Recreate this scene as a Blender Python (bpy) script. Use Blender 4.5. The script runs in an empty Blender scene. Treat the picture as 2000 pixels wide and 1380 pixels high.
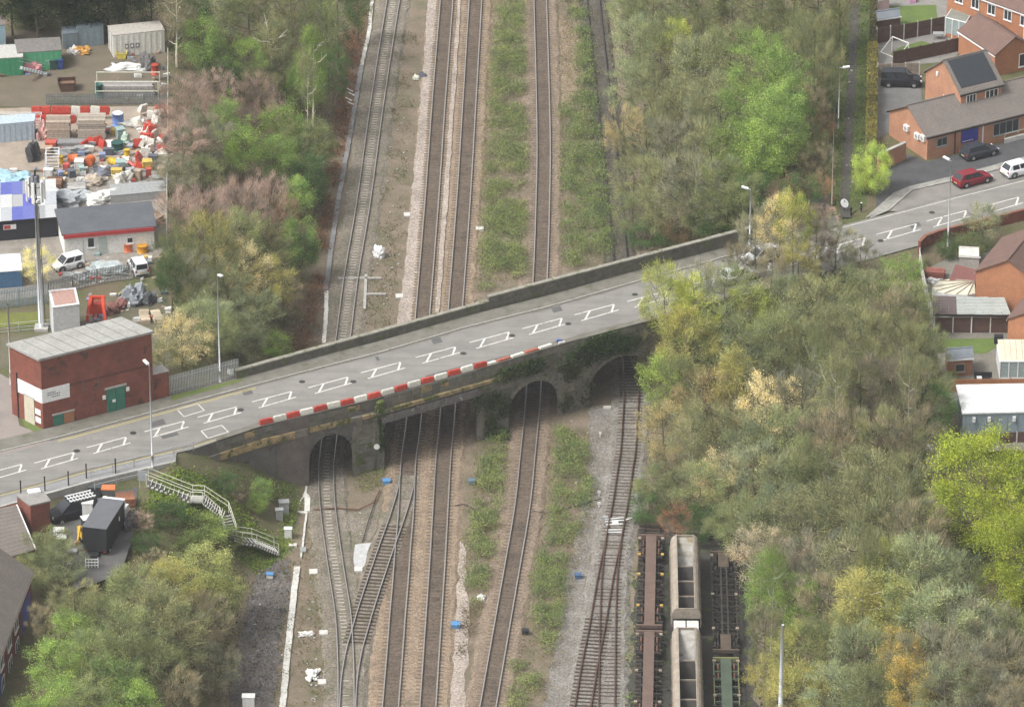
import bpy, math, random
import numpy as np
from mathutils import Vector, Matrix
R = math.radians
rnd = random.Random(7)

# ---------------------------------------------------------------- camera, sky, sun, exposure
PITCH = R(27.0); FPX = 11030.0; SC = 18.6
DIST = FPX / SC
CAM = Vector((0, -DIST*math.cos(PITCH), DIST*math.sin(PITCH)))
scene = bpy.context.scene
C = scene.collection
cd = bpy.data.cameras.new('camera'); cam = bpy.data.objects.new('camera', cd); C.objects.link(cam)
cam.location = CAM; cam.rotation_euler = (math.pi/2-PITCH, 0, 0)
cd.sensor_width = 36.0; cd.sensor_fit = 'HORIZONTAL'; cd.lens = 36.0*FPX/2000.0
cd.clip_start = 5.0; cd.clip_end = 9000.0
scene.camera = cam
SUN_EL, SUN_AZ = R(52), R(244)          # soft light through thin cloud from the left
w = bpy.data.worlds.new('World'); scene.world = w; w.use_nodes = True
nt = w.node_tree; bgn = nt.nodes['Background']
sky = nt.nodes.new('ShaderNodeTexSky'); sky.sky_type = 'NISHITA'; sky.sun_disc = False
sky.sun_elevation = SUN_EL; sky.sun_rotation = SUN_AZ
sky.air_density = 1.0; sky.dust_density = 6.0; sky.ozone_density = 1.0
hs = nt.nodes.new('ShaderNodeHueSaturation'); hs.inputs['Saturation'].default_value = 0.14
nt.links.new(sky.outputs[0], hs.inputs['Color']); nt.links.new(hs.outputs[0], bgn.inputs['Color'])
bgn.inputs['Strength'].default_value = 0.14
sl = bpy.data.lights.new('sun', 'SUN'); sl.energy = 1.5; sl.angle = R(14); sl.color = (1.0, 0.97, 0.92)
so = bpy.data.objects.new('sun', sl); C.objects.link(so)
sd = Vector((math.sin(SUN_AZ)*math.cos(SUN_EL), math.cos(SUN_AZ)*math.cos(SUN_EL), math.sin(SUN_EL)))
so.rotation_euler = sd.to_track_quat('Z', 'Y').to_euler(); so.location = (0, 0, 200)
scene.view_settings.view_transform = 'Standard'; scene.view_settings.look = 'None'
scene.view_settings.gamma = 1.0; scene.view_settings.use_curve_mapping = False
scene.view_settings.exposure = 0.64
scene.cycles.use_adaptive_sampling = True; scene.cycles.adaptive_threshold = .02
scene.cycles.max_bounces = 4; scene.cycles.diffuse_bounces = 3; scene.cycles.glossy_bounces = 2
scene.cycles.transparent_max_bounces = 6; scene.cycles.transmission_bounces = 3

# ---------------------------------------------------------------- reading a place off the photograph: pixel (2000 x 1380) at a height
SP, CP = math.sin(PITCH), math.cos(PITCH)
def P(x, y, z=0.0):
    u = (x-1000)/FPX; v = (690-y)/FPX
    d = (u, CP+v*SP, -SP+v*CP)
    t = (z-CAM.z)/d[2]
    return Vector((CAM.x+t*d[0], CAM.y+t*d[1], z))
def proj(p):
    dx, dy, dz = p[0]-CAM.x, p[1]-CAM.y, p[2]-CAM.z
    dep = dy*CP-dz*SP
    return 1000+FPX*dx/dep, 690-FPX*(dy*SP+dz*CP)/dep
ZR = 8.0      # road and plateau height above the rails
def line(pts, z):                                    # world polyline as x -> y lookup
    w_ = [P(a, b, z) for a, b in pts]
    return np.array([p.x for p in w_]), np.array([p.y for p in w_])
def yline(pts, z):                                   # world polyline as y -> x lookup
    w_ = sorted([P(a, b, c if c is not None else z) for a, b, c in [(q+(None,))[:3] for q in pts]], key=lambda p: p.y)
    return np.array([p.y for p in w_]), np.array([p.x for p in w_])
FAR = [(-300, 960), (-100, 907), (110, 856), (297, 806), (497, 752), (750, 687), (910, 640), (1072, 600), (1250, 549), (1390, 510), (1625, 445), (1752, 413), (1880, 379), (2000, 349), (2300, 270)]
NEAR = [(-300, 1050), (-100, 1000), (0, 973), (168, 926), (378, 876), (512, 832), (730, 780), (940, 720), (1100, 671), (1255, 630), (1500, 563), (1683, 510), (1793, 480), (2000, 425), (2300, 345)]
farX, farY = line(FAR, ZR); nearX, nearY = line(NEAR, ZR)
def Yfar(x): return np.interp(x, farX, farY)
def Ynear(x): return np.interp(x, nearX, nearY)
ltoe = yline([(830, -900), (720, 0), (695, 150), (680, 260), (655, 400), (632, 560), (625, 700), (612, 880), (604, 960), (586, 1010), (545, 1075), (500, 1130), (470, 1250), (450, 1380), (420, 1900)], 0)
ltop = yline([(335, -900), (335, 440), (345, 600), (430, 700), (440, 760), (330, 900), (300, 940), (275, 1010), (255, 1080), (240, 1200), (225, 1380), (200, 1900)], ZR)
rtoe = yline([(1180, -900), (1215, 0), (1235, 200), (1255, 446), (1285, 700), (1275, 800), (1268, 960), (1460, 1010), (1475, 1200), (1485, 1380), (1500, 1900)], 0)
rtop = yline([(1560, -900), (1560, 0), (1565, 200), (1570, 400), (1640, 470), (1700, 540), (1780, 620), (1800, 800), (1810, 1000), (1830, 1380), (1850, 1900)], ZR)
XA = P(560, 820, ZR).x; XB = P(1300, 618, ZR).x
XK = P(262, 960, ZR).x
XW = P(345, 884, ZR).x; XE = P(1440, 580, ZR).x
def hgt(X, Y):
    X = np.asarray(X, float); Y = np.asarray(Y, float)
    a, b = np.interp(Y, *ltop), np.interp(Y, *ltoe)
    c, d = np.interp(Y, *rtoe), np.interp(Y, *rtop)
    yn, yf = Ynear(X), Yfar(X)
    zc = np.interp(yn-Y, [1.4, 2.4, 10, 24, 57], [ZR, 6.6, 6.3, 5.4, 4.2]); ze = np.interp(yn-Y, [0, 10, 24, 57], [ZR, 7.4, 5.8, 4.2])
    kx = np.clip((X-XK)/4.0, 0, 1); zl = zc*(1-kx)+ze*kx
    zr = np.interp(yn-Y, [0, 3, 60], [ZR, 7.2, 6.2])
    zr = np.where(Y > yn, ZR, zr)
    def ss(t):
        t = np.clip(t, 0, 1); return t*t*(3-2*t)*0.6+t*0.4
    lf = zl*ss((b-X)/np.maximum(b-a, .1)); rf = zr*ss((X-c)/np.maximum(d-c, .1))
    base = np.maximum(lf, rf)
    wig = 0.18*np.sin(X*.9+Y*.37)*np.sin(Y*.71-X*.23)+.1*np.sin(X*2.1+1.7*Y)
    onsl = ((X > a) & (X < b)) | ((X > c) & (X < d))
    base = base+np.where(onsl, wig*np.minimum(1, base/2), 0)
    lo_ = np.where((X > XW) & (X < XE), yn+.9, yn-.6)
    road = ((Y < yf+3.0) & (Y > lo_) & ((X < XA) | (X > XB)))
    base = np.where((X > XB) & (Y <= yn-.6), np.maximum(base, ZR-.12-.75*(yn-.6-Y)), base)
    base = np.where((X > XB) & (Y >= yf+3), np.maximum(base, ZR-.12-.8*(Y-yf-3)), base)
    base = np.where((X < XA) & (Y >= yf+3), np.maximum(base, ZR-.12-.8*(Y-yf-3)), base)
    return np.where(road, ZR-.12, base)
def G(x, y):
    zs = np.linspace(9.5, -.5, 201)
    u = (x-1000)/FPX; v = (690-y)/FPX
    d = np.array([u, CP+v*SP, -SP+v*CP]); t = (zs-CAM.z)/d[2]
    X = CAM.x+t*d[0]; Y = CAM.y+t*d[1]; H = hgt(X, Y)
    k = int(np.argmax(zs <= H)); return Vector((X[k], Y[k], float(H[k])))

# ---------------------------------------------------------------- materials
MATS = {}
def nodes(name):
    m = bpy.data.materials.new(name); m.use_nodes = True
    n = m.node_tree; return m, n, n.nodes['Principled BSDF']
def ramp(n, stops):
    r = n.nodes.new('ShaderNodeValToRGB'); e = r.color_ramp.elements
    while len(e) < len(stops): e.new(.5)
    for k, (p, c) in enumerate(stops): e[k].position = p; e[k].color = (*c, 1)
    return r
def noise(n, scale, detail=4, rough=.6, src=None, dist=0):
    t = n.nodes.new('ShaderNodeTexNoise'); t.inputs['Scale'].default_value = scale; t.inputs['Detail'].default_value = detail
    t.inputs['Roughness'].default_value = rough; t.inputs['Distortion'].default_value = dist
    n.links.new(src, t.inputs['Vector']); return t
def pos(n):
    return n.nodes.new('ShaderNodeNewGeometry').outputs['Position']
def mixc(n, a, b, fac, mode='MIX'):
    m = n.nodes.new('ShaderNodeMix'); m.data_type = 'RGBA'; m.blend_type = mode
    for s, val in ((0, fac), (6, a), (7, b)):
        if hasattr(val, 'is_output'): n.links.new(val, m.inputs[s])
        elif s == 0: m.inputs[0].default_value = val
        else: m.inputs[s].default_value = (*val, 1)
    return m.outputs[2]
def mat(name, c, c2=None, scale=1.5, rough=.8, metal=0, fine=None, bump=0, spots=None, objcol=False):
    """patchy colour c..c2, fine grain, optional spots = (colour, scale, threshold)"""
    if name in MATS: return MATS[name]
    m, n, b = nodes(name); p = pos(n)
    c2 = c2 or tuple(v*.72 for v in c)
    t = noise(n, scale, 5, .65, p)
    r = ramp(n, [(.33, c), (.67, c2)]); n.links.new(t.outputs[0], r.inputs[0]); col = r.outputs[0]
    if objcol:
        oi = n.nodes.new('ShaderNodeObjectInfo'); col = mixc(n, col, oi.outputs['Color'], 1.0, 'MULTIPLY')
    if spots:
        s = noise(n, spots[1], 3, .6, p); rr = ramp(n, [(spots[2], (0, 0, 0)), (spots[2]+.06, (1, 1, 1))])
        n.links.new(s.outputs[0], rr.inputs[0]); col = mixc(n, col, spots[0], rr.outputs[0])
    f = noise(n, fine or 9, 3, .7, p)
    fr = ramp(n, [(.25, (.72,)*3), (.75, (1.25,)*3)]); n.links.new(f.outputs[0], fr.inputs[0])
    col = mixc(n, col, fr.outputs[0], .75, 'MULTIPLY')
    n.links.new(col, b.inputs['Base Color'])
    b.inputs['Roughness'].default_value = rough; b.inputs['Metallic'].default_value = metal
    b.inputs['Specular IOR Level'].default_value = .3
    if bump:
        bp = n.nodes.new('ShaderNodeBump'); bp.inputs['Strength'].default_value = bump; bp.inputs['Distance'].default_value = .05
        n.links.new(f.outputs[0], bp.inputs['Height']); n.links.new(bp.outputs[0], b.inputs['Normal'])
    MATS[name] = m; return m
def tiled(name, c, c2, course=.3, joint=.25, rough=.85, streak=.35, axis='Z', moss=None):
    """courses of tiles or boards told by a repeating line along an axis of the place"""
    if name in MATS: return MATS[name]
    m, n, b = nodes(name); p = pos(n)
    sp = n.nodes.new('ShaderNodeSeparateXYZ'); n.links.new(p, sp.inputs[0])
    src = sp.outputs[axis]
    md = n.nodes.new('ShaderNodeMath'); md.operation = 'PINGPONG'; md.inputs[1].default_value = course/2
    n.links.new(src, md.inputs[0])
    dv = n.nodes.new('ShaderNodeMath'); dv.operation = 'MULTIPLY'; dv.inputs[1].default_value = 2/course; n.links.new(md.outputs[0], dv.inputs[0])
    rr = ramp(n, [(0, (1-streak,)*3), (joint, (1.05,)*3)]); n.links.new(dv.outputs[0], rr.inputs[0])
    t = noise(n, .8, 5, .7, p); r = ramp(n, [(.3, c), (.7, c2)]); n.links.new(t.outputs[0], r.inputs[0])
    f = noise(n, 5, 3, .7, p); fr = ramp(n, [(.25, (.7,)*3), (.75, (1.25,)*3)]); n.links.new(f.outputs[0], fr.inputs[0])
    col = r.outputs[0]
    if moss:
        s = noise(n, 1.1, 4, .7, p); q = ramp(n, [(.55, (0, 0, 0)), (.7, (1, 1, 1))]); n.links.new(s.outputs[0], q.inputs[0]); col = mixc(n, col, moss, q.outputs[0])
    col = mixc(n, col, fr.outputs[0], .7, 'MULTIPLY')
    col = mixc(n, col, rr.outputs[0], 1.0, 'MULTIPLY'); n.links.new(col, b.inputs['Base Color'])
    b.inputs['Roughness'].default_value = rough; b.inputs['Specular IOR Level'].default_value = .25
    MATS[name] = m; return m
def leafmat(name, trans=.3, jit=.45):
    if name in MATS: return MATS[name]
    m = bpy.data.materials.new(name); m.use_nodes = True; n = m.node_tree; n.nodes.clear()
    out = n.nodes.new('ShaderNodeOutputMaterial'); g = n.nodes.new('ShaderNodeNewGeometry'); oi = n.nodes.new('ShaderNodeObjectInfo')
    r = ramp(n, [(0, (1-jit,)*3), (.5, (1, 1, 1)), (1, (1+jit, 1+jit*.9, 1+jit*.6))])
    n.links.new(g.outputs['Random Per Island'], r.inputs[0])
    t = noise(n, .7, 2, .5, g.outputs['Position']); q = ramp(n, [(.3, (.66, .74, .78)), (.7, (1.34, 1.24, 1.05))]); n.links.new(t.outputs[0], q.inputs[0])
    col = mixc(n, oi.outputs['Color'], r.outputs[0], 1.0, 'MULTIPLY'); col = mixc(n, col, q.outputs[0], 1.0, 'MULTIPLY')
    d = n.nodes.new('ShaderNodeBsdfDiffuse'); tr = n.nodes.new('ShaderNodeBsdfTranslucent'); mx = n.nodes.new('ShaderNodeMixShader'); mx.inputs[0].default_value = trans
    n.links.new(col, d.inputs[0]); n.links.new(col, tr.inputs[0]); n.links.new(d.outputs[0], mx.inputs[1]); n.links.new(tr.outputs[0], mx.inputs[2]); n.links.new(mx.outputs[0], out.inputs[0])
    MATS[name] = m; return m
def objmat(name, rough=.5, metal=0, jit=.12):
    if name in MATS: return MATS[name]
    m, n, b = nodes(name); oi = n.nodes.new('ShaderNodeObjectInfo'); p = pos(n)
    f = noise(n, 4, 4, .7, p); fr = ramp(n, [(.25, (1-jit*2,)*3), (.7, (1+jit,)*3)]); n.links.new(f.outputs[0], fr.inputs[0])
    n.links.new(mixc(n, oi.outputs['Color'], fr.outputs[0], 1.0, 'MULTIPLY'), b.inputs['Base Color'])
    b.inputs['Roughness'].default_value = rough; b.inputs['Metallic'].default_value = metal; b.inputs['Specular IOR Level'].default_value = .35
    MATS[name] = m; return m
LEAF = leafmat('leaf'); TWIG = leafmat('twig', 0, .3)
PAINT = objmat('painted_surface', .45); CARP = objmat('car_paint', .25, 0, .03); MATT = objmat('weathered_surface', .85, 0, .2)
BRICK_R = mat('red_brick', (.235, .08, .055), (.155, .055, .042), .7, .9, fine=6, bump=.3, spots=((.10, .052, .042), .5, .58))
BRICK_O = mat('orange_brick', (.42, .19, .1), (.33, .15, .082), .8, .9, fine=7, bump=.15)
BRICK_P = mat('pale_orange_brick', (.44, .23, .14), (.35, .175, .11), .8, .9, fine=7, bump=.15)
CONC = mat('concrete', (.42, .41, .38), (.32, .31, .285), 1.2, .9, spots=((.2, .2, .16), 2.3, .66))
CONCW = mat('pale_concrete', (.6, .59, .55), (.45, .44, .41), 1.6, .9)
STONE = mat('weathered_stone', (.20, .185, .155), (.11, .106, .088), .9, .95, fine=2.6, bump=.8, spots=((.09, .11, .045), .55, .6))
STONE_L = mat('pale_arch_stone', (.24, .22, .18), (.13, .125, .105), 2.5, .95, bump=.4)
STONE_T = mat('sandy_exposed_stone', (.46, .33, .17), (.2, .165, .1), 1.1, .95, fine=3.5, bump=.6, spots=((.1, .11, .04), .9, .5))
COPING = mat('coping_stone', (.30, .285, .24), (.2, .195, .16), 1.4, .95, spots=((.13, .14, .075), 1.2, .58))
PARAP = mat('parapet_stone', (.15, .14, .115), (.09, .088, .07), 1.2, .95, fine=3, bump=.5, spots=((.1, .12, .05), .8, .6))
def asphalt(name, c1, c2, c3):
    m, n, b = nodes(name); p = pos(n)
    mp = n.nodes.new('ShaderNodeMapping'); mp.inputs['Rotation'].default_value = (0, 0, R(-29)); mp.inputs['Scale'].default_value = (.05, 1.0, 1); n.links.new(p, mp.inputs['Vector'])
    t = noise(n, .35, 4, .65, p); r = ramp(n, [(.35, c1), (.65, c2)]); n.links.new(t.outputs[0], r.inputs[0])
    s = noise(n, .9, 4, .7, mp.outputs[0]); q = ramp(n, [(.3, (.82, .82, .83)), (.7, (1.12, 1.11, 1.08))]); n.links.new(s.outputs[0], q.inputs[0])
    cr = n.nodes.new('ShaderNodeTexVoronoi'); cr.feature = 'DISTANCE_TO_EDGE'; cr.inputs['Scale'].default_value = .28; n.links.new(noise(n, 1.0, 3, .6, p).outputs[1], cr.inputs['Vector'])
    sp = noise(n, 1.7, 3, .6, p); sr = ramp(n, [(.62, (0, 0, 0)), (.72, (1, 1, 1))]); n.links.new(sp.outputs[0], sr.inputs[0])
    f = noise(n, 14, 3, .7, p); fr = ramp(n, [(.25, (.8,)*3), (.75, (1.2,)*3)]); n.links.new(f.outputs[0], fr.inputs[0])
    col = mixc(n, mixc(n, r.outputs[0], q.outputs[0], 1, 'MULTIPLY'), c3, sr.outputs[0]); col = mixc(n, col, fr.outputs[0], .8, 'MULTIPLY')
    n.links.new(col, b.inputs['Base Color']); b.inputs['Roughness'].default_value = .88; b.inputs['Specular IOR Level'].default_value = .25; MATS[name] = m; return m
ASPH = asphalt('worn_asphalt', (.235, .228, .212), (.195, .19, .178), (.165, .16, .152))
PATHM = mat('dirty_pavement', (.19, .18, .155), (.13, .125, .10), .9, .95, fine=10, spots=((.10, .105, .06), .9, .62))
TARD = mat('dark_tarmac', (.085, .085, .088), (.06, .06, .064), .8, .9, fine=12)
WHITEP = mat('white_road_paint', (.68, .67, .63), (.5, .49, .46), 5, .8, spots=((.24, .235, .22), 3.2, .6))
YELP = mat('yellow_road_paint', (.5, .42, .16), (.38, .33, .15), 4, .8)
STEEL = mat('galvanised_steel', (.50, .52, .53), (.42, .44, .45), 1.5, .5, .3)
WSTEEL = mat('white_painted_rail', (.66, .66, .55), (.52, .52, .42), 3, .6)
BLACKM = mat('black_painted_metal', (.025, .026, .03), (.018, .019, .021), 2, .6)
GLASS, _n, _b = nodes('dark_glass'); _b.inputs['Base Color'].default_value = (.03, .036, .042, 1); _b.inputs['Roughness'].default_value = .08; MATS['dark_glass'] = GLASS
RUBBER = mat('tyre_rubber', (.02, .02, .02), None, 3, .9)
RIM = mat('alloy_rim', (.5, .5, .52), None, 3, .35, .6)
UPVC = mat('white_plastic_frame', (.78, .78, .77), (.7, .7, .69), 2, .4)
WOOD_B = mat('brown_fence_boards', (.12, .07, .055), (.085, .05, .042), 1.2, .9)
WOOD_O = mat('orange_fence_boards', (.40, .19, .09), (.33, .15, .075), 1.5, .9)
TIMB = mat('grey_timber', (.35, .28, .22), (.22, .18, .145), 2, .95)
RUST = mat('rusty_steel', (.16, .08, .05), (.10, .055, .038), 1.4, .8)

# ---------------------------------------------------------------- mesh helpers
class MB:
    def __init__(s): s.v = []; s.f = []; s.m = []
    def face(s, pts, mi=0):
        i = len(s.v); s.v += [tuple(p) for p in pts]; s.f.append(tuple(range(i, i+len(pts)))); s.m.append(mi); return s
    def obox(s, o, a, b, c, mi=0):
        o, a, b, c = Vector(o), Vector(a), Vector(b), Vector(c)
        if a.cross(b).dot(c) < 0: a, b = b, a
        i = len(s.v); s.v += [tuple(q) for q in (o, o+a, o+a+b, o+b, o+c, o+a+c, o+a+b+c, o+b+c)]
        for q in ((0, 3, 2, 1), (4, 5, 6, 7), (0, 1, 5, 4), (1, 2, 6, 5), (2, 3, 7, 6), (3, 0, 4, 7)):
            s.f.append(tuple(i+k for k in q)); s.m.append(mi)
        return s
    def box(s, c, d, rz=0, mi=0):
        ca, sa = math.cos(rz), math.sin(rz)
        a = Vector((ca*d[0], sa*d[0], 0)); b = Vector((-sa*d[1], ca*d[1], 0)); k = Vector((0, 0, d[2]))
        return s.obox(Vector(c)-a/2-b/2-k/2, a, b, k, mi)
    def prism(s, poly, z0, z1, mi=0, top=None):
        n = len(poly); A = sum(poly[k][0]*poly[(k+1) % n][1]-poly[(k+1) % n][0]*poly[k][1] for k in range(n))
        if A < 0: poly = poly[::-1]
        tp = poly if top is None else (top if A >= 0 else top[::-1])
        i = len(s.v); s.v += [(p[0], p[1], z0) for p in poly]+[(p[0], p[1], z1) for p in tp]
        s.f.append(tuple(range(i+n-1, i-1, -1))); s.m.append(mi); s.f.append(tuple(range(i+n, i+2*n))); s.m.append(mi)
        for k in range(n):
            s.f.append((i+k, i+(k+1) % n, i+n+(k+1) % n, i+n+k)); s.m.append(mi)
        return s
    def tube(s, pts, r, n=6, mi=0, cap=True):
        pts = [Vector(p) for p in pts]; rr = r if isinstance(r, (list, tuple)) else [r]*len(pts)
        i = len(s.v)
        for k, p in enumerate(pts):
            t = (pts[min(k+1, len(pts)-1)]-pts[max(k-1, 0)]).normalized()
            a = t.cross(Vector((0, 0, 1)) if abs(t.z) < .9 else Vector((1, 0, 0))).normalized(); b = t.cross(a)
            for j in range(n):
                q = 2*math.pi*j/n; s.v.append(tuple(p+a*rr[k]*math.cos(q)+b*rr[k]*math.sin(q)))
        for k in range(len(pts)-1):
            for j in range(n):
                s.f.append((i+k*n+j, i+k*n+(j+1) % n, i+(k+1)*n+(j+1) % n, i+(k+1)*n+j)); s.m.append(mi)
        if cap:
            s.f.append(tuple(i+j for j in range(n))); s.m.append(mi); e = i+(len(pts)-1)*n; s.f.append(tuple(e+j for j in range(n-1, -1, -1))); s.m.append(mi)
        return s
    def cyl(s, c, r, h, n=12, mi=0, ax=(0, 0, 1), r2=None):
        c = Vector(c); return s.tube([c, c+Vector(ax)*h], [r, r if r2 is None else r2], n, mi)
    def mesh(s, name, mats, off=(0, 0, 0)):
        me = bpy.data.meshes.new(name)
        me.from_pydata([(p[0]-off[0], p[1]-off[1], p[2]-off[2]) for p in s.v], [], s.f)
        for m_ in mats: me.materials.append(m_)
        me.polygons.foreach_set('material_index', s.m); me.update(); return me
    def build(s, name, mats, parent=None, smooth=False, col=None, local=False):
        if not isinstance(mats, (list, tuple)): mats = [mats]
        off = Vector((0, 0, 0))
        if parent is not None and not local:
            q = parent
            while q is not None: off = off+q.location; q = q.parent
        me = s.mesh(name, mats, off)
        if smooth: me.polygons.foreach_set('use_smooth', [True]*len(s.f))
        o = bpy.data.objects.new(name, me); C.objects.link(o); o.parent = parent
        if col: o.color = (*col, 1)
        return o
LABELS = {}
def tag(o, label, cat, group=None):
    if label in LABELS and not group: print('DUPLICATE LABEL', label)
    LABELS[label] = 1
    o['label'] = label; o['category'] = cat
    if group: o['group'] = group
    return o
def struct(o, label=None):
    o['kind'] = 'structure'
    if label: o['label'] = label
    return o
def stuff(o, label=None, cat=None):
    o['kind'] = 'stuff'
    if label: o['label'] = label
    if cat: o['category'] = cat
    return o
def thing(name, label, cat, loc=(0, 0, 0), rz=0, group=None):
    o = bpy.data.objects.new(name, None); C.objects.link(o); o.empty_display_size = .3
    o.location = loc; o.rotation_euler = (0, 0, rz); return tag(o, label, cat, group)
def copyobj(src, parent=None, loc=None, rz=None, col=None, scale=None):
    o = src.copy(); C.objects.link(o); o.parent = parent
    if loc is not None: o.location = loc
    if rz is not None: o.rotation_euler = (0, 0, rz)
    if col: o.color = (*col, 1)
    if scale: o.scale = scale
    return o
def dup(src, loc, rz, label, group=None, col=None):
    o = copyobj(src, None, loc, rz); tag(o, label, src['category'], group)
    for ch in [c for c in bpy.data.objects if c.parent == src]:
        c2 = copyobj(ch, o, col=col if ch.get('paint') else None)
        for g in [g for g in bpy.data.objects if g.parent == ch]: copyobj(g, c2)
    return o
def part_of(o, parent):
    o.parent = parent; return o
def nearest_dir(a, b): return math.atan2(b.y-a.y, b.x-a.x)
def polysheet(name, pts, z, m, parent=None, n=1):
    """a flat sheet; pts are photograph pixels at height z"""
    mb = MB(); mb.face([P(x, y, z) for x, y in pts]); return mb.build(name, m, parent)
def facerect(mb, A, B, z0, u, v, wd, ht, t=.05, mi=0, inset=0):
    A = Vector((A[0], A[1], 0)); B = Vector((B[0], B[1], 0)); d = (B-A).normalized(); n = Vector((d.y, -d.x, 0))
    o = A+d*u+Vector((0, 0, z0+v))+n*inset
    return mb.obox(o, d*wd, n*t, Vector((0, 0, ht)), mi)
def window(par, A, B, z0, u, v, wd, ht, mull=1, frame=None, name='window', glass=None):
    mb = MB(); fw = .08
    for (a, b, c, d) in ((u, v, wd, fw), (u, v+ht-fw, wd, fw), (u, v+fw, fw, ht-2*fw), (u+wd-fw, v+fw, fw, ht-2*fw)): facerect(mb, A, B, z0, a, b, c, d, .07)
    for k in range(mull): facerect(mb, A, B, z0, u+(k+1)*wd/(mull+1)-.035, v+fw, .07, ht-2*fw, .06)
    facerect(mb, A, B, z0, u-.06, v-.08, wd+.12, .077, .12)
    f = mb.build(name, frame or UPVC, par)
    g = MB(); facerect(g, A, B, z0, u+fw-.01, v+fw-.01, wd-2*fw+.02, ht-2*fw+.02, .03); g.build('pane', glass or GLASS, f)
    return f
# ================================================================ GROUND
def axis(lo, hi, st):
    mid = list(np.arange(lo, hi+st/2, st)); out = [60, 150, 400, 1000, 3000]
    return np.array([lo-k for k in out[::-1]]+mid+[hi+k for k in out])
gx = axis(-72, 72, .75); gy = axis(-95, 118, .75)
XX, YY = np.meshgrid(gx, gy); ZZ = hgt(XX, YY)-.02
nx, ny = len(gx), len(gy)
me = bpy.data.meshes.new('ground')
vv = np.stack([XX, YY, ZZ], -1).reshape(-1, 3)
idx = np.arange(nx*ny).reshape(ny, nx)
ff = np.stack([idx[:-1, :-1], idx[:-1, 1:], idx[1:, 1:], idx[1:, :-1]], -1).reshape(-1, 4)
me.from_pydata(vv.tolist(), [], ff.tolist()); me.polygons.foreach_set('use_smooth', [True]*len(ff))
# what the ground is made of: 1 = railway ballast and dirt, 0 = soil, leaf litter and grass
zone = np.clip(1-(ZZ+.02)/.8, 0, 1).reshape(-1)
at = me.attributes.new('railway_dirt', 'FLOAT', 'POINT'); at.data.foreach_set('value', zone.astype(np.float32))
m, n, b = nodes('soil_and_dirt'); p = pos(n)
t1 = noise(n, .22, 6, .65, p); r1 = ramp(n, [(.36, (.16, .12, .085)), (.5, (.125, .115, .065)), (.64, (.095, .11, .045))]); n.links.new(t1.outputs[0], r1.inputs[0])
t2 = noise(n, .3, 6, .7, p); r2 = ramp(n, [(.33, (.24, .19, .145)), (.5, (.185, .15, .11)), (.66, (.13, .125, .075))]); n.links.new(t2.outputs[0], r2.inputs[0])
an = n.nodes.new('ShaderNodeAttribute'); an.attribute_name = 'railway_dirt'
col = mixc(n, r1.outputs[0], r2.outputs[0], an.outputs['Fac'])
f = noise(n, 5, 4, .75, p); fr = ramp(n, [(.25, (.6,)*3), (.75, (1.35,)*3)]); n.links.new(f.outputs[0], fr.inputs[0])
n.links.new(mixc(n, col, fr.outputs[0], .9, 'MULTIPLY'), b.inputs['Base Color']); b.inputs['Roughness'].default_value = .95; b.inputs['Specular IOR Level'].default_value = .15
bp = n.nodes.new('ShaderNodeBump'); bp.inputs['Distance'].default_value = .1; bp.inputs['Strength'].default_value = .6; n.links.new(f.outputs[0], bp.inputs['Height']); n.links.new(bp.outputs[0], b.inputs['Normal'])
me.materials.append(m)
ground = bpy.data.objects.new('ground', me); C.objects.link(ground); struct(ground)

# ================================================================ ROAD, kerbs, pavements
def ribbon(fa, fb, xs, z, mi, mb, za=None):
    for a, b in zip(xs[:-1], xs[1:]):
        mb.face([(a, fb(a), z), (b, fb(b), z), (b, fa(b), z), (a, fa(a), z)], mi)
xs = np.linspace(P(-280, 950, ZR).x, P(2290, 300, ZR).x, 160)
mb = MB(); ribbon(Yfar, Ynear, xs, ZR, 0, mb); road = struct(mb.build('road', ASPH))
mb = MB(); xs2 = np.linspace(P(-280, 950, ZR).x, P(1640, 440, ZR).x, 110)
ribbon(lambda x: Yfar(x)+2.6, lambda x: Yfar(x)+.16, xs2, ZR+.1, 0, mb)
struct(mb.build('pavement', PATHM))
kr = thing('kerb', 'grey stone kerb running along the far side of the road', 'kerb')
kr['kind'] = 'structure'
kxs = np.arange(P(-40, 890, ZR).x, P(1640, 440, ZR).x, 1.9)
for a, b in zip(kxs[:-1], kxs[1:]):
    q0 = Vector((a, Yfar(a), ZR-.05)); q1 = Vector((b-.03, Yfar(b-.03), ZR-.05))
    MB().obox(q0, q1-q0, (0, .16, 0), (0, 0, .16)).build('kerb_stone', CONC, kr)
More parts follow.
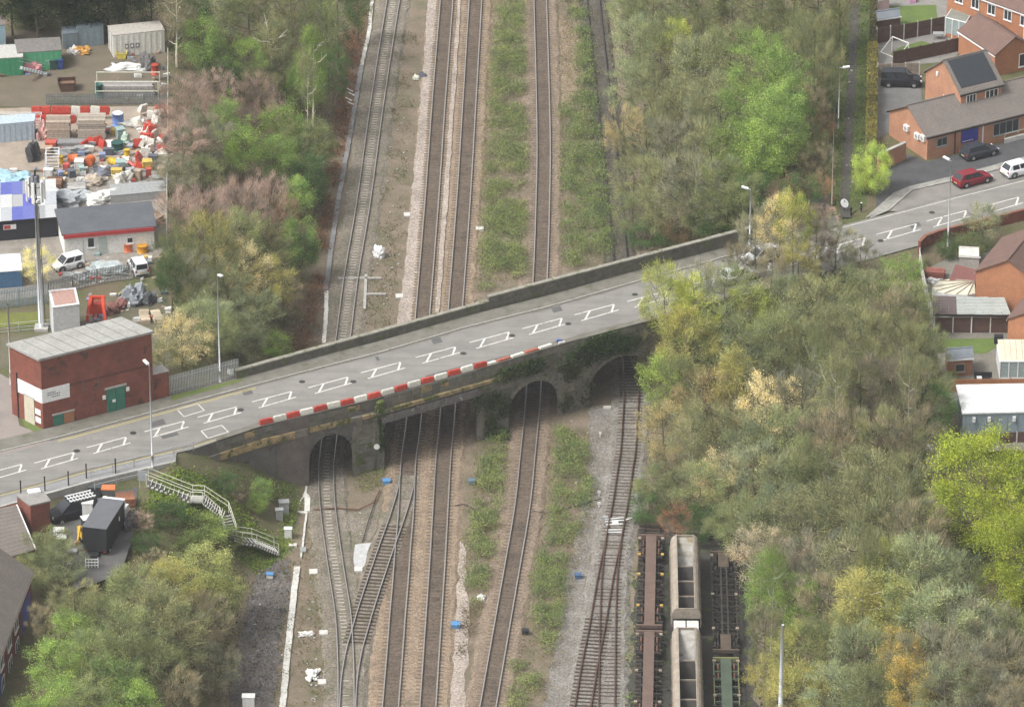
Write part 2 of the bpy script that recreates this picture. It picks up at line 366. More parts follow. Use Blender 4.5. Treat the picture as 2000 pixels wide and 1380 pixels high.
# yellow lines, hatched centre marks, patches
def strip(name, pts, wd, z, m, par):
    w_ = [P(x, y, z) for x, y in pts]; mb = MB()
    for a, b in zip(w_[:-1], w_[1:]):
        d = (b-a).normalized(); s = Vector((-d.y, d.x, 0))*wd/2; mb.face([a-s, b-s, b+s, a+s])
    return mb.build(name, m, par)
strip('double_yellow_line', [(112, 860), (297, 810.5), (500, 755.5)], .1, ZR+.006, YELP, road)
strip('double_yellow_line', [(112, 862.5), (297, 813), (500, 758)], .1, ZR+.006, YELP, road)
strip('edge_line', [(-40, 978), (100, 940), (168, 921), (378, 871.5), (505, 831)], .12, ZR+.006, YELP, road)
strip('edge_line', [(1625, 449), (1752, 417), (1880, 383), (2000, 353)], .1, ZR+.006, WHITEP, road)
for cx, cy in [(8, 922), (110, 899), (212, 869), (325, 838), (428, 810), (535, 780), (645, 752), (748, 723), (855, 693), (960, 664), (1063, 637), (1165, 610), (1268, 584), (1362, 559), (1470, 529), (1565, 504), (1655, 480), (1755, 453), (1853, 427), (1955, 401)]:
    mk = MB()
    for k, (a, b, c, d) in enumerate(((-43, 4.5, 34.5, -16), (-30, 16, 43, -5), (-13, -3, -22, 13), (34, -15, 29, 0))):
        A = P(cx+a, cy+b, ZR+.006+.003*(k > 1)); B = P(cx+c, cy+d, ZR+.006+.003*(k > 1)); e = (B-A).normalized(); s = Vector((-e.y, e.x, 0))*(.075 if k < 2 else .1)
        mk.face([A-s, B-s, B+s, A+s])
    mk.build('hatched_marking', WHITEP, road)
for cx, cy in ((420, 842), (373, 800)):
    mk = MB(); q = [P(cx-27, cy-1, ZR+.006), P(cx+13, cy-12, ZR+.006), P(cx+26, cy+1, ZR+.006), P(cx-14, cy+13, ZR+.006)]
    for A, B in zip(q, q[1:]+q[:1]):
        e = (B-A).normalized(); s = Vector((-e.y, e.x, 0))*.06; mk.face([A-s, B-s, B+s, A+s])
    mk.build('box_marking', WHITEP, road)
for k, (cx, cy, a, b) in enumerate([(305, 826, 14, 5), (480, 765, 9, 5), (850, 665, 9, 5), (1085, 604, 9, 4.5), (735, 700, 3, 4), (330, 850, 16, 3), (1010, 690, 60, 1.5), (880, 722, 50, 1.5), (1300, 552, 12, 5), (1785, 440, 10, 4)]):
    mk = MB(); mk.face([P(cx-a, cy+a*.26-b, ZR+.004), P(cx-a+b*1.2, cy+a*.26+b, ZR+.004), P(cx+a+b*1.2, cy-a*.26+b, ZR+.004), P(cx+a, cy-a*.26-b, ZR+.004)])
    mk.build('tarmac_patch', mat('patched_tarmac', (.115, .115, .115), (.09, .09, .09), 2, .9), road)

GUT = mat('gutter_dirt', (.13, .118, .1), (.17, .16, .14), 1.2, .95, fine=8)
xg = np.linspace(P(-100, 950, ZR).x, P(1640, 440, ZR).x, 120); rj = random.Random(4); wj = [.22+.3*rj.random() for _ in xg]
mb = MB()
for k in range(len(xg)-1):
    a, b = xg[k], xg[k+1]; mb.face([(a, Yfar(a)-wj[k], ZR+.0035), (b, Yfar(b)-wj[k+1], ZR+.0035), (b, Yfar(b), ZR+.0035), (a, Yfar(a), ZR+.0035)])
    if b < P(1300, 600, ZR).x: mb.face([(a, Ynear(a)+.5, ZR+.0035), (b, Ynear(b)+.5, ZR+.0035), (b, Ynear(b)+.7+wj[k+1], ZR+.0035), (a, Ynear(a)+.7+wj[k], ZR+.0035)])
mb.build('gutter_dirt', GUT, road)
for cx, cy in ((260, 845), (470, 800), (690, 745), (905, 690), (1110, 632), (590, 745), (1000, 655), (1240, 575), (150, 880), (1720, 470), (1820, 415)):
    q_ = P(cx, cy, ZR+.009); MB().tube([q_, q_+Vector((0, 0, .012))], [.33, .33], 14).build('manhole_cover', mat('iron_cover', (.07, .07, .068), None, 3, .6, .4), road)
# ================================================================ BRIDGE
br = thing('road_bridge', 'old stone road bridge with arches crossing the railway tracks', 'bridge', P(850, 830, 0))
def XN(px):                                          # world x of the near face under a photo column
    x0 = np.interp(px, [q[0] for q in NEAR], [q[1] for q in NEAR]); return P(px, float(x0), ZR).x
YF = lambda x: Yfar(x)+3.0
UNDER_SHADE = mat('shade_painted_masonry', (.03, .029, .028), (.02, .0195, .019), .8, .95, fine=4)  # shade inside the openings, painted as near-black masonry on soffits and jambs
def body(name, x0, x1, soff, mats, ztop=ZR-.03, steps=None, inset=0.0, zb=-.3, shade_soffit=True):
    """masonry between two columns; soff(x) = underside height or None for solid"""
    mb = MB(); N = steps or max(2, int((x1-x0)/.3)); g = np.linspace(x0, x1, N+1)
    for a, b in zip(g[:-1], g[1:]):
        za = zb if soff is None else soff(a); z2 = zb if soff is None else soff(b)
        na, nb, fa, fb = Ynear(a)+inset, Ynear(b)+inset, YF(a), YF(b)
        mb.face([(a, na, za), (b, nb, z2), (b, nb, ztop), (a, na, ztop)])
        mb.face([(b, fb, z2), (a, fa, za), (a, fa, ztop), (b, fb, ztop)])
        mb.face([(a, na, ztop), (b, nb, ztop), (b, fb, ztop), (a, fa, ztop)])
        if soff is not None: mb.face([(b, nb, z2), (a, na, za), (a, fa, za), (b, fb, z2)])
    if soff is not None and shade_soffit: mb.m[3::4] = [1]*len(mb.m[3::4])
    for x in (x0, x1):
        z_ = zb if soff is None else zb
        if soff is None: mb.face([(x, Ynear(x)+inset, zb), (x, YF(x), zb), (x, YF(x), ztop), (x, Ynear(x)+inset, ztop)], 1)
    return mb.build(name, [mats, UNDER_SHADE], br)
def arch(xa, xb, zs, zc):
    xm, hw = (xa+xb)/2, (xb-xa)/2
    return lambda x: zs+(zc-zs)*math.sqrt(max(0, 1-((x-xm)/hw)**2)) if abs(x-xm) < hw-1e-6 else -.3
def arch_flat(xa, xb, zs, zc):
    xm, hw = (xa+xb)/2, (xb-xa)/2
    return lambda x: zs+(zc-zs)*math.sqrt(max(0, 1-min(1, abs((x-xm)/hw))**2))
c = {k: XN(k) for k in (340, 540, 602, 686, 750, 930, 994, 1000, 1089, 1152, 1275, 1300, 1450)}
A1, A3, A4 = arch_flat(c[602], c[686], 2.7, 5.3), arch_flat(c[994], c[1089], 2.0, 4.75), arch_flat(c[1152], c[1275], 1.9, 4.8)
WALLB = mat('sooty_brick_wall', (.15, .14, .13), (.095, .09, .084), .7, .95, fine=5, bump=.5, spots=((.10, .075, .06), .5, .6))
body('wing_wall', c[340], c[540], None, WALLB)
body('abutment', c[540], c[602], None, mat('brown_sooty_wall', (.17, .145, .125), (.115, .1, .09), .7, .95, fine=5, bump=.5), inset=-.12)
body('pier', c[686], c[750], None, WALLB, inset=-.08)
body('pier', c[930], c[994], None, STONE, inset=-.12)
body('pier', c[1089], c[1152], None, STONE, inset=-.12)
body('abutment', c[1275], c[1450], None, STONE)
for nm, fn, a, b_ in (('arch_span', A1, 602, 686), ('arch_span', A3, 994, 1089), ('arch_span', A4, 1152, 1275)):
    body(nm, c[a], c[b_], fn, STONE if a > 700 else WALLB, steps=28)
# ring of stones round each arch
for fn, a, b_, m_, dep in ((A1, 602, 686, WALLB, .42), (A3, 994, 1089, STONE_L, .5), (A4, 1152, 1275, STONE, .5)):
    N = 17; xm, hw = (c[a]+c[b_])/2, (c[b_]-c[a])/2; zs = fn(c[a]); rise = fn(xm)-zs
    for k in range(N):
        t0, t1 = math.pi*(1-k/N), math.pi*(1-(k+1)/N); t0 -= .012; t1 += .012
        def q(t, o): x = xm+(hw+o)*math.cos(t); return Vector((x, Ynear(x), zs+(rise+o)*math.sin(t)))
        o0, o1 = .0, dep*(1+.12*(rnd.random()-.5)); f0, pr = .3, .09+.05*rnd.random()
        P4 = [q(t0, o0), q(t1, o0), q(t1, o1), q(t0, o1)]
        mb = MB(); fr_ = [p_+Vector((0, -pr, 0)) for p_ in P4]; bk = [p_+Vector((0, f0, 0)) for p_ in P4]
        mb.face(fr_); mb.face(bk[::-1])
        for i in range(4): mb.face([fr_[i], bk[i], bk[(i+1) % 4], fr_[(i+1) % 4]])
        mb.build('arch_stone', m_, br)
# the flat span: girder, deck slab, mossy ledge
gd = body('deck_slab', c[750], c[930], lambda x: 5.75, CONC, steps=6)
BEAM = mat('flaking_grey_beam', (.19, .18, .175), (.11, .10, .10), 1.6, .85, spots=((.36, .34, .32), 2.2, .62))
mb = MB(); q0 = Vector((c[750]-.3, Ynear(c[750]-.3)-.35, 5.15)); q1 = Vector((c[930]+.25, Ynear(c[930]+.25)-.35, 5.15)); mb.obox(q0, q1-q0, (0, .5, 0), (0, 0, .85)); mb.build('girder', BEAM, br)
for k in range(1, 5):
    mb = MB(); d_ = Vector((0, 2.9*k, .18)); mb.obox(q0+d_, q1-q0, (0, .4, 0), (0, 0, .5)); mb.build('girder', BEAM, br)
for k in range(12):
    p_ = q0.lerp(q1, (k+.5)/12); MB().obox(p_+Vector((-.04, -.1, .04)), (.08, 0, 0), (0, .1, 0), (0, 0, .74)).build('girder_stiffener', BEAM, br)
# near top course: stones of the low parapet band, each its own block, above a mossy string course
def band(x0, x1, zlo, zhi, out, lmin, lmax, name, mts, jag=.05):
    x = x0
    while x < x1:
        L = lmin+(lmax-lmin)*rnd.random(); e = min(x+L, x1)
        a = Vector((x+.012, Ynear(x)-out*(1+jag*rnd.uniform(-2, 2)), zlo)); b2 = Vector((e-.012, Ynear(e)-out*(1+jag*rnd.uniform(-1, 1)), zlo))
        MB().obox(a, b2-a, (0, out+.35, 0), (0, 0, zhi-zlo+rnd.uniform(-.03, .03))).build(name, rnd.choice(mts), br); x = e
band(c[340]+4, c[1300], ZR-.75, ZR-.12, .10, .7, 1.3, 'stone_block', [STONE, STONE, PARAP, STONE_T])
band(c[340]+4, c[1300], ZR-1.35, ZR-.78, .06, .6, 1.2, 'stone_block', [STONE, STONE, STONE, PARAP])
band(c[340]+2, c[602], ZR-2.15, ZR-1.38, .3, 1.0, 1.8, 'ledge_stone', [STONE_T, STONE_T, STONE_T, STONE], .15); band(c[602], c[686], ZR-1.95, ZR-1.38, .16, 1.0, 1.8, 'ledge_stone', [STONE_T, STONE_T, STONE], .15)
band(c[686], c[1000], ZR-1.75, ZR-1.38, .42, 1.0, 1.8, 'ledge_stone', [STONE, STONE_T, STONE_T], .1)
band(c[1000], c[1300], ZR-1.7, ZR-1.38, .12, 1.0, 1.8, 'ledge_stone', [STONE, PARAP], .15)
# near verge strip and kerb under the barrier
mb = MB(); xv = np.linspace(c[340]+4, c[1450], 60)
ribbon(lambda x: Ynear(x)+.55, lambda x: Ynear(x)-.1, xv, ZR+.1, 0, mb); mb.build('verge_strip', PATHM, br)
mb = MB()
for a, b in zip(xv[:-1], xv[1:]): mb.face([(a, Ynear(a)+.55, ZR), (b, Ynear(b)+.55, ZR), (b, Ynear(b)+.55, ZR+.1), (a, Ynear(a)+.55, ZR+.1)])
mb.build('verge_face', CONC, br)
# coursed stone blocks on the piers and round the arches
def soffit(x):
    for fn, a, b_ in ((A1, 602, 686), (A3, 994, 1089), (A4, 1152, 1275)):
        if c[a]-.05 < x < c[b_]+.05: return fn(x)+.55
    if c[750]-.1 < x < c[930]+.1: return 9
    return -1
zc_ = 0.0
while zc_ < 6.2:
    ch_ = rnd.uniform(.48, .62); x = c[686]+rnd.uniform(0, .5)
    while x < c[1300]:
        e = x+rnd.uniform(.6, 1.3)
        if all(soffit(x+(e-x)*t) < zc_ for t in (0, .25, .5, .75, 1)):
            ins = -.12 if any(c[u] < (x+e)/2 < c[v_] for u, v_ in ((686, 750), (930, 994), (1089, 1152))) else 0
            ot = .03+.06*rnd.random(); a = Vector((x+.015, Ynear(x)+ins-ot, zc_)); b2 = Vector((e-.015, Ynear(e)+ins-ot, zc_))
            MB().obox(a, b2-a, (0, ot+.2, 0), (0, 0, ch_-.03)).build('stone_block', rnd.choice([STONE, STONE, STONE, PARAP, STONE_L]), br)
        x = e
    zc_ += ch_
# pilaster buttresses
for px in (694, 742, 938, 986, 1096, 1146):
    x = XN(px); MB().obox((x-.35, Ynear(x)-.5, -.3), (.7, .36, 0), (0, .6, 0), (0, 0, 5.2)).build('buttress', STONE, br)
# far parapet: two lengths, the right one taller, each with coping stones
def parapet(px0, px1, base, ht, lab):
    o = thing('stone_parapet', lab, 'wall', P(px0, base(px0), ZR))
    x = P(px0, base(px0), ZR); e = P(px1, base(px1), ZR); n_ = int((e-x).length/1.25)
    d = e-x; nrm = Vector((-d.y, d.x, 0)).normalized()
    pts = [x+d*k/n_ for k in range(n_+1)]
    for k in range(n_):
        a, b2 = P(0, 0, 0)*0+pts[k], pts[k+1]
        a = Vector((a.x, a.y, ZR)); b2 = Vector((b2.x, b2.y, ZR)); g_ = (b2-a)
        MB().obox(a, g_, nrm*.42, (0, 0, ht*.52-.012)).build('parapet_block', PARAP, o)
        MB().obox(a+Vector((0, 0, ht*.52))+nrm*.012, g_, nrm*.4, (0, 0, ht*.48)).build('parapet_block', PARAP, o)
        MB().obox(a+g_*.008-nrm*.05+Vector((0, 0, ht+.003)), g_*.984, nrm*.52, (0, 0, .14+rnd.uniform(-.015, .015))).build('coping_stone', COPING, o)
    return o
pb = lambda x: float(np.interp(x, [455, 500, 750, 955, 1250, 1330, 1440, 1560], [744, 732, 667, 606, 529, 508, 478, 446]))
parapet(462, 955, pb, .95, 'weathered stone parapet on the far side of the bridge, lower left length')
parapet(955, 1470, pb, 1.45, 'taller stone parapet on the far side of the bridge, right length')

# ================================================================ TRACKS
def path(pts, n=400):
    w_ = np.array([P(x, y, 0)[:2] for x, y in pts]); 
    # smooth through the points
    from mathutils import geometry
    out = []
    for k in range(len(w_)-1):
        p0, p1, p2, p3 = w_[max(k-1, 0)], w_[k], w_[k+1], w_[min(k+2, len(w_)-1)]
        for t in np.linspace(0, 1, 24, endpoint=False):
            out.append(.5*((2*p1)+(-p0+p2)*t+(2*p0-5*p1+4*p2-p3)*t*t+(-p0+3*p1-3*p2+p3)*t**3))
    out.append(w_[-1]); out = np.array(out)
    for _ in range(30): out[1:-1] = .25*out[:-2]+.5*out[1:-1]+.25*out[2:]
    s = np.concatenate([[0], np.cumsum(np.linalg.norm(np.diff(out, axis=0), axis=1))])
    return out, s
def sample(pt, ds, s0=0):
    out, s = pt; q = np.arange(s0, s[-1], ds); return np.stack([np.interp(q, s, out[:, 0]), np.interp(q, s, out[:, 1])], 1)
def offs(a, d):
    t = np.gradient(a, axis=0); t /= np.linalg.norm(t, axis=1)[:, None]; return a+np.stack([t[:, 1], -t[:, 0]], 1)*d
def hidden(x, y):                                    # lies under the deck where the photograph shows the road
    u, v = proj((x, y, .2)); 
    lo = float(np.interp(u, [q[0] for q in NEAR], [q[1] for q in NEAR]))+38; hi = pb(u)-26 if u > 455 else 0
    return hi+12 < v < lo
def railmat(name, side, top):
    return [mat('rail_side_'+name, side, tuple(v*.6 for v in side), 2, .8), mat('rail_top_'+name, top, tuple(v*.85 for v in top), 1, .35, .5)]
RAILS = {'worn': railmat('worn', (.09, .06, .045), (.42, .40, .38)), 'rusty': railmat('rusty', (.085, .045, .03), (.15, .085, .06)), 'dark': railmat('dark', (.03, .03, .03), (.08, .075, .07))}
SLM = {'pale': mat('pale_sleeper', (.5, .48, .44), (.25, .23, .2), 1.5, .85), 'brown': mat('brown_dusty_sleeper', (.15, .115, .085), (.11, .085, .065), 1.5, .9),
       'timber': mat('old_timber_sleeper', (.075, .055, .042), (.05, .038, .03), 2, .95), 'grey': mat('grey_brown_sleeper', (.2, .17, .14), (.12, .1, .08), 2, .9)}
def ballast(name, c1, c2, c3):
    if name in MATS: return MATS[name]
    m, n, b = nodes(name); p = pos(n)
    v = n.nodes.new('ShaderNodeTexVoronoi'); v.inputs['Scale'].default_value = 9; n.links.new(p, v.inputs['Vector'])
    t = noise(n, .35, 5, .7, p); r = ramp(n, [(.35, c1), (.55, c2), (.7, c3)]); n.links.new(t.outputs[0], r.inputs[0])
    sp = n.nodes.new('ShaderNodeSeparateColor'); n.links.new(v.outputs['Color'], sp.inputs[0])
    q = ramp(n, [(0, (.5,)*3), (1, (1.5,)*3)]); n.links.new(sp.outputs[0], q.inputs[0])
    f = noise(n, 2.5, 4, .7, p); fr = ramp(n, [(.3, (.75,)*3), (.7, (1.2,)*3)]); n.links.new(f.outputs[0], fr.inputs[0])
    col = mixc(n, mixc(n, r.outputs[0], q.outputs[0], .8, 'MULTIPLY'), fr.outputs[0], .8, 'MULTIPLY')
    n.links.new(col, b.inputs['Base Color']); b.inputs['Roughness'].default_value = .95; b.inputs['Specular IOR Level'].default_value = .15
    bp = n.nodes.new('ShaderNodeBump'); bp.inputs['Strength'].default_value = .8; bp.inputs['Distance'].default_value = .06; n.links.new(v.outputs['Distance'], bp.inputs['Height']); n.links.new(bp.outputs[0], b.inputs['Normal'])
    MATS[name] = m; return m
BAL = {'pink': ballast('pinkish_ballast', (.4, .345, .3), (.34, .29, .25), (.27, .225, .19)), 'brown': ballast('brown_ballast', (.25, .195, .145), (.205, .16, .12), (.15, .122, .092)),
       'grey': ballast('grey_ballast', (.24, .225, .205), (.19, .175, .155), (.15, .125, .10)), 'dull': ballast('dull_weedy_ballast', (.235, .205, .17), (.18, .16, .125), (.125, .125, .08)),
       'tan': ballast('tan_ballast', (.29, .225, .16), (.235, .18, .13), (.18, .142, .105)), 'four': ballast('oil_darkened_ballast', (.135, .105, .08), (.105, .083, .065), (.08, .066, .05)), 'dark': ballast('dark_ballast', (.115, .102, .088), (.09, .08, .068), (.068, .064, .048))}
slmesh = {}
for k, m_ in SLM.items():
    s = MB(); s.prism([(-1.28, -.12), (1.28, -.12), (1.28, .12), (-1.28, .12)], 0, .16, 0, [(-1.27, -.10), (1.27, -.10), (1.27, .10), (-1.27, .10)]); 
    if k == 'pale':
        s.m = [1]*len(s.m); s.box((0, 0, .165), (.62, .15, .03), 0, 0); slmesh[k] = s.mesh('sleeper', [m_, SLM['grey']]); continue
    slmesh[k] = s.mesh('sleeper', [m_])
def bed(name, pt, wl, wr, m_, zt, lab=None, ds=1.2, rg=.35):
    """raised strip of stone, toe to toe wl left and wr right of a centre line"""
    a = sample(pt, ds); r_ = random.Random(name+str(wl)); mb = MB()
    L2 = offs(a, -wl-.5); L1 = offs(a, -wl); R1 = offs(a, wr); R2 = offs(a, wr+.5); Z = np.zeros(len(a))
    for arr, s in ((L1, -1), (L2, -1), (R1, 1), (R2, 1)):
        arr[:, 0] += s*np.array([rg*(r_.random()-.3) for _ in a])
    for k in range(len(a)-1):
        q = [(L2, -.03), (L1, zt), (R1, zt), (R2, -.03)]
        for (u, z0), (v_, z1) in zip(q[:-1], q[1:]): mb.face([(*u[k], z0), (*v_[k], z1), (*v_[k+1], z1), (*u[k+1], z0)])
    return struct(mb.build(name, m_, smooth=False))
TN = 0
def track(lab, pts, rails, slk, balk, wl=1.75, wr=1.75, skip=None, ds=.68, drop=0.0, bedon=True, buried=0.0, four=None):
    global TN
    TN += 1; dz = .004*TN; pt = path(pts)
    t = thing('railway_track', lab, 'track', P(*pts[len(pts)//2], 0), 0, 'railway tracks under the bridge')
    if bedon: bed('ballast_bed', pt, wl, wr, BAL[balk], .13+dz)
    base = t.location
    a = sample(pt, ds); tg = np.gradient(a, axis=0)
    for k, (x, y) in enumerate(a):
        if hidden(x, y): continue
        u, v = proj((x, y, 0))
        if not (-12 < v < 1392) or (skip is not None and skip(x, y)): continue
        o = bpy.data.objects.new('sleeper', slmesh[slk]); C.objects.link(o); o.parent = t
        o.location = (x-base.x, y-base.y, .03+dz-buried+rnd.uniform(-.012, .012)); o.rotation_euler = (0, 0, math.atan2(-tg[k][0], tg[k][1])+rnd.uniform(-.02, .02))
    if four is not None:
        c4 = sample(pt, 1.2); l4, r4 = offs(c4, -.62), offs(c4, .62); mb = MB()
        for k in range(len(c4)-1): mb.face([(*l4[k], .145+dz), (*r4[k], .145+dz), (*r4[k+1], .145+dz), (*l4[k+1], .145+dz)])
        mb.build('oily_ballast', BAL[four], t)
    b2 = sample(pt, 1.0)
    for s in (-.7525, .7525):
        c_ = offs(b2, s); mb = MB(); tt = offs(b2, 0); nn = offs(b2, 1)-b2
        for k in range(len(c_)-1):
            ax, ay = c_[k], c_[k+1]; n0, n1 = nn[k], nn[k+1]; zt = .36+dz; zb = .16+dz; w2 = .055
            l0, r0, l1, r1 = ax-n0*w2, ax+n0*w2, ay-n1*w2, ay+n1*w2
            mb.face([(*l0, zt), (*r0, zt), (*r1, zt), (*l1, zt)], 1)
            mb.face([(*l0, zb), (*l0, zt), (*l1, zt), (*l1, zb)], 0); mb.face([(*r0, zt), (*r0, zb), (*r1, zb), (*r1, zt)], 0)
        mb.build('rail', RAILS[rails], t)
    return pt
def near_to(pt, d):
    arr = pt[0]; return lambda x, y: float(np.min(np.hypot(arr[:, 0]-x, arr[:, 1]-y))) < d
T1 = track('leftmost track with pale sleepers, running through the small left arch', [(785, -80), (769, 0), (737, 203), (710, 400), (686, 542), (671, 658), (652, 790), (642, 870), (637, 920), (639, 985), (648, 1060), (660, 1140), (670, 1205), (675, 1290), (676, 1380), (675, 1460)], 'worn', 'pale', 'dull', buried=.06)
T2 = track('left main line track beside the pinkish ballast strip, under the girder', [(880, -80), (873, 0), (857, 203), (844, 390), (826, 612), (808, 827), (798, 900), (793, 1004), (787, 1074), (782, 1143), (776, 1213), (771, 1282), (763, 1380), (757, 1460)], 'worn', 'brown', 'tan', 1.9, 1.9, buried=.042, four='four')
T3 = track('right main line track under the girder, beside the scrub strip', [(934, -80), (929, 0), (917, 203), (905, 400), (890, 600), (874, 815), (866, 900), (860, 1004), (854, 1109), (847, 1213), (836, 1380), (831, 1460)], 'worn', 'brown', 'tan', 1.8, 1.8, buried=.042, four='four')
T4 = track('single track between two scrub strips, through the middle arch', [(1053, -80), (1055, 0), (1059, 138), (1062, 284), (1060, 406), (1056, 528), (1047, 690), (1043, 750), (1040, 800), (1031, 890), (1021, 989), (1003, 1097), (984, 1206), (954, 1380), (940, 1460)], 'worn', 'brown', 'brown', 1.9, 1.9, buried=.042, four='four')
T5N = track('dark overgrown siding track above the bridge', [(1150, -80), (1158, 0), (1170, 114), (1182, 227), (1195, 337), (1206, 446), (1222, 620), (1230, 700)], 'dark', 'timber', 'dark', 1.4, 1.4, buried=.07)
T5 = track('rusty siding track through the right arch, straight route past the wagons', [(1231, 705), (1234, 760), (1232, 800), (1227, 880), (1221, 920), (1211, 989), (1199, 1054), (1190, 1134), (1187, 1224), (1186, 1300), (1185, 1380), (1184, 1460)], 'rusty', 'timber', 'grey', 1.7, 1.7, buried=.05)
XO = track('crossover track slanting from the main line to the leftmost track', [(797, 930), (790, 968), (774, 1020), (757, 1067), (736, 1128), (716, 1189), (701, 1241), (691, 1277), (682, 1330), (679, 1380), (678, 1440)], 'worn', 'timber', 'dull', skip=lambda x, y: near_to(T2, 1.0)(x, y) or near_to(T1, 1.0)(x, y), wl=1.3, wr=1.3); print('XO sleepers', len([1 for q_ in bpy.data.objects if q_.parent and q_.parent.get('label', '').startswith('crossover') and q_.name.startswith('sleeper')]))
T6 = track('rusty siding track diverging left at the points', [(1201, 1040), (1199, 1054), (1182, 1134), (1167, 1224), (1152, 1300), (1139, 1380), (1125, 1450)], 'rusty', 'timber', 'grey', skip=near_to(T5, .9), wl=1.6, wr=1.4)
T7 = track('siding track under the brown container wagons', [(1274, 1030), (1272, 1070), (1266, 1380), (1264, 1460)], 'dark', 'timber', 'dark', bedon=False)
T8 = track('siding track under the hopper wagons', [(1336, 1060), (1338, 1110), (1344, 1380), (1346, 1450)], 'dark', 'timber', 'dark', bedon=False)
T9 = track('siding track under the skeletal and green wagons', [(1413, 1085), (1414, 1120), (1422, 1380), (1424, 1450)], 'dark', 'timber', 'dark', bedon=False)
# strips of stone and cinder between the tracks
def zone_sheet(name, pts, m_, z, jag=.3):
    w_ = [P(x, y, z) for x, y in pts]; r_ = random.Random(name); out = []
    for a, b in zip(w_, w_[1:]+w_[:1]):
        k = max(1, int((b-a).length/1.5))
        for i in range(k):
            q = a.lerp(b, i/k); out.append(q+Vector((r_.uniform(-jag, jag), r_.uniform(-jag, jag), 0)))
    mb = MB(); mb.face(out); return struct(mb.build(name, m_))
zone_sheet('ballast_strip', [(838, -20), (856, -20), (838, 203), (824, 390), (806, 610), (800, 660), (770, 660), (786, 560), (802, 400), (822, 200)], BAL['pink'], .145, .12)
zone_sheet('ballast_strip', [(896, -20), (902, -20), (888, 200), (874, 400), (858, 610), (850, 610), (864, 400), (880, 200)], BAL['pink'], .24, .08)
zone_sheet('ballast_strip', [(1150, 790), (1200, 800), (1180, 960), (1160, 1060), (1140, 1180), (1110, 1390), (1060, 1390), (1095, 1200), (1130, 1020), (1150, 900)], BAL['grey'], .012)
zone_sheet('cinder_track', [(565, 1090), (572, 1120), (552, 1240), (540, 1390), (400, 1390), (440, 1280), (470, 1180), (470, 1120), (510, 1085)], mat('black_cinder', (.19, .175, .165), (.1, .092, .088), .45, .95, fine=3, bump=.7, spots=((.05, .046, .044), .8, .6)), .022, .4)
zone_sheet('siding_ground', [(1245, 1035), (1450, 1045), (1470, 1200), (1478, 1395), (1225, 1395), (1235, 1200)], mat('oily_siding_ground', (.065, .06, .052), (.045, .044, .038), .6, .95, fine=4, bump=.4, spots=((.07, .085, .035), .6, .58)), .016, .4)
zone_sheet('gravel_patch', [(780, 1205), (832, 1215), (830, 1395), (766, 1395), (772, 1290)], BAL['pink'], .018, .3)
zone_sheet('gravel_patch', [(872, 1010), (905, 1060), (915, 1200), (905, 1395), (852, 1395), (862, 1200)], BAL['pink'], .02, .3)
zone_sheet('gravel_patch', [(965, -20), (985, -20), (970, 300), (940, 560), (915, 560), (930, 380), (950, 180)], BAL['brown'], .02, .2)
zone_sheet('gravel_patch', [(1085, 20), (1130, 60), (1140, 180), (1110, 200), (1085, 230), (1088, 500), (1078, 530), (1080, 280)], BAL['tan'], .02, .2)
zone_sheet('moss_patch', [(645, 1010), (745, 985), (720, 1080), (700, 1130), (672, 1130), (655, 1060)], BAL['dull'], .021, .3)
zone_sheet('stone_spill', [(697, 1062), (722, 1060), (716, 1115), (688, 1112)], mat('pale_stone_dust', (.5, .5, .5), (.36, .36, .35), 2, .95), .03, .2)
# ================================================================ VEGETATION
def build_np(name, V, F, mats, mi=None, smooth=False):
    me = bpy.data.meshes.new(name); nf = len(F); k = F.shape[1]
    me.vertices.add(len(V)); me.vertices.foreach_set('co', np.ascontiguousarray(V, np.float32).ravel())
    me.loops.add(nf*k); me.loops.foreach_set('vertex_index', np.ascontiguousarray(F, np.int32).ravel())
    me.polygons.add(nf); me.polygons.foreach_set('loop_start', np.arange(0, nf*k, k, dtype=np.int32))
    try: me.polygons.foreach_set('loop_total', np.full(nf, k, np.int32))
    except Exception: pass
    for m_ in mats: me.materials.append(m_)
    if mi is not None: me.polygons.foreach_set('material_index', np.asarray(mi, np.int32))
    me.update(calc_edges=True); return me
def leaves(rg, C_, size, up=.5, aspect=.6):
    """diamond leaf at each centre, random turn"""
    n_ = len(C_); d = rg.normal(size=(n_, 3)); d[:, 2] *= .6; d /= np.linalg.norm(d, axis=1)[:, None]
    nr = rg.normal(size=(n_, 3)); nr[:, 2] += up*2; s = np.cross(d, nr); s /= np.linalg.norm(s, axis=1)[:, None]+1e-9
    L = (size*rg.uniform(.6, 1.3, n_))[:, None]; W = L*aspect*.5
    V = np.stack([C_-d*L*.5, C_+s*W, C_+d*L*.5, C_-s*W], 1).reshape(-1, 3); F = np.arange(n_*4).reshape(-1, 4); return V, F
def ribbons(rg, A, B, w0):
    n_ = len(A); d = B-A; s = np.cross(d, rg.normal(size=(n_, 3))); s /= np.linalg.norm(s, axis=1)[:, None]+1e-9; s *= w0*rg.uniform(.7, 1.3, n_)[:, None]
    V = np.stack([A-s, A+s, B+s*.4, B-s*.4], 1).reshape(-1, 3); return V, np.arange(n_*4).reshape(-1, 4)
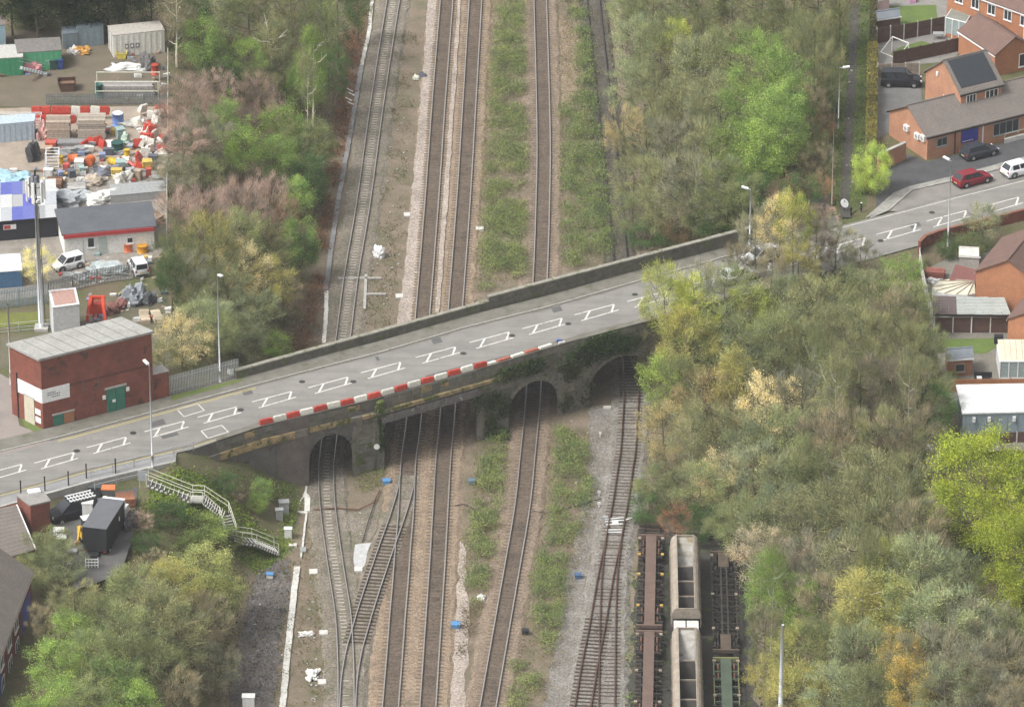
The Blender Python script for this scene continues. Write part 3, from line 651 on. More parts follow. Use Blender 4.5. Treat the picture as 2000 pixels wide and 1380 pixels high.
def tree_proto(seed, nl, ntw, lsz, H=10.0, Rr=3.4, low=.22, shape=1.0, clus=80, sig=.55, droop=0.0, trunk_r=.17, stems=1, upright=0.3):
    rg = np.random.default_rng(seed); tb = MB(); ends = []
    cz = H*(low+(1-low)*.52); rz = H*(1-low)*.5
    for s in range(stems):
        lean = rg.uniform(-1, 1, 2)*(.5 if stems == 1 else 1.3)
        tp = [Vector((lean[0]*t*1.1+rg.normal()*.06*H*.05, lean[1]*t*1.1+rg.normal()*.06*H*.05, H*.86*t)) for t in np.linspace(0, 1, 7)]
        tb.tube(tp, [trunk_r/(1+.3*(stems-1))*(1-.86*t) for t in np.linspace(0, 1, 7)], 6)
        for k in range(11 if stems == 1 else 6):
            t = low*.7+(.95-low*.7)*((k+rg.random())/11 if stems == 1 else (k+rg.random())/6); t = min(t, .97)
            o = tp[0].lerp(tp[-1], t) if False else tp[min(5, int(t*6))].lerp(tp[min(6, int(t*6)+1)], t*6-int(t*6))
            a = k*2.4+rg.uniform(-.5, .5); env = max(.25, math.sqrt(max(.05, 1-((o.z+.8-cz)/(rz*1.05))**2)))
            L = Rr*env*rg.uniform(.75, 1.05); rise = L*rg.uniform(.35, .9)*(.5+upright)
            e = o+Vector((math.cos(a)*L, math.sin(a)*L, rise)); e.z = min(e.z, H*.98)
            m_ = o.lerp(e, .5)+Vector((0, 0, -.12*L)); tb.tube([o, m_, e], [.075*(1.1-t*.7), .045, .014], 4, cap=False); ends.append((o, m_, e))
            for j in range(3):
                u = rg.uniform(.35, .9); q = (o.lerp(m_, u*2) if u < .5 else m_.lerp(e, u*2-1)); a2 = a+rg.uniform(-1.2, 1.2); l2 = L*rg.uniform(.3, .55)
                e2 = q+Vector((math.cos(a2)*l2, math.sin(a2)*l2, l2*rg.uniform(.2, 1.1))); tb.tube([q, e2], [.032, .01], 3, cap=False); ends.append((q, q, e2))
    # clump centres on an uneven envelope
    cc = []
    while len(cc) < clus:
        d = rg.normal(size=3); d /= np.linalg.norm(d); r = rg.uniform(.35, 1.08)**.6
        p_ = np.array([d[0]*Rr*r, d[1]*Rr*r, cz+d[2]*rz*r])
        if p_[2] < H*low*.6: continue
        f_ = (p_[2]-H*low)/(H*(1-low)); wd = 1.0 if shape == 1 else (1.15-.75*max(0, f_))
        cc.append((p_[0]*wd, p_[1]*wd, p_[2]))
    cc = np.array(cc)+rg.normal(size=(clus, 3))*.15
    wgt = rg.uniform(.45, 1.6, clus); wgt /= wgt.sum()
    V = []; F = []; mi = []; base = 0
    if ntw:
        k = rg.choice(clus, ntw, p=wgt); c0 = cc[k]+rg.normal(size=(ntw, 3))*sig*.55
        out = c0-np.array([0, 0, cz*.8]); out /= np.linalg.norm(out, axis=1)[:, None]
        out = out+rg.normal(size=(ntw, 3))*.55+np.array([0, 0, upright-droop*2.0]); out /= np.linalg.norm(out, axis=1)[:, None]
        v, f_ = ribbons(rg, c0, c0+out*rg.uniform(.35, 1.0, ntw)[:, None], .014); V.append(v); F.append(f_+base); mi += [1]*len(f_); base += len(v)
    if nl:
        k = rg.choice(clus, nl, p=wgt); q = rg.normal(size=(nl, 3))*sig; q[:, 2] *= .8; c0 = cc[k]+q
        if droop: c0[:, 2] -= rg.uniform(0, 1, nl)**2*droop*2
        v, f_ = leaves(rg, c0, lsz); V.append(v); F.append(f_+base); mi += [0]*len(f_)
    crown = build_np('crown', np.concatenate(V), np.concatenate(F), [LEAF, TWIG], mi)
    return tb.mesh('trunk', [TWIG]), crown
PROTO = {
 'leafy': [tree_proto(s, 9500, 1200, .18, low=.2, clus=70, sig=.48) for s in (1, 2, 3)],
 'wispy': [tree_proto(s, 5600, 3200, .15, low=.2, clus=70, sig=.46) for s in (11, 12, 13, 14)],
 'bare': [tree_proto(s, 2200, 5200, .13, low=.15, clus=75, sig=.42, upright=.8) for s in (21, 22, 23)],
 'thicket': [tree_proto(s, 200, 6000, .1, H=10, Rr=5.5, low=.05, clus=80, sig=.7, stems=5, upright=1.3, trunk_r=.13) for s in (31, 32)],
 'birch': [tree_proto(s, 3200, 2600, .15, low=.3, Rr=2.4, shape=2, clus=60, sig=.5, droop=.5, trunk_r=.15) for s in (41, 42, 43)],
 'catkin': [tree_proto(s, 6500, 2500, .16, low=.18, Rr=3.9, clus=60, sig=.5, stems=3) for s in (51, 52)],
 'bush': [tree_proto(s, 8000, 700, .3, H=10, Rr=5.6, low=.02, clus=55, sig=.8, stems=3, trunk_r=.1) for s in (61, 62, 63)],
 'maple': [tree_proto(s, 30000, 900, .15, low=.1, Rr=4.4, clus=80, sig=.5) for s in (71, 72)],
 'pole': [tree_proto(s, 1600, 1500, .14, low=.5, Rr=2.0, clus=40, sig=.45, trunk_r=.17) for s in (91, 92)],
 'conifer': [tree_proto(s, 8500, 600, .3, low=.05, Rr=3.0, shape=2, clus=90, sig=.55) for s in (81,)],
}
OL = (.12, .14, .06); OLB = (.135, .143, .07); GG = (.145, .17, .09); LG = (.125, .19, .04); BG = (.12, .185, .045); YG = (.24, .27, .045); DG = (.045, .085, .028)
CR = (.36, .31, .17); PK = (.235, .172, .15); BR = (.16, .142, .092); YB = (.2, .19, .055); MAP = (.37, .44, .07); EV = (.025, .045, .022); GB = (.155, .155, .108); RB = (.2, .11, .07)
CNAME = {OL: 'olive green', OLB: 'brownish olive', GG: 'grey-green', LG: 'light green', BG: 'bright green', YG: 'yellow-green', DG: 'dark green', CR: 'cream-blossomed', PK: 'pinkish-brown', BR: 'brown', YB: 'mustard-green', MAP: 'vivid lime-yellow', EV: 'blackish evergreen', GB: 'grey-brown', RB: 'russet'}
KNAME = {'leafy': ('leafy_tree', 'leafy tree', 'tree'), 'wispy': ('budding_tree', 'thinly budding tree', 'tree'), 'bare': ('bare_tree', 'bare twiggy tree', 'tree'), 'thicket': ('bare_shrub', 'bare thicket', 'shrub'),
         'birch': ('birch_tree', 'slender birch', 'tree'), 'catkin': ('willow_tree', 'willow in catkin', 'tree'), 'bush': ('bush', 'leafy bush', 'bush'), 'maple': ('maple_tree', 'broad spring-leaved tree', 'tree'), 'pole': ('birch_tree', 'tall bare-stemmed birch', 'tree'), 'conifer': ('conifer_tree', 'conifer', 'tree')}
LAND = [('the red brick substation', 165, 740), ('the telecom mast', 76, 500), ('the white building', 205, 450), ('the barrier heap', 295, 250), ('the white cabin', 265, 78),
        ('the green container', 80, 100), ('the palisade lamp post', 429, 620), ('the left parapet', 560, 700), ('the leftmost track', 700, 400), ('the steps', 420, 980), ('the black box truck', 200, 1050),
        ('the corner house', 25, 1200), ('the cinder track', 500, 1230), ('the right parapet', 1230, 520), ('the overgrown siding', 1185, 250), ('the parapet lamp post', 1463, 400), ('the footpath', 1660, 250),
        ('the path lamp', 1640, 160), ('the narrow hedge', 1700, 200), ('the shop', 1890, 240), ('the middle arch', 1042, 780), ('the right arch', 1200, 740), ('the points on the siding', 1198, 1030), ('the brown container wagons', 1268, 1150),
        ('the hopper wagons', 1338, 1130), ('the green wagon', 1420, 1320), ('the pale pole', 1524, 1300), ('the white flat-roofed building', 1935, 780), ('the brick shed', 1870, 710), ('the garden canopy', 1895, 620), ('the garden wall', 1850, 470),
        ('the bridge road', 1450, 560), ('the lime-yellow tree', 1910, 970), ('the bottom right corner', 2000, 1380), ('the bottom left corner', 0, 1380), ('the top left corner', 0, 0), ('the forked birch', 535, 100), ('the upper wood centre', 1400, 180), ('the lower wood centre', 1560, 800), ('the crossover rails', 740, 1130)]
GROUPS = {}
def where(cx, cy, far=0):
    ds = sorted(LAND, key=lambda q: (q[1]-cx)**2+(q[2]-cy)**2); nm, lx, ly = ds[far]
    dx, dy = cx-lx, cy-ly; d = math.hypot(dx, dy)
    pre = 'beside' if d < 45 else ''
    if pre: return 'beside '+nm
    a = math.degrees(math.atan2(-dy, dx)) % 360
    dirn = ['right of', 'above and right of', 'above', 'above and left of', 'left of', 'below and left of', 'below', 'below and right of'][int((a+22.5)//45) % 8]
    return ('just ' if d < 85 else ('' if d < 150 else 'well '))+dirn+' '+nm
TREES = []
def tree(x, ytop, h, w, kind, col, twig=None, grp=None, lab=None, z=None, sink=0.0, yb=None):
    """x, ytop: photo position of the crown's top; h, w in metres"""
    yb = yb if yb is not None else ytop+h*16.5
    p_ = G(x, yb) if z is None else P(x, yb, z)
    pr = PROTO[kind]; k = rnd.randrange(len(pr)); tm, cm = pr[k]
    nm, kn, cat = KNAME[kind]; lb = lab
    if lb is None:
        cn = CNAME.get(col, 'green'); sz = 'tall ' if h > 10.5 else ('small ' if h < 4.5 else '')
        for far in (0, 1, 2, 3):
            lb = f'{sz}{cn} {kn} {where(x, ytop+h*7, far)}'
            if lb not in LABELS: break
        else:
            for ex in ('taller', 'leaning', 'rounder', 'denser', 'broader'):
                if f'{ex} {lb}' not in LABELS: lb = f'{ex} {lb}'; break
    o = thing(nm, lb, cat, p_-Vector((0, 0, .25+sink)), rnd.uniform(0, 6.28), grp)
    sx = w/7.0/({'thicket': 1.6, 'bush': 1.6, 'birch': .72, 'maple': 1.25, 'catkin': 1.12, 'conifer': .88}.get(kind, 1.0)); sz_ = h/10.0
    sx *= .93; o.scale = (sx*rnd.uniform(.92, 1.08), sx*rnd.uniform(.92, 1.08), sz_)
    t = bpy.data.objects.new('trunk', tm); c_ = bpy.data.objects.new('crown', cm)
    tc = twig or {'birch': (.3, .28, .25), 'thicket': col, 'bare': tuple(v*.8 for v in col)}.get(kind, (.15, .13, .10))
    j = rnd.uniform(.78, 1.25)*(1.95 if col not in (EV, MAP) else 1.0); lu = .3*col[0]+.6*col[1]+.1*col[2]; col = tuple(v*.88+lu*.12 for v in col) if col not in (EV, MAP) else col
    for q, cc_ in ((t, tc), (c_, tuple(v*j for v in col))):
        C.objects.link(q); q.parent = o; q.color = (*cc_, 1)
    TREES.append((x, ytop, h)); return o
# leaf mass shading twigs a little browner than the leaves is done by the twig ribbons themselves
UL = 'trees on the bank between the yard and the railway'
for a in [(345, -60, 11.5, 4.5, 'birch', BR, (.62, .6, .56)), (535, 22, 9.5, 5.5, 'birch', OLB, (.62, .6, .56)), (612, 40, 13.5, 4.5, 'birch', LG, (.6, .58, .54)), (640, -20, 12, 5, 'birch', OL), (575, -40, 12, 6, 'wispy', OL),
          (395, 15, 8, 5.5, 'leafy', BG), (375, -40, 9, 5, 'leafy', DG), (440, -60, 9, 6, 'wispy', GG), (490, -50, 10, 7, 'wispy', OL), (545, -60, 9, 6, 'bare', BR), (660, -70, 12, 6, 'wispy', DG), (700, -60, 9, 4, 'leafy', OL),
          (480, 70, 7, 6, 'wispy', LG), (560, 70, 8, 6, 'wispy', OLB), (505, 110, 6, 5, 'bare', OLB), (650, 80, 9, 4.5, 'wispy', DG), (595, 110, 8, 5, 'wispy', LG),
          (430, 95, 4.5, 6, 'bush', DG), (365, 145, 5.5, 6.5, 'thicket', PK), (420, 135, 5.5, 6, 'thicket', PK), (340, 200, 5, 5.5, 'thicket', PK), (500, 140, 5.5, 6, 'thicket', PK), (530, 190, 5, 5, 'thicket', PK),
          (442, 180, 6.5, 3.6, 'leafy', BG), (472, 232, 7, 5, 'leafy', LG), (400, 215, 7, 7, 'bare', GB), (360, 235, 6.5, 6, 'bare', PK), (345, 300, 5, 5, 'wispy', GB), (395, 300, 4.5, 5.5, 'wispy', OL),
          (555, 188, 8.5, 6, 'leafy', LG), (590, 225, 8, 6.5, 'wispy', OL), (540, 260, 6.5, 5.5, 'leafy', BG), (605, 290, 7, 5.5, 'leafy', DG), (625, 225, 7, 4, 'leafy', OL), (580, 345, 5, 4.5, 'leafy', BG), (615, 340, 5, 3.5, 'leafy', DG),
          (395, 365, 6, 7, 'thicket', PK), (465, 350, 6.5, 7, 'thicket', PK), (520, 340, 7, 6.5, 'thicket', PK), (350, 370, 5.5, 6, 'thicket', PK), (555, 380, 5, 4, 'thicket', RB),
          (588, 420, 7, 4.6, 'leafy', BG), (590, 455, 5.5, 4, 'leafy', DG),
          (345, 440, 9.5, 5.5, 'wispy', OL), (405, 415, 8.5, 6.5, 'wispy', YB), (470, 410, 8, 6.5, 'wispy', OL), (425, 445, 8, 6.5, 'bare', OLB), (520, 440, 8, 6.5, 'bare', OLB), (370, 480, 8, 6, 'bare', GB), (475, 470, 7.5, 6, 'catkin', CR), (525, 505, 7, 6, 'catkin', YB),
          (335, 490, 8, 3.4, 'leafy', DG), (440, 520, 6, 6, 'wispy', GG), (385, 545, 5, 6, 'wispy', OL), (555, 540, 5, 4.5, 'bare', BR), (500, 570, 6, 6, 'wispy', GG), (455, 585, 6.5, 6, 'wispy', GG), (400, 585, 6.5, 6, 'wispy', GG), (425, 610, 6, 5, 'wispy', OL),
          (355, 615, 6.3, 6.5, 'catkin', CR), (540, 645, 3.2, 3.4, 'bush', LG), (480, 640, 4, 5, 'wispy', GG), (320, 660, 4.5, 3.5, 'wispy', OLB)]:
    tree(*a, grp=UL)
for x, yt, h, wd in ((25, -110, 11, 7), (75, -120, 12, 7), (120, -115, 11.5, 7), (165, -100, 10.5, 7), (210, -110, 11, 7), (255, -100, 10.5, 6.5), (300, -90, 10, 6), (150, -75, 7.5, 6), (60, -60, 7, 6), (235, -68, 7, 6)):
    tree(x, yt, h, wd, 'leafy' if x != 165 and x != 60 else 'conifer', EV if x != 60 else DG, z=ZR, grp='dark trees behind the top yard')
tree(75, 482, 4.2, 4, 'catkin', (.42, .38, .16), z=ZR, lab='straw-coloured bush behind the foot of the telecom mast')
LL = 'trees and bushes on the bank below the steps'
for a in [(95, 1040, 5, 5.5, 'wispy', OL), (130, 1065, 4.5, 4.5, 'wispy', GG), (60, 1090, 4, 4, 'wispy', OL), (395, 1072, 7.5, 6.5, 'leafy', (.2, .22, .075)), (335, 1095, 7.5, 6, 'wispy', YB), (430, 1120, 6.5, 5.5, 'leafy', (.17, .19, .07)), (265, 1105, 7, 6.5, 'wispy', OL), (300, 1150, 8, 7, 'wispy', OLB),
          (205, 1170, 7, 6, 'wispy', OL), (150, 1200, 7, 6, 'leafy', LG), (250, 1200, 8, 7, 'wispy', OL), (395, 1170, 7, 6.5, 'bare', BR), (350, 1200, 8, 7, 'wispy', OLB), (110, 1260, 6.5, 5.5, 'leafy', LG), (180, 1250, 7, 6, 'wispy', OL), (305, 1260, 7.5, 6.5, 'wispy', OL),
          (230, 1290, 7, 6.5, 'leafy', (.1, .15, .045)), (120, 1330, 6, 5.5, 'leafy', LG), (180, 1340, 6, 6, 'wispy', OL), (340, 1320, 7, 6, 'bare', BR), (265, 1350, 6, 6, 'leafy', LG), (90, 1185, 5, 4, 'bare', BR), (60, 1370, 4, 4.5, 'bush', LG), (420, 1260, 6, 5, 'bare', GB), (150, 1140, 5, 5, 'bare', OLB),
          (330, 985, 2.2, 4, 'bush', DG), (285, 1045, 2, 3, 'bush', DG), (405, 1010, 2.4, 5, 'bush', (.11, .15, .04)), (445, 1030, 2.2, 4, 'bush', OL), (370, 1040, 2.2, 4, 'bush', (.11, .15, .04)), (512, 935, 2.6, 3, 'bush', BG), (440, 925, 1.8, 2.8, 'bush', DG), (500, 965, 2, 2.6, 'bush', LG), (270, 1000, 1.8, 3, 'thicket', PK), (300, 1075, 2, 3.4, 'thicket', BR), (455, 945, 1.8, 2.6, 'thicket', BR)]:
    tree(*a, grp=LL)
UR = 'trees of the wood above the road on the right'
for a in [(1225, -60, 9, 6, 'wispy', GG), (1270, -50, 10, 7, 'wispy', OL), (1320, -70, 11, 7, 'wispy', GG), (1375, -70, 11, 7.5, 'wispy', OL), (1430, -80, 11, 7, 'wispy', OLB), (1490, -70, 11, 7, 'wispy', OL), (1545, -80, 12, 7, 'bare', OLB), (1600, -90, 13, 6.5, 'wispy', OLB), (1640, -90, 11, 5, 'bare', BR),
          (1245, 20, 9, 6.5, 'wispy', GG), (1295, 35, 10, 7, 'wispy', OL), (1325, 28, 8, 5, 'wispy', YG), (1365, 60, 10.5, 8, 'wispy', (.17, .185, .1)), (1425, 40, 10, 7, 'wispy', OL), (1480, 55, 11, 8, 'wispy', LG), (1530, 80, 11, 7.5, 'leafy', BG), (1590, 20, 12, 5.5, 'bare', OLB), (1615, 70, 10, 4, 'wispy', OLB), (1565, 20, 10, 5, 'wispy', OL),
          (1230, 110, 8, 6, 'wispy', GG), (1275, 125, 9, 7, 'bare', OLB), (1330, 140, 9.5, 8, 'wispy', OLB), (1400, 140, 10, 8, 'wispy', (.17, .185, .1)), (1455, 150, 10, 7.5, 'leafy', LG), (1515, 160, 10, 7, 'leafy', BG), (1545, 140, 9, 5.5, 'leafy', BG), (1580, 150, 8, 4.5, 'bare', BR),
          (1220, 200, 7, 5.5, 'bare', (.2, .17, .09)), (1265, 215, 9, 7, 'bare', OLB), (1320, 225, 9.5, 8, 'bare', GB), (1385, 235, 9.5, 8, 'bare', OLB), (1440, 220, 9, 7, 'leafy', LG), (1490, 230, 9, 7, 'leafy', (.135, .2, .04)), (1530, 215, 8, 6, 'leafy', BG), (1475, 275, 7, 6, 'leafy', LG),
          (1235, 300, 7.5, 6, 'wispy', OLB), (1290, 300, 9, 7, 'bare', OLB), (1350, 300, 9.5, 8.5, 'bare', GB), (1420, 300, 8.5, 7, 'bare', OL), (1240, 370, 6, 5, 'wispy', OL), (1300, 370, 6, 6, 'wispy', OLB), (1380, 370, 6, 6, 'wispy', OL), (1440, 350, 6, 5, 'wispy', OL), (1330, 410, 3.5, 5, 'bush', (.12, .085, .05)), (1270, 430, 3, 5, 'bush', DG), (1390, 400, 3.5, 5, 'bush', DG), (1480, 340, 4.5, 6, 'bush', DG),
          (1600, 215, 4, 4.5, 'thicket', RB), (1595, 280, 4, 4.5, 'thicket', BR), (1600, 340, 3.5, 4, 'thicket', RB), (1565, 340, 4, 5, 'bush', DG), (1540, 345, 3.5, 5, 'bush', (.1, .07, .045)), (1585, 235, 4, 3.5, 'bush', OL), (1610, 150, 4, 3.5, 'bush', DG), (1615, 400, 2, 3, 'thicket', PK), (1575, 395, 2.5, 3.5, 'bush', BR)]:
    tree(*a, grp=UR)
RS = 'trees on the near roadside right of the bridge'
for a in [(1475, 405, 8, 5, 'bare', GB), (1520, 378, 9, 5, 'catkin', (.5, .42, .22)), (1550, 372, 10, 4.5, 'wispy', YG), (1590, 420, 8, 4.5, 'bare', (.1, .085, .07)), (1630, 430, 7, 5, 'bare', GB), (1440, 470, 5, 3.5, 'bare', BR), (1560, 470, 6, 5, 'wispy', YB), (1370, 510, 7.5, 5, 'bare', GB), (1680, 470, 5.5, 4.5, 'bare', GB), (1505, 480, 6, 4, 'bare', BR)]:
    tree(*a, grp=RS)
LR = 'trees of the wood below the road on the right'
for a in [(1350, 540, 10, 5.5, 'wispy', YG), (1420, 520, 9.5, 6, 'wispy', OL), (1465, 545, 9, 6, 'leafy', (.19, .22, .045)), (1530, 540, 9, 6.5, 'wispy', GG), (1590, 545, 9, 7, 'wispy', OLB), (1650, 530, 8.5, 7, 'wispy', OL), (1710, 535, 8, 6.5, 'bare', OLB), (1755, 500, 7, 5.5, 'wispy', LG), (1780, 550, 7, 5, 'wispy', OL), (1740, 560, 8, 7, 'bare', BR),
          (1265, 605, 9, 4.5, 'catkin', (.22, .2, .11)), (1300, 590, 10.5, 6, 'wispy', (.17, .19, .04)), (1345, 600, 10, 6.5, 'wispy', YB), (1400, 600, 10, 7, 'wispy', OL), (1455, 620, 10, 7, 'wispy', GG), (1515, 610, 10, 7.5, 'wispy', OL), (1580, 610, 10, 7.5, 'bare', OLB), (1640, 600, 10, 8, 'wispy', OLB), (1705, 610, 10, 8, 'bare', OLB), (1770, 620, 9.5, 7, 'bare', OLB), (1805, 640, 8, 5, 'wispy', OL),
          (1290, 690, 8, 5, 'leafy', (.15, .2, .04)), (1330, 700, 8.5, 5.5, 'wispy', OL), (1380, 720, 8.5, 7, 'catkin', (.26, .21, .1)), (1430, 680, 10, 4.5, 'birch', YB, (.34, .33, .3)), (1500, 735, 8.5, 7, 'catkin', CR), (1560, 720, 9, 7, 'bare', GB), (1620, 700, 12, 5.5, 'birch', OLB, (.34, .33, .3)), (1680, 690, 10, 7.5, 'bare', OLB), (1740, 700, 10, 8, 'bare', (.16, .14, .105)), (1795, 700, 9, 6.5, 'bare', OLB), (1835, 760, 6, 5, 'leafy', DG), (1830, 830, 5, 4, 'bush', DG),
          (1300, 790, 7.5, 6, 'wispy', (.2, .17, .08)), (1350, 790, 9, 5, 'birch', OLB, (.4, .39, .36)), (1410, 800, 9, 7.5, 'wispy', OLB), (1470, 820, 9, 7, 'wispy', GG), (1535, 810, 9, 7.5, 'wispy', OL), (1600, 815, 9, 7, 'bare', (.17, .145, .095)), (1660, 800, 9.5, 8, 'bare', (.17, .145, .095)), (1725, 800, 10, 8, 'bare', OLB), (1780, 810, 9.5, 7, 'bare', BR),
          (1280, 905, 6, 5, 'wispy', OL), (1320, 900, 6, 5.5, 'bare', BR), (1370, 910, 7, 6.5, 'wispy', OL), (1415, 885, 8, 6.5, 'catkin', CR), (1475, 870, 9.5, 7.5, 'wispy', (.16, .18, .11)), (1540, 890, 9.5, 8, 'wispy', OLB), (1605, 890, 9, 7.5, 'wispy', OL), (1665, 880, 11, 6, 'birch', OLB), (1720, 900, 10, 8, 'wispy', OLB), (1785, 890, 10, 7.5, 'bare', OLB), (1270, 960, 3.5, 4.5, 'bush', DG), (1320, 985, 3.5, 5, 'thicket', RB), (1370, 990, 4, 5, 'bush', DG), (1420, 985, 5, 5.5, 'wispy', OL),
          (1460, 975, 8, 6.5, 'wispy', OL), (1525, 960, 9.5, 8, 'wispy', GG), (1590, 965, 10, 8.5, 'wispy', OLB), (1660, 940, 10.5, 9, 'wispy', OLB), (1730, 970, 10.5, 9, 'bare', OLB), (1790, 980, 10, 7.5, 'bare', BR), (1480, 1030, 8, 6, 'catkin', (.36, .31, .22)), (1540, 1050, 9, 7, 'bare', (.19, .16, .125)), (1600, 1050, 9.5, 8, 'bare', GB), (1670, 1050, 10, 8, 'wispy', OLB), (1735, 1060, 9, 7, 'wispy', (.19, .21, .06)), (1800, 1060, 9.5, 7.5, 'wispy', GG), (1855, 1080, 8, 6.5, 'wispy', GG),
          (1490, 1085, 9.5, 5, 'birch', LG, (.4, .39, .36)), (1555, 1130, 8, 5.5, 'leafy', LG), (1610, 1130, 9, 7.5, 'bare', BR), (1670, 1130, 10, 6, 'birch', YB, (.34, .32, .29)), (1725, 1130, 8.5, 6.5, 'leafy', (.22, .23, .06)), (1785, 1140, 9, 7, 'wispy', OL), (1850, 1160, 9, 8, 'wispy', GG), (1915, 1180, 8.5, 8, 'bare', GB), (1970, 1210, 8, 7, 'wispy', OL),
          (1490, 1190, 8, 4, 'wispy', OLB), (1560, 1230, 8, 6, 'wispy', (.2, .21, .055)), (1620, 1220, 8.5, 7, 'wispy', OL), (1680, 1230, 8.5, 7, 'wispy', GG), (1755, 1240, 8, 5, 'leafy', (.26, .2, .05)), (1820, 1230, 9, 8, 'bare', GB), (1890, 1260, 9, 8, 'bare', GB), (1960, 1270, 8.5, 7.5, 'bare', BR),
          (1500, 1290, 6, 5, 'wispy', YB), (1560, 1310, 7, 6, 'wispy', YB), (1630, 1310, 7, 6.5, 'wispy', GG), (1700, 1310, 7, 6, 'wispy', OL), (1775, 1300, 7.5, 5, 'leafy', (.26, .2, .05)), (1850, 1310, 7.5, 7, 'wispy', GG), (1930, 1330, 7, 7, 'bare', GB), (1985, 1350, 7, 6, 'bare', BR)]:
    tree(*a, grp=LR)
for a in [(1630, 690, 15, 4.5, 'pole', OLB, (.42, .41, .38)), (1772, 690, 14, 4, 'pole', OLB, (.36, .35, .32)), (1352, 770, 8, 3.5, 'pole', OLB, (.5, .48, .45)), (1560, 860, 12, 4, 'pole', OL, (.36, .35, .32)), (1505, 1080, 12, 4, 'pole', LG, (.42, .41, .38)), (1690, 1050, 12, 4, 'pole', OLB, (.38, .36, .33)), (1360, 180, 12, 4.5, 'pole', OLB, (.34, .33, .3)), (1285, 190, 10, 4, 'pole', OLB, (.34, .33, .3)), (600, 90, 12.5, 4, 'pole', OLB, (.5, .48, .45)), (1590, 640, 12, 4, 'pole', OL, (.3, .29, .27))]:
    tree(*a, grp=LR if a[1] > 600 else UR if a[0] > 1000 else UL)
tree(1915, 862, 12.5, 11, 'maple', MAP, z=6.6, lab='large vivid lime-yellow tree at the right edge below the white flat roof')
tree(1995, 1010, 11.5, 10, 'maple', MAP, z=6.4, lab='second vivid lime-yellow tree lower down at the right edge')
tree(1985, 885, 11, 8, 'maple', MAP, z=6.4, lab='lime-yellow tree cut by the right edge behind the largest one')
tree(1690, 312, 3.8, 3.0, 'bush', (.2, .24, .05), z=ZR, lab='duller green bush between the footpath and the bright yellow-green one')
tree(1702, 278, 6.2, 4.6, 'maple', (.22, .29, .05), z=ZR, lab='bright yellow-green bush at the end of the narrow hedge by the forecourt')
tree(1920, 397, 4.8, 4.5, 'wispy', (.14, .15, .085), z=ZR-.4, lab='grey-green young tree inside the garden wall by the road')
tree(1848, 455, 3.2, 2.6, 'bush', DG, z=ZR-.6, lab='dark green shrub in the corner of the garden wall')
tree(1895, 455, 2.2, 5, 'bush', (.1, .13, .05), z=ZR-.5, lab='low green shrub behind the garden wall below the young tree')
tree(1855, 722, 1.8, 1.6, 'bush', BG, z=7.0, lab='bright green shrub at the corner of the brick shed')

# ---- leaf and scrub masses nobody could count
def inpoly(pts, X, Y):
    ins = np.zeros(len(X), bool); n_ = len(pts)
    for k in range(n_):
        (x0, y0), (x1, y1) = pts[k], pts[(k+1) % n_]
        c_ = ((y0 > Y) != (y1 > Y)); ins ^= c_ & (X < (x1-x0)*(Y-y0)/(y1-y0+1e-12)+x0)
    return ins
def scrub(name, label, pts, dens, size, hmax, col, z=None, lump=.35, twigs=0.0, cat='scrub', gap=.35):
    """pts: photo outline on the ground; leaves heaped in uneven clumps"""
    w_ = [(G(x, y) if z is None else P(x, y, z)) for x, y in pts]; pl = [(p_.x, p_.y) for p_ in w_]
    rg = np.random.default_rng(abs(hash(label)) % 1000 if False else sum(map(ord, label)))
    x0, x1 = min(p_[0] for p_ in pl), max(p_[0] for p_ in pl); y0, y1 = min(p_[1] for p_ in pl), max(p_[1] for p_ in pl)
    area = (x1-x0)*(y1-y0); n_ = int(area*dens); X = rg.uniform(x0, x1, n_); Y = rg.uniform(y0, y1, n_)
    k = inpoly(pl, X, Y); X, Y = X[k], Y[k]
    # clump field
    nc = max(6, int(area*lump)); cx, cy, cr, ch = rg.uniform(x0, x1, nc), rg.uniform(y0, y1, nc), rg.uniform(.5, 1.8, nc), rg.uniform(.3, 1, nc)
    fld = np.zeros(len(X))
    for a in range(0, len(X), 4000):
        d2 = ((X[a:a+4000, None]-cx)**2+(Y[a:a+4000, None]-cy)**2)/cr**2
        fld[a:a+4000] = np.max(ch*np.clip(1-d2, 0, 1)**.5, axis=1)
    keep = (fld > gap*rg.uniform(.4, 1.4, len(X))); X, Y, fld = X[keep], Y[keep], fld[keep]
    X = X+rg.normal(size=len(X))*.3; Y = Y+rg.normal(size=len(Y))*.3
    Zg = hgt(X, Y) if z is None else np.full(len(X), z)
    Z = Zg+fld*hmax*rg.uniform(.05, 1, len(X))**.6+.04
    pts3 = np.stack([X, Y, Z], 1); nt_ = int(len(X)*twigs)
    v, f_ = leaves(rg, pts3[nt_:], size, up=.8, aspect=.7); mi = [0]*len(f_)
    if nt_:
        a = pts3[:nt_]; e = a+rg.normal(size=a.shape)*np.array([.35, .35, .25])+np.array([0, 0, .25]); v2, f2 = ribbons(rg, a, e, .016); f2 = f2+len(v); v = np.concatenate([v, v2]); f_ = np.concatenate([f_, f2]); mi += [1]*len(f2)
    o = bpy.data.objects.new(name, build_np(name, v, f_, [LEAF, TWIG], mi)); C.objects.link(o); o.color = (*col, 1); return stuff(o, label, cat)
SG = (.19, .25, .1); SG2 = (.205, .26, .105)
scrub('bramble_scrub', 'low green bramble scrub between the two main tracks and the single track, above the bridge', [(975, -10), (1022, -10), (1026, 150), (1030, 300), (1030, 430), (1030, 540), (985, 560), (935, 575), (940, 480), (950, 300), (962, 120)], 135, .165, 1.5, SG2, gap=.38, lump=.38, twigs=.18)
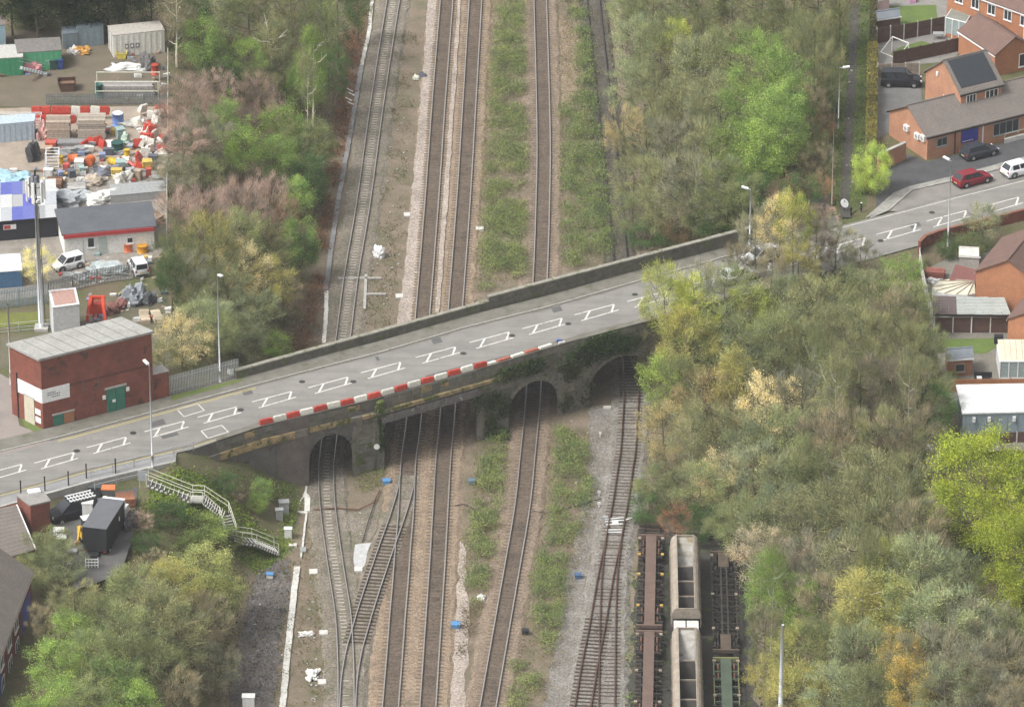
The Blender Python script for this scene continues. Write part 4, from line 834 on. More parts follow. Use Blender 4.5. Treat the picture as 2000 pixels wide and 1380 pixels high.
scrub('bramble_scrub', 'green scrub between the single track and the overgrown siding, above the bridge', [(1118, 60), (1150, 60), (1160, 170), (1172, 240), (1182, 340), (1192, 440), (1196, 505), (1100, 530), (1098, 400), (1094, 250), (1092, 200), (1130, 190)], 135, .165, 1.6, SG, gap=.38, lump=.38, twigs=.18)
scrub('bramble_scrub', 'green scrub beside the overgrown siding at the top', [(1090, -10), (1140, -10), (1150, 40), (1128, 50)], 126, .165, 1.0, SG, gap=.38, lump=.38, twigs=.18)
scrub('bramble_scrub', 'green scrub running along the middle strip below the bridge', [(940, 870), (985, 850), (985, 920), (978, 1000), (966, 1080), (945, 1170), (925, 1190), (910, 1180), (905, 1120), (918, 1040), (925, 960)], 147, .165, 1.3, SG2, gap=.38, lump=.38, twigs=.18)
scrub('bramble_scrub', 'green scrub between the single track and the grey gravel, below the bridge', [(1085, 835), (1140, 850), (1160, 960), (1150, 1000), (1110, 1080), (1095, 1230), (1075, 1290), (1040, 1240), (1040, 1120), (1070, 1050), (1080, 950)], 135, .165, 1.2, SG, gap=.38, lump=.38, twigs=.18)
scrub('bramble_scrub', 'loose scrub at the bottom edge beside the grey gravel', [(1000, 1290), (1060, 1290), (1050, 1395), (990, 1395)], 113, .165, 1.0, SG2, gap=.38, lump=.38, twigs=.18)
for lab_, pts_, c_ in (('thin dry weeds feathering the strip right of the main tracks above the bridge', [(955, -10), (1028, -10), (1036, 300), (1034, 540), (920, 575), (935, 300)], (.19, .18, .09)), ('thin dry weeds feathering the strip beside the overgrown siding', [(1088, 0), (1200, 0), (1215, 300), (1225, 520), (1090, 535), (1088, 250)], (.17, .17, .08)),
                       ('thin dry weeds feathering the middle strip below the bridge', [(930, 860), (1000, 850), (985, 1000), (960, 1130), (930, 1230), (895, 1200), (905, 1050)], (.19, .17, .085)), ('thin dry weeds feathering the strip beside the grey gravel', [(1070, 830), (1160, 845), (1165, 1000), (1110, 1200), (1070, 1390), (985, 1390), (1030, 1200), (1060, 1000)], (.2, .165, .085))):
    scrub('dry_weeds', lab_, pts_, 26, .15, .22, c_, gap=.12, lump=.5, twigs=.3)
scrub('dead_weeds', 'dry brown weeds between the right main track and the gravel, below the bridge', [(905, 1190), (940, 1180), (925, 1260), (905, 1300), (890, 1280)], 40, .2, .8, (.13, .105, .06), twigs=.5)
scrub('ivy', 'ivy hanging over the stones between the middle and right arches', [(985, 870), (1000, 850), (995, 800), (940, 850)], 50, .25, 1.2, DG)
scrub('dead_bracken', 'russet dead bracken along the foot of the left bank above the bridge', [(700, -10), (725, -10), (705, 100), (690, 200), (672, 300), (655, 400), (640, 500), (600, 560), (590, 640), (545, 690), (600, 690), (622, 600), (640, 560), (615, 480), (640, 330), (660, 200), (668, 100)], 60, .2, .5, (.2, .095, .055), twigs=.35, gap=.15)
scrub('bare_brush', 'brown brushwood heaped on the bank right behind the left parapet', [(560, 600), (625, 560), (632, 680), (560, 700), (520, 700)], 45, .16, .7, (.17, .125, .1), twigs=.6, gap=.15)
scrub('grass', 'rough grass on the weedy ground left of the main tracks above the bridge', [(750, 60), (820, 60), (800, 300), (785, 480), (765, 640), (700, 640), (725, 460), (745, 300)], 22, .16, .22, (.13, .13, .05), gap=.3)
scrub('grass', 'mossy grass and weeds along the concrete trough below the bridge', [(590, 1010), (630, 1010), (640, 1120), (650, 1220), (650, 1390), (555, 1390), (570, 1240)], 22, .15, .2, (.15, .145, .05), gap=.4)
scrub('grass', 'bright grass on the slope beside the steps', [(300, 940), (380, 920), (470, 985), (545, 1060), (560, 1000), (590, 960), (560, 1080), (500, 1120), (440, 1060), (330, 1000), (285, 1000)], 110, .2, .32, (.19, .28, .06), gap=.04, lump=.8)
scrub('undergrowth', 'leaf litter and low undergrowth covering the left bank above the bridge', [(335, 30), (690, 30), (660, 250), (620, 450), (560, 650), (440, 720), (345, 700), (335, 450)], 16, .22, .5, (.115, .1, .05), twigs=.3, gap=.2)
scrub('undergrowth', 'low undergrowth covering the bank at the lower left', [(240, 990), (430, 1060), (480, 1130), (440, 1390), (40, 1390), (90, 1150), (230, 1130)], 26, .24, .7, (.105, .115, .045), twigs=.25, gap=.15)
scrub('undergrowth', 'undergrowth on the floor of the upper right wood', [(1215, 0), (1600, 0), (1615, 380), (1500, 440), (1250, 500), (1225, 300)], 16, .26, .8, (.085, .1, .04), twigs=.3, gap=.2)
scrub('undergrowth', 'undergrowth on the floor of the lower right wood', [(1300, 640), (1700, 540), (1795, 520), (1830, 800), (1850, 1000), (2000, 1100), (2000, 1400), (1480, 1400), (1460, 1040), (1265, 1000), (1270, 850)], 16, .26, .8, (.085, .1, .04), twigs=.3, gap=.2)
scrub('undergrowth', 'scrub creeping onto the bridge face and bank under the right arch', [(1260, 800), (1300, 760), (1320, 900), (1270, 960)], 35, .26, .8, OL, twigs=.3)
scrub('weeds', 'weeds growing between the standing wagons', [(1290, 1060), (1308, 1060), (1312, 1390), (1292, 1390)], 16, .22, .5, DG, z=.02)
scrub('weeds', 'weeds along the left side of the brown wagons', [(1228, 1060), (1246, 1060), (1240, 1390), (1215, 1390)], 16, .22, .4, SG, z=.02)
scrub('cinder_debris', 'loose dark cinders and earth on the cinder track', [(565, 1090), (575, 1120), (552, 1240), (540, 1390), (395, 1390), (435, 1280), (465, 1180), (465, 1110), (510, 1080)], 34, .17, .1, (.165, .15, .138), z=.02, gap=.05, lump=1.0, cat='cinders')
scrub('cinder_debris', 'greyer stones strewn on the cinder track', [(565, 1090), (575, 1120), (552, 1240), (540, 1390), (395, 1390), (435, 1280), (465, 1180), (465, 1110), (510, 1080)], 10, .15, .1, (.2, .19, .18), z=.02, gap=.35, lump=.5, cat='cinders')
scrub('weeds', 'grey weeds along the edge of the cinder track', [(550, 1100), (585, 1090), (570, 1250), (556, 1390), (535, 1390), (548, 1250)], 30, .15, .3, (.16, .16, .07), z=.02, gap=.2)
scrub('path_weeds', 'green weeds along both sides of the footpath', [(1618, -10), (1660, -10), (1655, 150), (1648, 250), (1642, 400), (1612, 420), (1622, 200)], 60, .18, .45, (.13, .18, .06), z=ZR, gap=.12, lump=.6, twigs=.1)
scrub('path_weeds', 'green weeds between the footpath and the narrow hedge', [(1676, -10), (1700, -10), (1694, 300), (1680, 400), (1662, 410), (1664, 330), (1672, 150)], 60, .18, .5, (.13, .19, .06), z=ZR, gap=.12, lump=.6, twigs=.1)
scrub('weeds', 'weeds and moss at the foot of the pier beside the small left arch', [(690, 925), (755, 905), (748, 950), (700, 965)], 60, .16, .35, (.17, .2, .07), gap=.15, lump=.8, twigs=.1)
scrub('weeds', 'green scrub at the foot of the wing wall', [(400, 925), (545, 945), (590, 960), (560, 990), (470, 960), (400, 945)], 70, .2, .7, (.15, .21, .07), gap=.25, lump=.6, twigs=.15)
# ivy and ferns rooted in the bridge masonry
def wallgreen(lab, px0, px1, z0, z1, n_, col, size=.26, out=.45):
    rg = np.random.default_rng(sum(map(ord, lab))); X = rg.uniform(XN(px0), XN(px1), n_); k = 9; cx = rg.uniform(X.min(), X.max(), k); czz = rg.uniform(z0, z1, k)
    j = rg.integers(0, k, n_); X = cx[j]+rg.normal(size=n_)*.45*(XN(px1)-XN(px0))/4; Z = np.clip(czz[j]+rg.normal(size=n_)*.4, z0-.2, z1+.2); Y = Ynear(X)-.1-rg.uniform(0, out, n_)
    v, f_ = leaves(rg, np.stack([X, Y, Z], 1), size, up=.2); o = bpy.data.objects.new('ivy', build_np('ivy', v, f_, [LEAF])); C.objects.link(o); o.color = (*col, 1); stuff(o, lab, 'ivy')
wallgreen('ivy on the stonework above the middle arch', 985, 1080, 5.9, 7.2, 1500, (.075, .115, .05))
wallgreen('ivy hanging over the edge above the right arch', 1100, 1240, 5.3, 7.8, 3600, (.06, .105, .04))
wallgreen('ivy down the pier left of the middle arch', 930, 992, .5, 5.0, 2200, (.065, .1, .04))
wallgreen('moss and ivy on the pier right of the middle arch', 1096, 1150, .5, 5.4, 1300, (.06, .085, .03))
wallgreen('green tuft growing from the stone band over the left pier', 735, 752, 6.2, 7.6, 420, SG)
wallgreen('ivy trailing down beside the girder span', 738, 750, 2.2, 5.4, 500, DG)
# ================================================================ STREET FURNITURE
def lamp(x, yb, h, lab, z=ZR, arm=(.9, 0), col=STEEL, bigr=.09, head=True):
    p_ = P(x, yb, z); o = thing('street_lamp', lab, 'lamp post', p_)
    MB().tube([p_, p_+Vector((0, 0, 1.3))], [bigr*1.35, bigr*1.35], 8).build('base_column', col, o, True)
    MB().tube([p_+Vector((0, 0, 1.28)), p_+Vector((0, 0, h))], [bigr, bigr*.6], 8).build('pole', col, o, True)
    if head:
        a = Vector((arm[0], arm[1], .12)); t = p_+Vector((0, 0, h-.05))
        MB().tube([t, t+a*.6], [.045, .04], 6).build('bracket', col, o)
        d = a.normalized(); s = Vector((-d.y, d.x, 0)); mb = MB(); q = t+a*.4
        mb.obox(q-s*.16+Vector((0, 0, -.02)), d*.75, s*.32, (0, 0, .13)); ln = mb.build('lantern', UPVC, o)
        MB().obox(q-s*.12+d*.1+Vector((0, 0, -.05)), d*.5, s*.24, (0, 0, .028)).build('lens', GLASS, ln)
    return o
rd = Vector((.87, .5, 0))
lamp(430, 747, 12.2, 'grey street lamp standing by the palisade fence end', arm=(.35, -.55))
lamp(298, 912, 11.2, 'grey street lamp in front of the brick substation, at the top of the steps', arm=(-.35, .5))
lamp(1851, 481, 10, 'grey street lamp in front of the red car', arm=(-.45, .35))
lamp(1464, 478, 6.5, 'grey street lamp at the end of the taller parapet', arm=(-.6, .2))
lamp(1637, 197+55, 7.4, 'grey lamp with an arm over the footpath', arm=(.8, 0), bigr=.07)
lamp(1523, 1440, 12, 'pale square-topped pole standing at the edge of the lower wood', z=.6, bigr=.24, head=False, col=mat('pale_blue_grey_steel', (.66, .7, .74), (.6, .64, .68), 1, .45, .2))
lamp(1624, 420, 12.5, 'thin tall pole beside the foot of the footpath', bigr=.06, head=False, col=TIMB)
lamp(22, 750, 9.2, 'grey pole at the left edge beside the brick substation', bigr=.13, head=False, col=CONC)
# telecom mast
p_ = P(81, 642, ZR); o = thing('telecom_mast', 'tall grey telecom mast with white antennas at the yard corner', 'mast', p_)
MB().tube([p_, p_+Vector((0, 0, 14.4))], [.30, .17], 12).build('pole', STEEL, o, True)
MB().box(p_+Vector((0, 0, .15)), (1.4, 1.4, .3)).build('base_plate', CONC, o)
tp = p_+Vector((0, 0, 14.4)); mb = MB()
for z_ in (.1, 1.9):
    for k in range(6):
        a0, a1 = k*math.pi/3, (k+1)*math.pi/3; mb.tube([tp+Vector((.75*math.cos(a0), .75*math.sin(a0), z_)), tp+Vector((.75*math.cos(a1), .75*math.sin(a1), z_))], .04, 5)
mb.tube([tp, tp+Vector((0, 0, 3.6))], .1, 8); mb.build('head_frame', BLACKM, o)
for k in range(6):
    a = k*math.pi/3+.3; q = tp+Vector((.92*math.cos(a), .92*math.sin(a), .3)); MB().box(q+Vector((0, 0, 1.1)), (.16, .3, 2.3), a).build('antenna', UPVC, o)
for k in range(3):
    a = k*2.1+.6; q = tp+Vector((.3*math.cos(a), .3*math.sin(a), 2.6)); MB().box(q, (.25, .3, .8), a).build('radio_unit', mat('grey_radio_unit', (.25, .26, .3), None, 2, .5), o)
for k in range(2):
    q = tp+Vector((.25*(-1)**k, -.3, .2+.6*k)); MB().tube([q, q+Vector((.1, -.2, 0))], [.28, .25], 12).build('dish', UPVC, o)
mb = MB(); mb.tube([p_+Vector((.42, -.05, .8)), p_+Vector((.25, -.05, 14))], .035, 4); mb.tube([p_+Vector((-.05, -.4, .8)), p_+Vector((-.03, -.24, 14))], .03, 4); mb.build('cable_run', BLACKM, o)

# red and white barrier blocks on the near kerb
RED = (.47, .065, .045); WHT = (.66, .64, .57)
def barrier_mesh(L, h, w0, w1):
    s = MB(); n_ = 2
    s.prism([(-L/2, -w0/2), (L/2, -w0/2), (L/2, w0/2), (-L/2, w0/2)], 0, h*.3, 0)
    s.prism([(-L/2, -w0/2), (L/2, -w0/2), (L/2, w0/2), (-L/2, w0/2)], h*.3+.002, h, 0, [(-L/2+.03, -w1/2), (L/2-.03, -w1/2), (L/2-.03, w1/2), (-L/2+.03, w1/2)])
    for k in (-.22, .22): s.box((k*L, 0, h+.02), (.16, .12, .04))
    s.box((L/2+.03, 0, h*.55), (.06, w1*.5, h*.5)); return s.mesh('barrier_block', [PAINT])
bm_ = barrier_mesh(1.36, .52, .42, .28)
def fw(n_): return ['first', 'second', 'third', 'fourth', 'fifth', 'sixth', 'seventh', 'eighth', 'ninth', 'tenth'][n_]
b0, b1 = P(513, 832, ZR), P(948, 715, ZR); nb = 17; cnt = {0: 0, 1: 0}
def bary(x): return Ynear(x)+.28
for k in range(nb):
    xx = XN(519)+(XN(938)-XN(519))*k/(nb-1); c_ = k % 2
    o = bpy.data.objects.new('barrier_block', bm_); C.objects.link(o); o.location = (xx+rnd.uniform(-.02, .02), bary(xx)+rnd.uniform(-.05, .05), ZR+.1); o.rotation_euler = (0, rnd.uniform(-.015, .015), math.atan2(bary(xx+.5)-bary(xx-.5), 1)+rnd.uniform(-.05, .05)); sh_ = rnd.uniform(.78, 1.08); o.color = (*(v*sh_ for v in (RED if c_ == 0 else WHT)), 1)
    tag(o, f'{fw(cnt[c_])} {"red" if c_ == 0 else "white"} block from the left end of the bridge barrier', 'barrier', 'red and white barrier blocks along the bridge'); cnt[c_] += 1
lm_ = barrier_mesh(1.5, .2, .4, .36)
for k, (c_, nm) in enumerate(((WHT, 'white'), (RED, 'dull red'), (WHT, 'white'), (RED, 'dull red'), (WHT, 'white'))):
    xx = XN(956)+k*1.42; o = bpy.data.objects.new('kerb_block', lm_); C.objects.link(o); o.location = (xx, bary(xx), ZR+.1); o.rotation_euler = (0, 0, math.atan2(bary(xx+.5)-bary(xx-.5), 1)); o.color = (*(c_ if c_ == WHT else (.38, .12, .08)), 1)
    tag(o, f'{["first", "second", "third", "fourth", "fifth"][k]} low {nm} kerb block right of the tall barrier blocks', 'barrier', 'low kerb blocks on the bridge')
q = P(1092, 669, ZR+.1); o = thing('fallen_sign', 'small blue road sign lying at the right end of the kerb blocks', 'sign', q)
MB().tube([q+Vector((0, 0, .12)), q+Vector((.04, .14, .2))], [.3, .3], 14).build('sign_plate', mat('blue_sign_face', (.06, .13, .4), None, 3, .5), o); MB().box(q+Vector((.28, -.15, .1)), (.7, .2, .2), .4).build('sandbag', WHITEP, o)
# palisade fences
def palisade(pts, z, lab, col=STEEL, h=2.2, bay=2.75, cat='fence'):
    w_ = [P(x, y, z) for x, y in pts]; o = thing('palisade_fence', lab, cat, w_[0])
    for a, b in zip(w_[:-1], w_[1:]):
        L = (b-a).length; n_ = max(1, round(L/bay)); d = (b-a).normalized(); s = Vector((-d.y, d.x, 0))
        for k in range(n_):
            p0 = a+d*L*k/n_; bl = L/n_; mb = MB(); j = int(bl/.17)
            for i in range(j): mb.obox(p0+d*(i+.2)*bl/j+Vector((0, 0, .06)), d*.09, s*.02, (0, 0, h-.06))
            for zz in (.4, h-.45): mb.obox(p0+s*.022+Vector((0, 0, zz)), d*bl, s*.05, (0, 0, .06))
            mb.build('fence_panel', col, o); MB().obox(p0+s*.075, d*.1, s*.06, (0, 0, h-.1)).build('post', col, o)
    return o
palisade([(331, 772), (467, 737)], ZR, 'grey palisade fence between the brick substation and the parapet')
palisade([(-20, 606), (95, 592)], ZR, 'bluish palisade fence behind the telecom mast at the left edge', mat('bluish_fence', (.28, .36, .42), (.22, .29, .35), 1.5, .6, .2))
palisade([(95, 580), (190, 555), (262, 545)], ZR, 'grey palisade fence in front of the white building with red fascia', mat('dull_grey_fence', (.26, .27, .27), (.2, .21, .21), 1.5, .7, .2), 1.8)
palisade([(90, 205), (330, 205)], ZR, 'dark grey fence of upright sheets between the top and middle yards', mat('dark_sheet_fence', (.16, .18, .185), (.12, .135, .14), 1.5, .7), 1.4)
def meshfence(pts, z, lab, h, col, post=3.0, name='mesh_fence'):
    w_ = [P(x, y, z) for x, y in pts]; o = thing(name, lab, 'fence', w_[0])
    for a, b in zip(w_[:-1], w_[1:]):
        L = (b-a).length; n_ = max(1, round(L/post)); d = (b-a).normalized()
        for k in range(n_+1): MB().tube([a+d*L*k/n_, a+d*L*k/n_+Vector((0, 0, h))], .05, 6).build('post', col, o)
        for zz in (.15, h*.5, h-.05): MB().tube([a+Vector((0, 0, zz)), b+Vector((0, 0, zz))], .022, 4).build('wire', col, o)
    return o
meshfence([(329, 135), (328, 310), (326, 470)], ZR, 'pale post and wire fence along the right side of the yards', 2.6, WSTEEL, 2.4)
meshfence([(-10, 652), (85, 643), (180, 632)], ZR, 'low wire fence in front of the telecom mast', 1.1, STEEL, 3)
# guard rail at the top of the steps and posts along the near pavement
def rails(pts, lab, hs, m_, name='guard_rail', r=.035, ps=2.0, cat='railing', zs=None):
    w_ = [P(x, y, zz) for (x, y, zz) in pts]; o = thing(name, lab, cat, w_[0])
    for a, b in zip(w_[:-1], w_[1:]):
        for hh in hs: MB().tube([a+Vector((0, 0, hh)), b+Vector((0, 0, hh))], r, 6).build('rail', m_, o)
        L = (b-a).length; n_ = max(1, round(L/ps))
        for k in range(n_+1):
            q = a.lerp(b, k/n_); MB().tube([q, q+Vector((0, 0, max(hs)))], r*1.15, 6).build('post', m_, o)
    return o
rails([(178, 931, ZR), (262, 912, ZR), (378, 880, ZR)], 'grey pedestrian guard rail along the kerb above the steps', (.5, 1.05), STEEL)
rails([(185, 955, ZR), (270, 935, ZR)], 'second grey guard rail behind the black posts', (.5, 1.0), STEEL)
for k, (x, y) in enumerate(((41, 968), (88, 960), (134, 950), (169, 935), (226, 925))):
    q = P(x, y, ZR-.1); o = thing('fence_post', f'{fw(k)} black post from the left along the near side of the road', 'post', q, 0, 'black posts along the road')
    MB().box(q+Vector((0, 0, .8)), (.12, .12, 1.6)).build('shaft', BLACKM, o); MB().prism([(q.x-.09, q.y-.09), (q.x+.09, q.y-.09), (q.x+.09, q.y+.09), (q.x-.09, q.y+.09)], q.z+1.602, q.z+1.75, 0, [(q.x-.01, q.y-.01), (q.x+.01, q.y-.01), (q.x+.01, q.y+.01), (q.x-.01, q.y+.01)]).build('cap', BLACKM, o)
a, b = P(-30, 985, ZR), P(282, 917, ZR)
# low retaining wall under the near pavement
mb = MB(); xw = np.linspace(P(-280, 1040, ZR).x, XN(345), 40)
for u, v in zip(xw[:-1], xw[1:]):
    mb.obox((u, Ynear(u)-1.9, 4.5), (v-u, Ynear(v)-Ynear(u), 0), (0, .35, 0), (0, 0, ZR-4.45))
tag(mb.build('retaining_wall', CONC), 'grey retaining wall below the road edge at the left', 'wall')
mb = MB(); ribbon(lambda x: Ynear(x), lambda x: Ynear(x)-1.9, xw, ZR+.015, 0, mb); struct(mb.build('pavement', mat('grey_near_pavement', (.27, .27, .27), (.22, .22, .22), .7, .9, fine=10)))

# ================================================================ STEPS down to the railway
wp = [P(288, 938, 7.9), P(375, 972, 6.2), P(398, 973, 6.2), P(438, 1003, 4.6), P(452, 1046, 3.2), P(468, 1052, 2.6), P(497, 1056, 2.0), P(540, 1074, .5)]
o = thing('steps', 'long flight of steps with white nosings and railings down to the track', 'steps', wp[0])
NOSE = mat('white_step_nosing', (.7, .69, .64), (.55, .54, .5), 3, .8); TREAD = mat('dark_step', (.14, .135, .125), (.1, .1, .095), 3, .9)
for k, (a, b) in enumerate(zip(wp[:-1], wp[1:])):
    d = Vector((b.x-a.x, b.y-a.y, 0)); L = d.length; d.normalize(); s = Vector((-d.y, d.x, 0)); drop = a.z-b.z
    n_ = max(1, round(drop/.17)); 
    if drop < .05: MB().obox(a-s*.6-Vector((0, 0, .2)), d*L, s*1.2, (0, 0, .2)).build('landing', CONC, o); continue
    for i in range(n_):
        q = a+d*L*i/n_-Vector((0, 0, drop*(i+1)/n_))
        MB().obox(q-s*.6-Vector((0, 0, .35)), d*L/n_, s*1.2, (0, 0, .35)).build('step', TREAD, o)
        MB().obox(q-s*.66-Vector((0, 0, .2)), d*L/n_*.62, s*.05, (0, 0, .2)).build('step_side', NOSE, o)
        MB().obox(q+d*(L/n_-.07)-s*.59+Vector((0, 0, .003)), d*.075, s*1.18, (0, 0, .02)).build('step_nosing', NOSE, o)
for side in (-.68, .68):
    top = []
    for k, a in enumerate(wp):
        d = (wp[min(k+1, len(wp)-1)]-wp[max(k-1, 0)]); s = Vector((-d.y, d.x, 0)).normalized(); top.append(a+s*side)
    for a, b in zip(top[:-1], top[1:]):
        for hh in (.55, 1.05): MB().tube([a+Vector((0, 0, hh)), b+Vector((0, 0, hh))], .036, 6).build('handrail', WSTEEL, o)
    for a in top: MB().tube([a-Vector((0, 0, .2)), a+Vector((0, 0, 1.08))], .045, 6).build('rail_post', WSTEEL, o)
q = P(292, 948, 7.6); g_ = thing('notice_board', 'grey notice board at the top of the steps', 'sign', q); MB().box(q+Vector((-.6, 0, 1.1)), (.95, .06, 1.1)).build('board', mat('grey_board', (.36, .38, .4), None, 2, .6), g_)
for dx in (-.95, -.25): MB().tube([q+Vector((dx, .05, -.4)), q+Vector((dx, .05, 1.6))], .035, 6).build('leg', STEEL, g_)

# ================================================================ RAILWAY FITTINGS
def trough(pts, lab, m_, wd=.42, z=.06, seg=1.0):
    w_ = [P(x, y, 0) for x, y in pts]; o = thing('cable_trough', lab, 'cable trough', w_[0])
    for a, b in zip(w_[:-1], w_[1:]):
        L = (b-a).length; n_ = max(1, round(L/seg)); d = (b-a)/n_; u = d.normalized(); s = Vector((-u.y, u.x, 0))
        for k in range(n_):
            j = rnd.uniform(-.03, .03); MB().obox(a+d*k+u*.015-s*(wd/2+j), d-u*.03, s*wd, (0, 0, z+.1+rnd.uniform(-.015, .015))).build('lid', m_, o)
    return o
GT = mat('grey_trough_lid', (.25, .252, .255), (.18, .183, .187), .6, .85)
trough([(727, -10), (722, 60), (706, 130)], 'pale concrete cable trough beside the leftmost track at the top', CONCW)
trough([(706, 132), (684, 262), (662, 385), (645, 500), (636, 568)], 'long grey cable trough at the foot of the left bank', GT, .5)
trough([(638, 570), (637, 610), (633, 672)], 'white cable trough ending at the left parapet', mat('white_trough_lid', (.7, .69, .64), (.55, .54, .5), 1.5, .85))
trough([(604, 870), (597, 930), (593, 965), (600, 972), (600, 1000)], 'white cable trough coming out beside the small left arch', mat('white_trough_lid', (.7, .69, .64)), .55)
trough([(599, 1002), (592, 1060), (588, 1090)], 'thin pale pipe run from the cabinets beside the leftmost track', CONCW, .2)
trough([(580, 1108), (572, 1180), (562, 1270), (552, 1385)], 'broad pale concrete cable trough beside the cinder track', CONCW, .6)
trough([(593, 966), (575, 1000), (600, 1002)], 'white trough branch making a triangle by the cabinets', mat('white_trough_lid', (.7, .69, .64)), .3)
trough([(575, 1003), (556, 1045)], 'short thin trough leading to the small white cabinet', CONCW, .2)
def cabinet(x, y, wd, dp, h, m_, lab, z=0.0, rz=0.0):
    q = P(x, y, z); o = thing('signal_cabinet', lab, 'cabinet', q); MB().box(q+Vector((0, 0, h/2+.1)), (wd, dp, h), rz).build('body', m_, o)
    MB().box(q+Vector((0, 0, h+.14)), (wd+.12, dp+.12, .075), rz).build('lid', m_, o); MB().box(q+Vector((0, 0, .05)), (wd+.1, dp+.1, .1), rz).build('plinth', CONC, o)
    ca, sa = math.cos(rz), math.sin(rz)
    for k in (-1, 1): MB().box(q+Vector((sa*(dp/2+.012)+ca*k*wd*.24, -ca*(dp/2+.012)+sa*k*wd*.24, h*.52+.1)), (wd*.44, .022, h*.86), rz).build('door', m_, o)
    return o
GRC = mat('grey_cabinet', (.32, .33, .33), (.26, .27, .27), 1.4, .6); WHC = mat('white_cabinet', (.7, .7, .68), (.6, .6, .58), 1.5, .6)
cabinet(555, 1010, .95, .7, 1.7, GRC, 'taller grey signal cabinet beside the white trough', 0, .1); cabinet(546, 1024, .7, .5, 1.6, GRC, 'narrow grey signal cabinet left of the taller grey one', 0, .1)
cabinet(563, 1050, .7, .5, .95, WHC, 'small white cabinet below the grey signal cabinets'); cabinet(486, 1392, 1.1, .7, 1.75, WHC, 'white cabinet at the bottom edge beside the cinder track')
BLU = mat('blue_plastic_lid', (.10, .27, .5), (.08, .22, .42), 2, .5)
for x, y, lab, m_, s in ((755, 944, 'blue box beside the crossover rails near the girder span', BLU, .8), (527, 1127, 'blue and white box on the cinder track', BLU, .7), (890, 1224, 'blue lid on the gravel right of the main tracks', BLU, .9), (1129, 1128, 'dark blue box on the grey gravel', mat('dark_blue_lid', (.06, .13, .26), None, 2, .5), .7),
                         (921, 944, 'faded blue box in the scrub below the girder span', mat('faded_blue_lid', (.14, .2, .25), None, 2, .6), .7), (1026, 1237, 'black box beside the single track', BLACKM, .7)):
    q = P(x, y, 0); o = thing('lineside_box', lab, 'box', q); MB().box(q+Vector((0, 0, .2)), (s*.9, s*.8, .4)).build('body', WHC if 'white' in lab else m_, o); MB().box(q+Vector((0, 0, .43)), (s, s*.9, .06)).build('lid', m_, o)
for k, (x, y, a, b, lab) in enumerate(((700, 1113, .8, .9, 'pale square slab beside the stone spill'), (612, 1118, .8, .9, 'pale square slab left of the leftmost track'), (632, 1237, .8, .8, 'pale slab next to the white rags'), (629, 1333, .8, .9, 'greenish pale slab near the bottom beside the white bag'), (780, 580, .8, .9, 'pale slab beside the pinkish ballast strip'), (937, 448, .85, .8, 'pale slab on the edge of the scrub above the bridge'), (795, 421, .7, .9, 'pale slab with an orange side next to the pinkish ballast'), (1186, 797, .8, .4, 'white slab under the right arch'), (572, 1066, .8, .5, 'small white slab below the white cabinet'), (592, 1075, .6, .9, 'grey slab on the pipe run'))):
    q = P(x, y, 0); o = MB().box(q+Vector((0, 0, .1)), (a, b, .2), .05).build('concrete_slab', CONCW if k != 9 else GRC); o.data.vertices[0].co.z += .02; tag(o, lab, 'slab')
def lumpy(name, lab, cat, q, sx, sy, sz, col, seed, m_=MATT, parent=None, rough=.35, sub=2):
    import bmesh
    bm = bmesh.new(); bmesh.ops.create_icosphere(bm, subdivisions=sub+1, radius=1); r_ = np.random.default_rng(seed); ph = r_.uniform(0, 6, 9)
    for v in bm.verts:
        c0 = v.co; k = 1+rough*(math.sin(c0.x*3.1+ph[0])*math.sin(c0.y*2.7+ph[1])+.6*math.sin(c0.x*6+c0.z*5+ph[2])*math.sin(c0.y*7+ph[3])+.35*math.sin(c0.y*13+ph[4]+c0.x*11))
        v.co = Vector((c0.x*k*sx, c0.y*k*sy, max(0, c0.z*.9+.35)*k*sz))
    me = bpy.data.meshes.new(name); bm.to_mesh(me); bm.free(); me.materials.append(m_); ob = bpy.data.objects.new(name, me); C.objects.link(ob); ob.location = q; ob.color = (*col, 1)
    return tag(ob, lab, cat) if lab else ob
lumpy('rubbish_bag', 'white bulk bag dumped in the grass beside the leftmost track above the bridge', 'bag', P(740, 500, 0), .6, .7, .9, (.75, .75, .76), 1)
lumpy('rubbish_bag', 'torn white plastic sheet beside the leftmost track near the bottom', 'rubbish', P(610, 1320, 0), .7, 1.0, .35, (.72, .73, .7), 2, rough=.6)
lumpy('rubbish', 'white rags scattered left of the leftmost track', 'rubbish', P(598, 1240, 0), .8, .4, .2, (.65, .64, .6), 3, rough=.6)
lumpy('rubbish_bag', 'small black and white bag beside the pinkish ballast at the top', 'bag', P(825, 150, 0), .45, .4, .4, (.12, .12, .14), 4)
lumpy('rubbish', 'white litter in the scrub beside the single track', 'rubbish', P(940, 1170, 0), .5, .4, .35, (.7, .7, .66), 5)
lumpy('rubbish_bag', 'white bag behind the brick substation slope at the parapet end', 'bag', P(450, 730, ZR), .3, .3, .4, (.75, .75, .75), 6)
lumpy('rubbish', 'white cone-shaped litter in the grass left of the black bag', 'rubbish', P(812, 155, 0), .3, .4, .4, (.7, .72, .62), 14)
r_ = random.Random(5); k = 0; mb = MB()
for (x0, x1, y0, y1, n_) in ((600, 650, 1120, 1380, 46), (700, 780, 440, 640, 30), (560, 640, 590, 680, 22), (740, 800, 200, 430, 22), (640, 700, 240, 560, 14), (470, 560, 1090, 1380, 14), (1090, 1170, 820, 1100, 12), (640, 720, 980, 1050, 10), (1640, 1666, 60, 390, 8)):
    for _ in range(n_):
        q = G(r_.uniform(x0, x1), r_.uniform(y0, y1)); s = r_.uniform(.06, .2); mb.box(q+Vector((0, 0, .06)), (s*1.4, s, .1), r_.uniform(0, 3), 0)
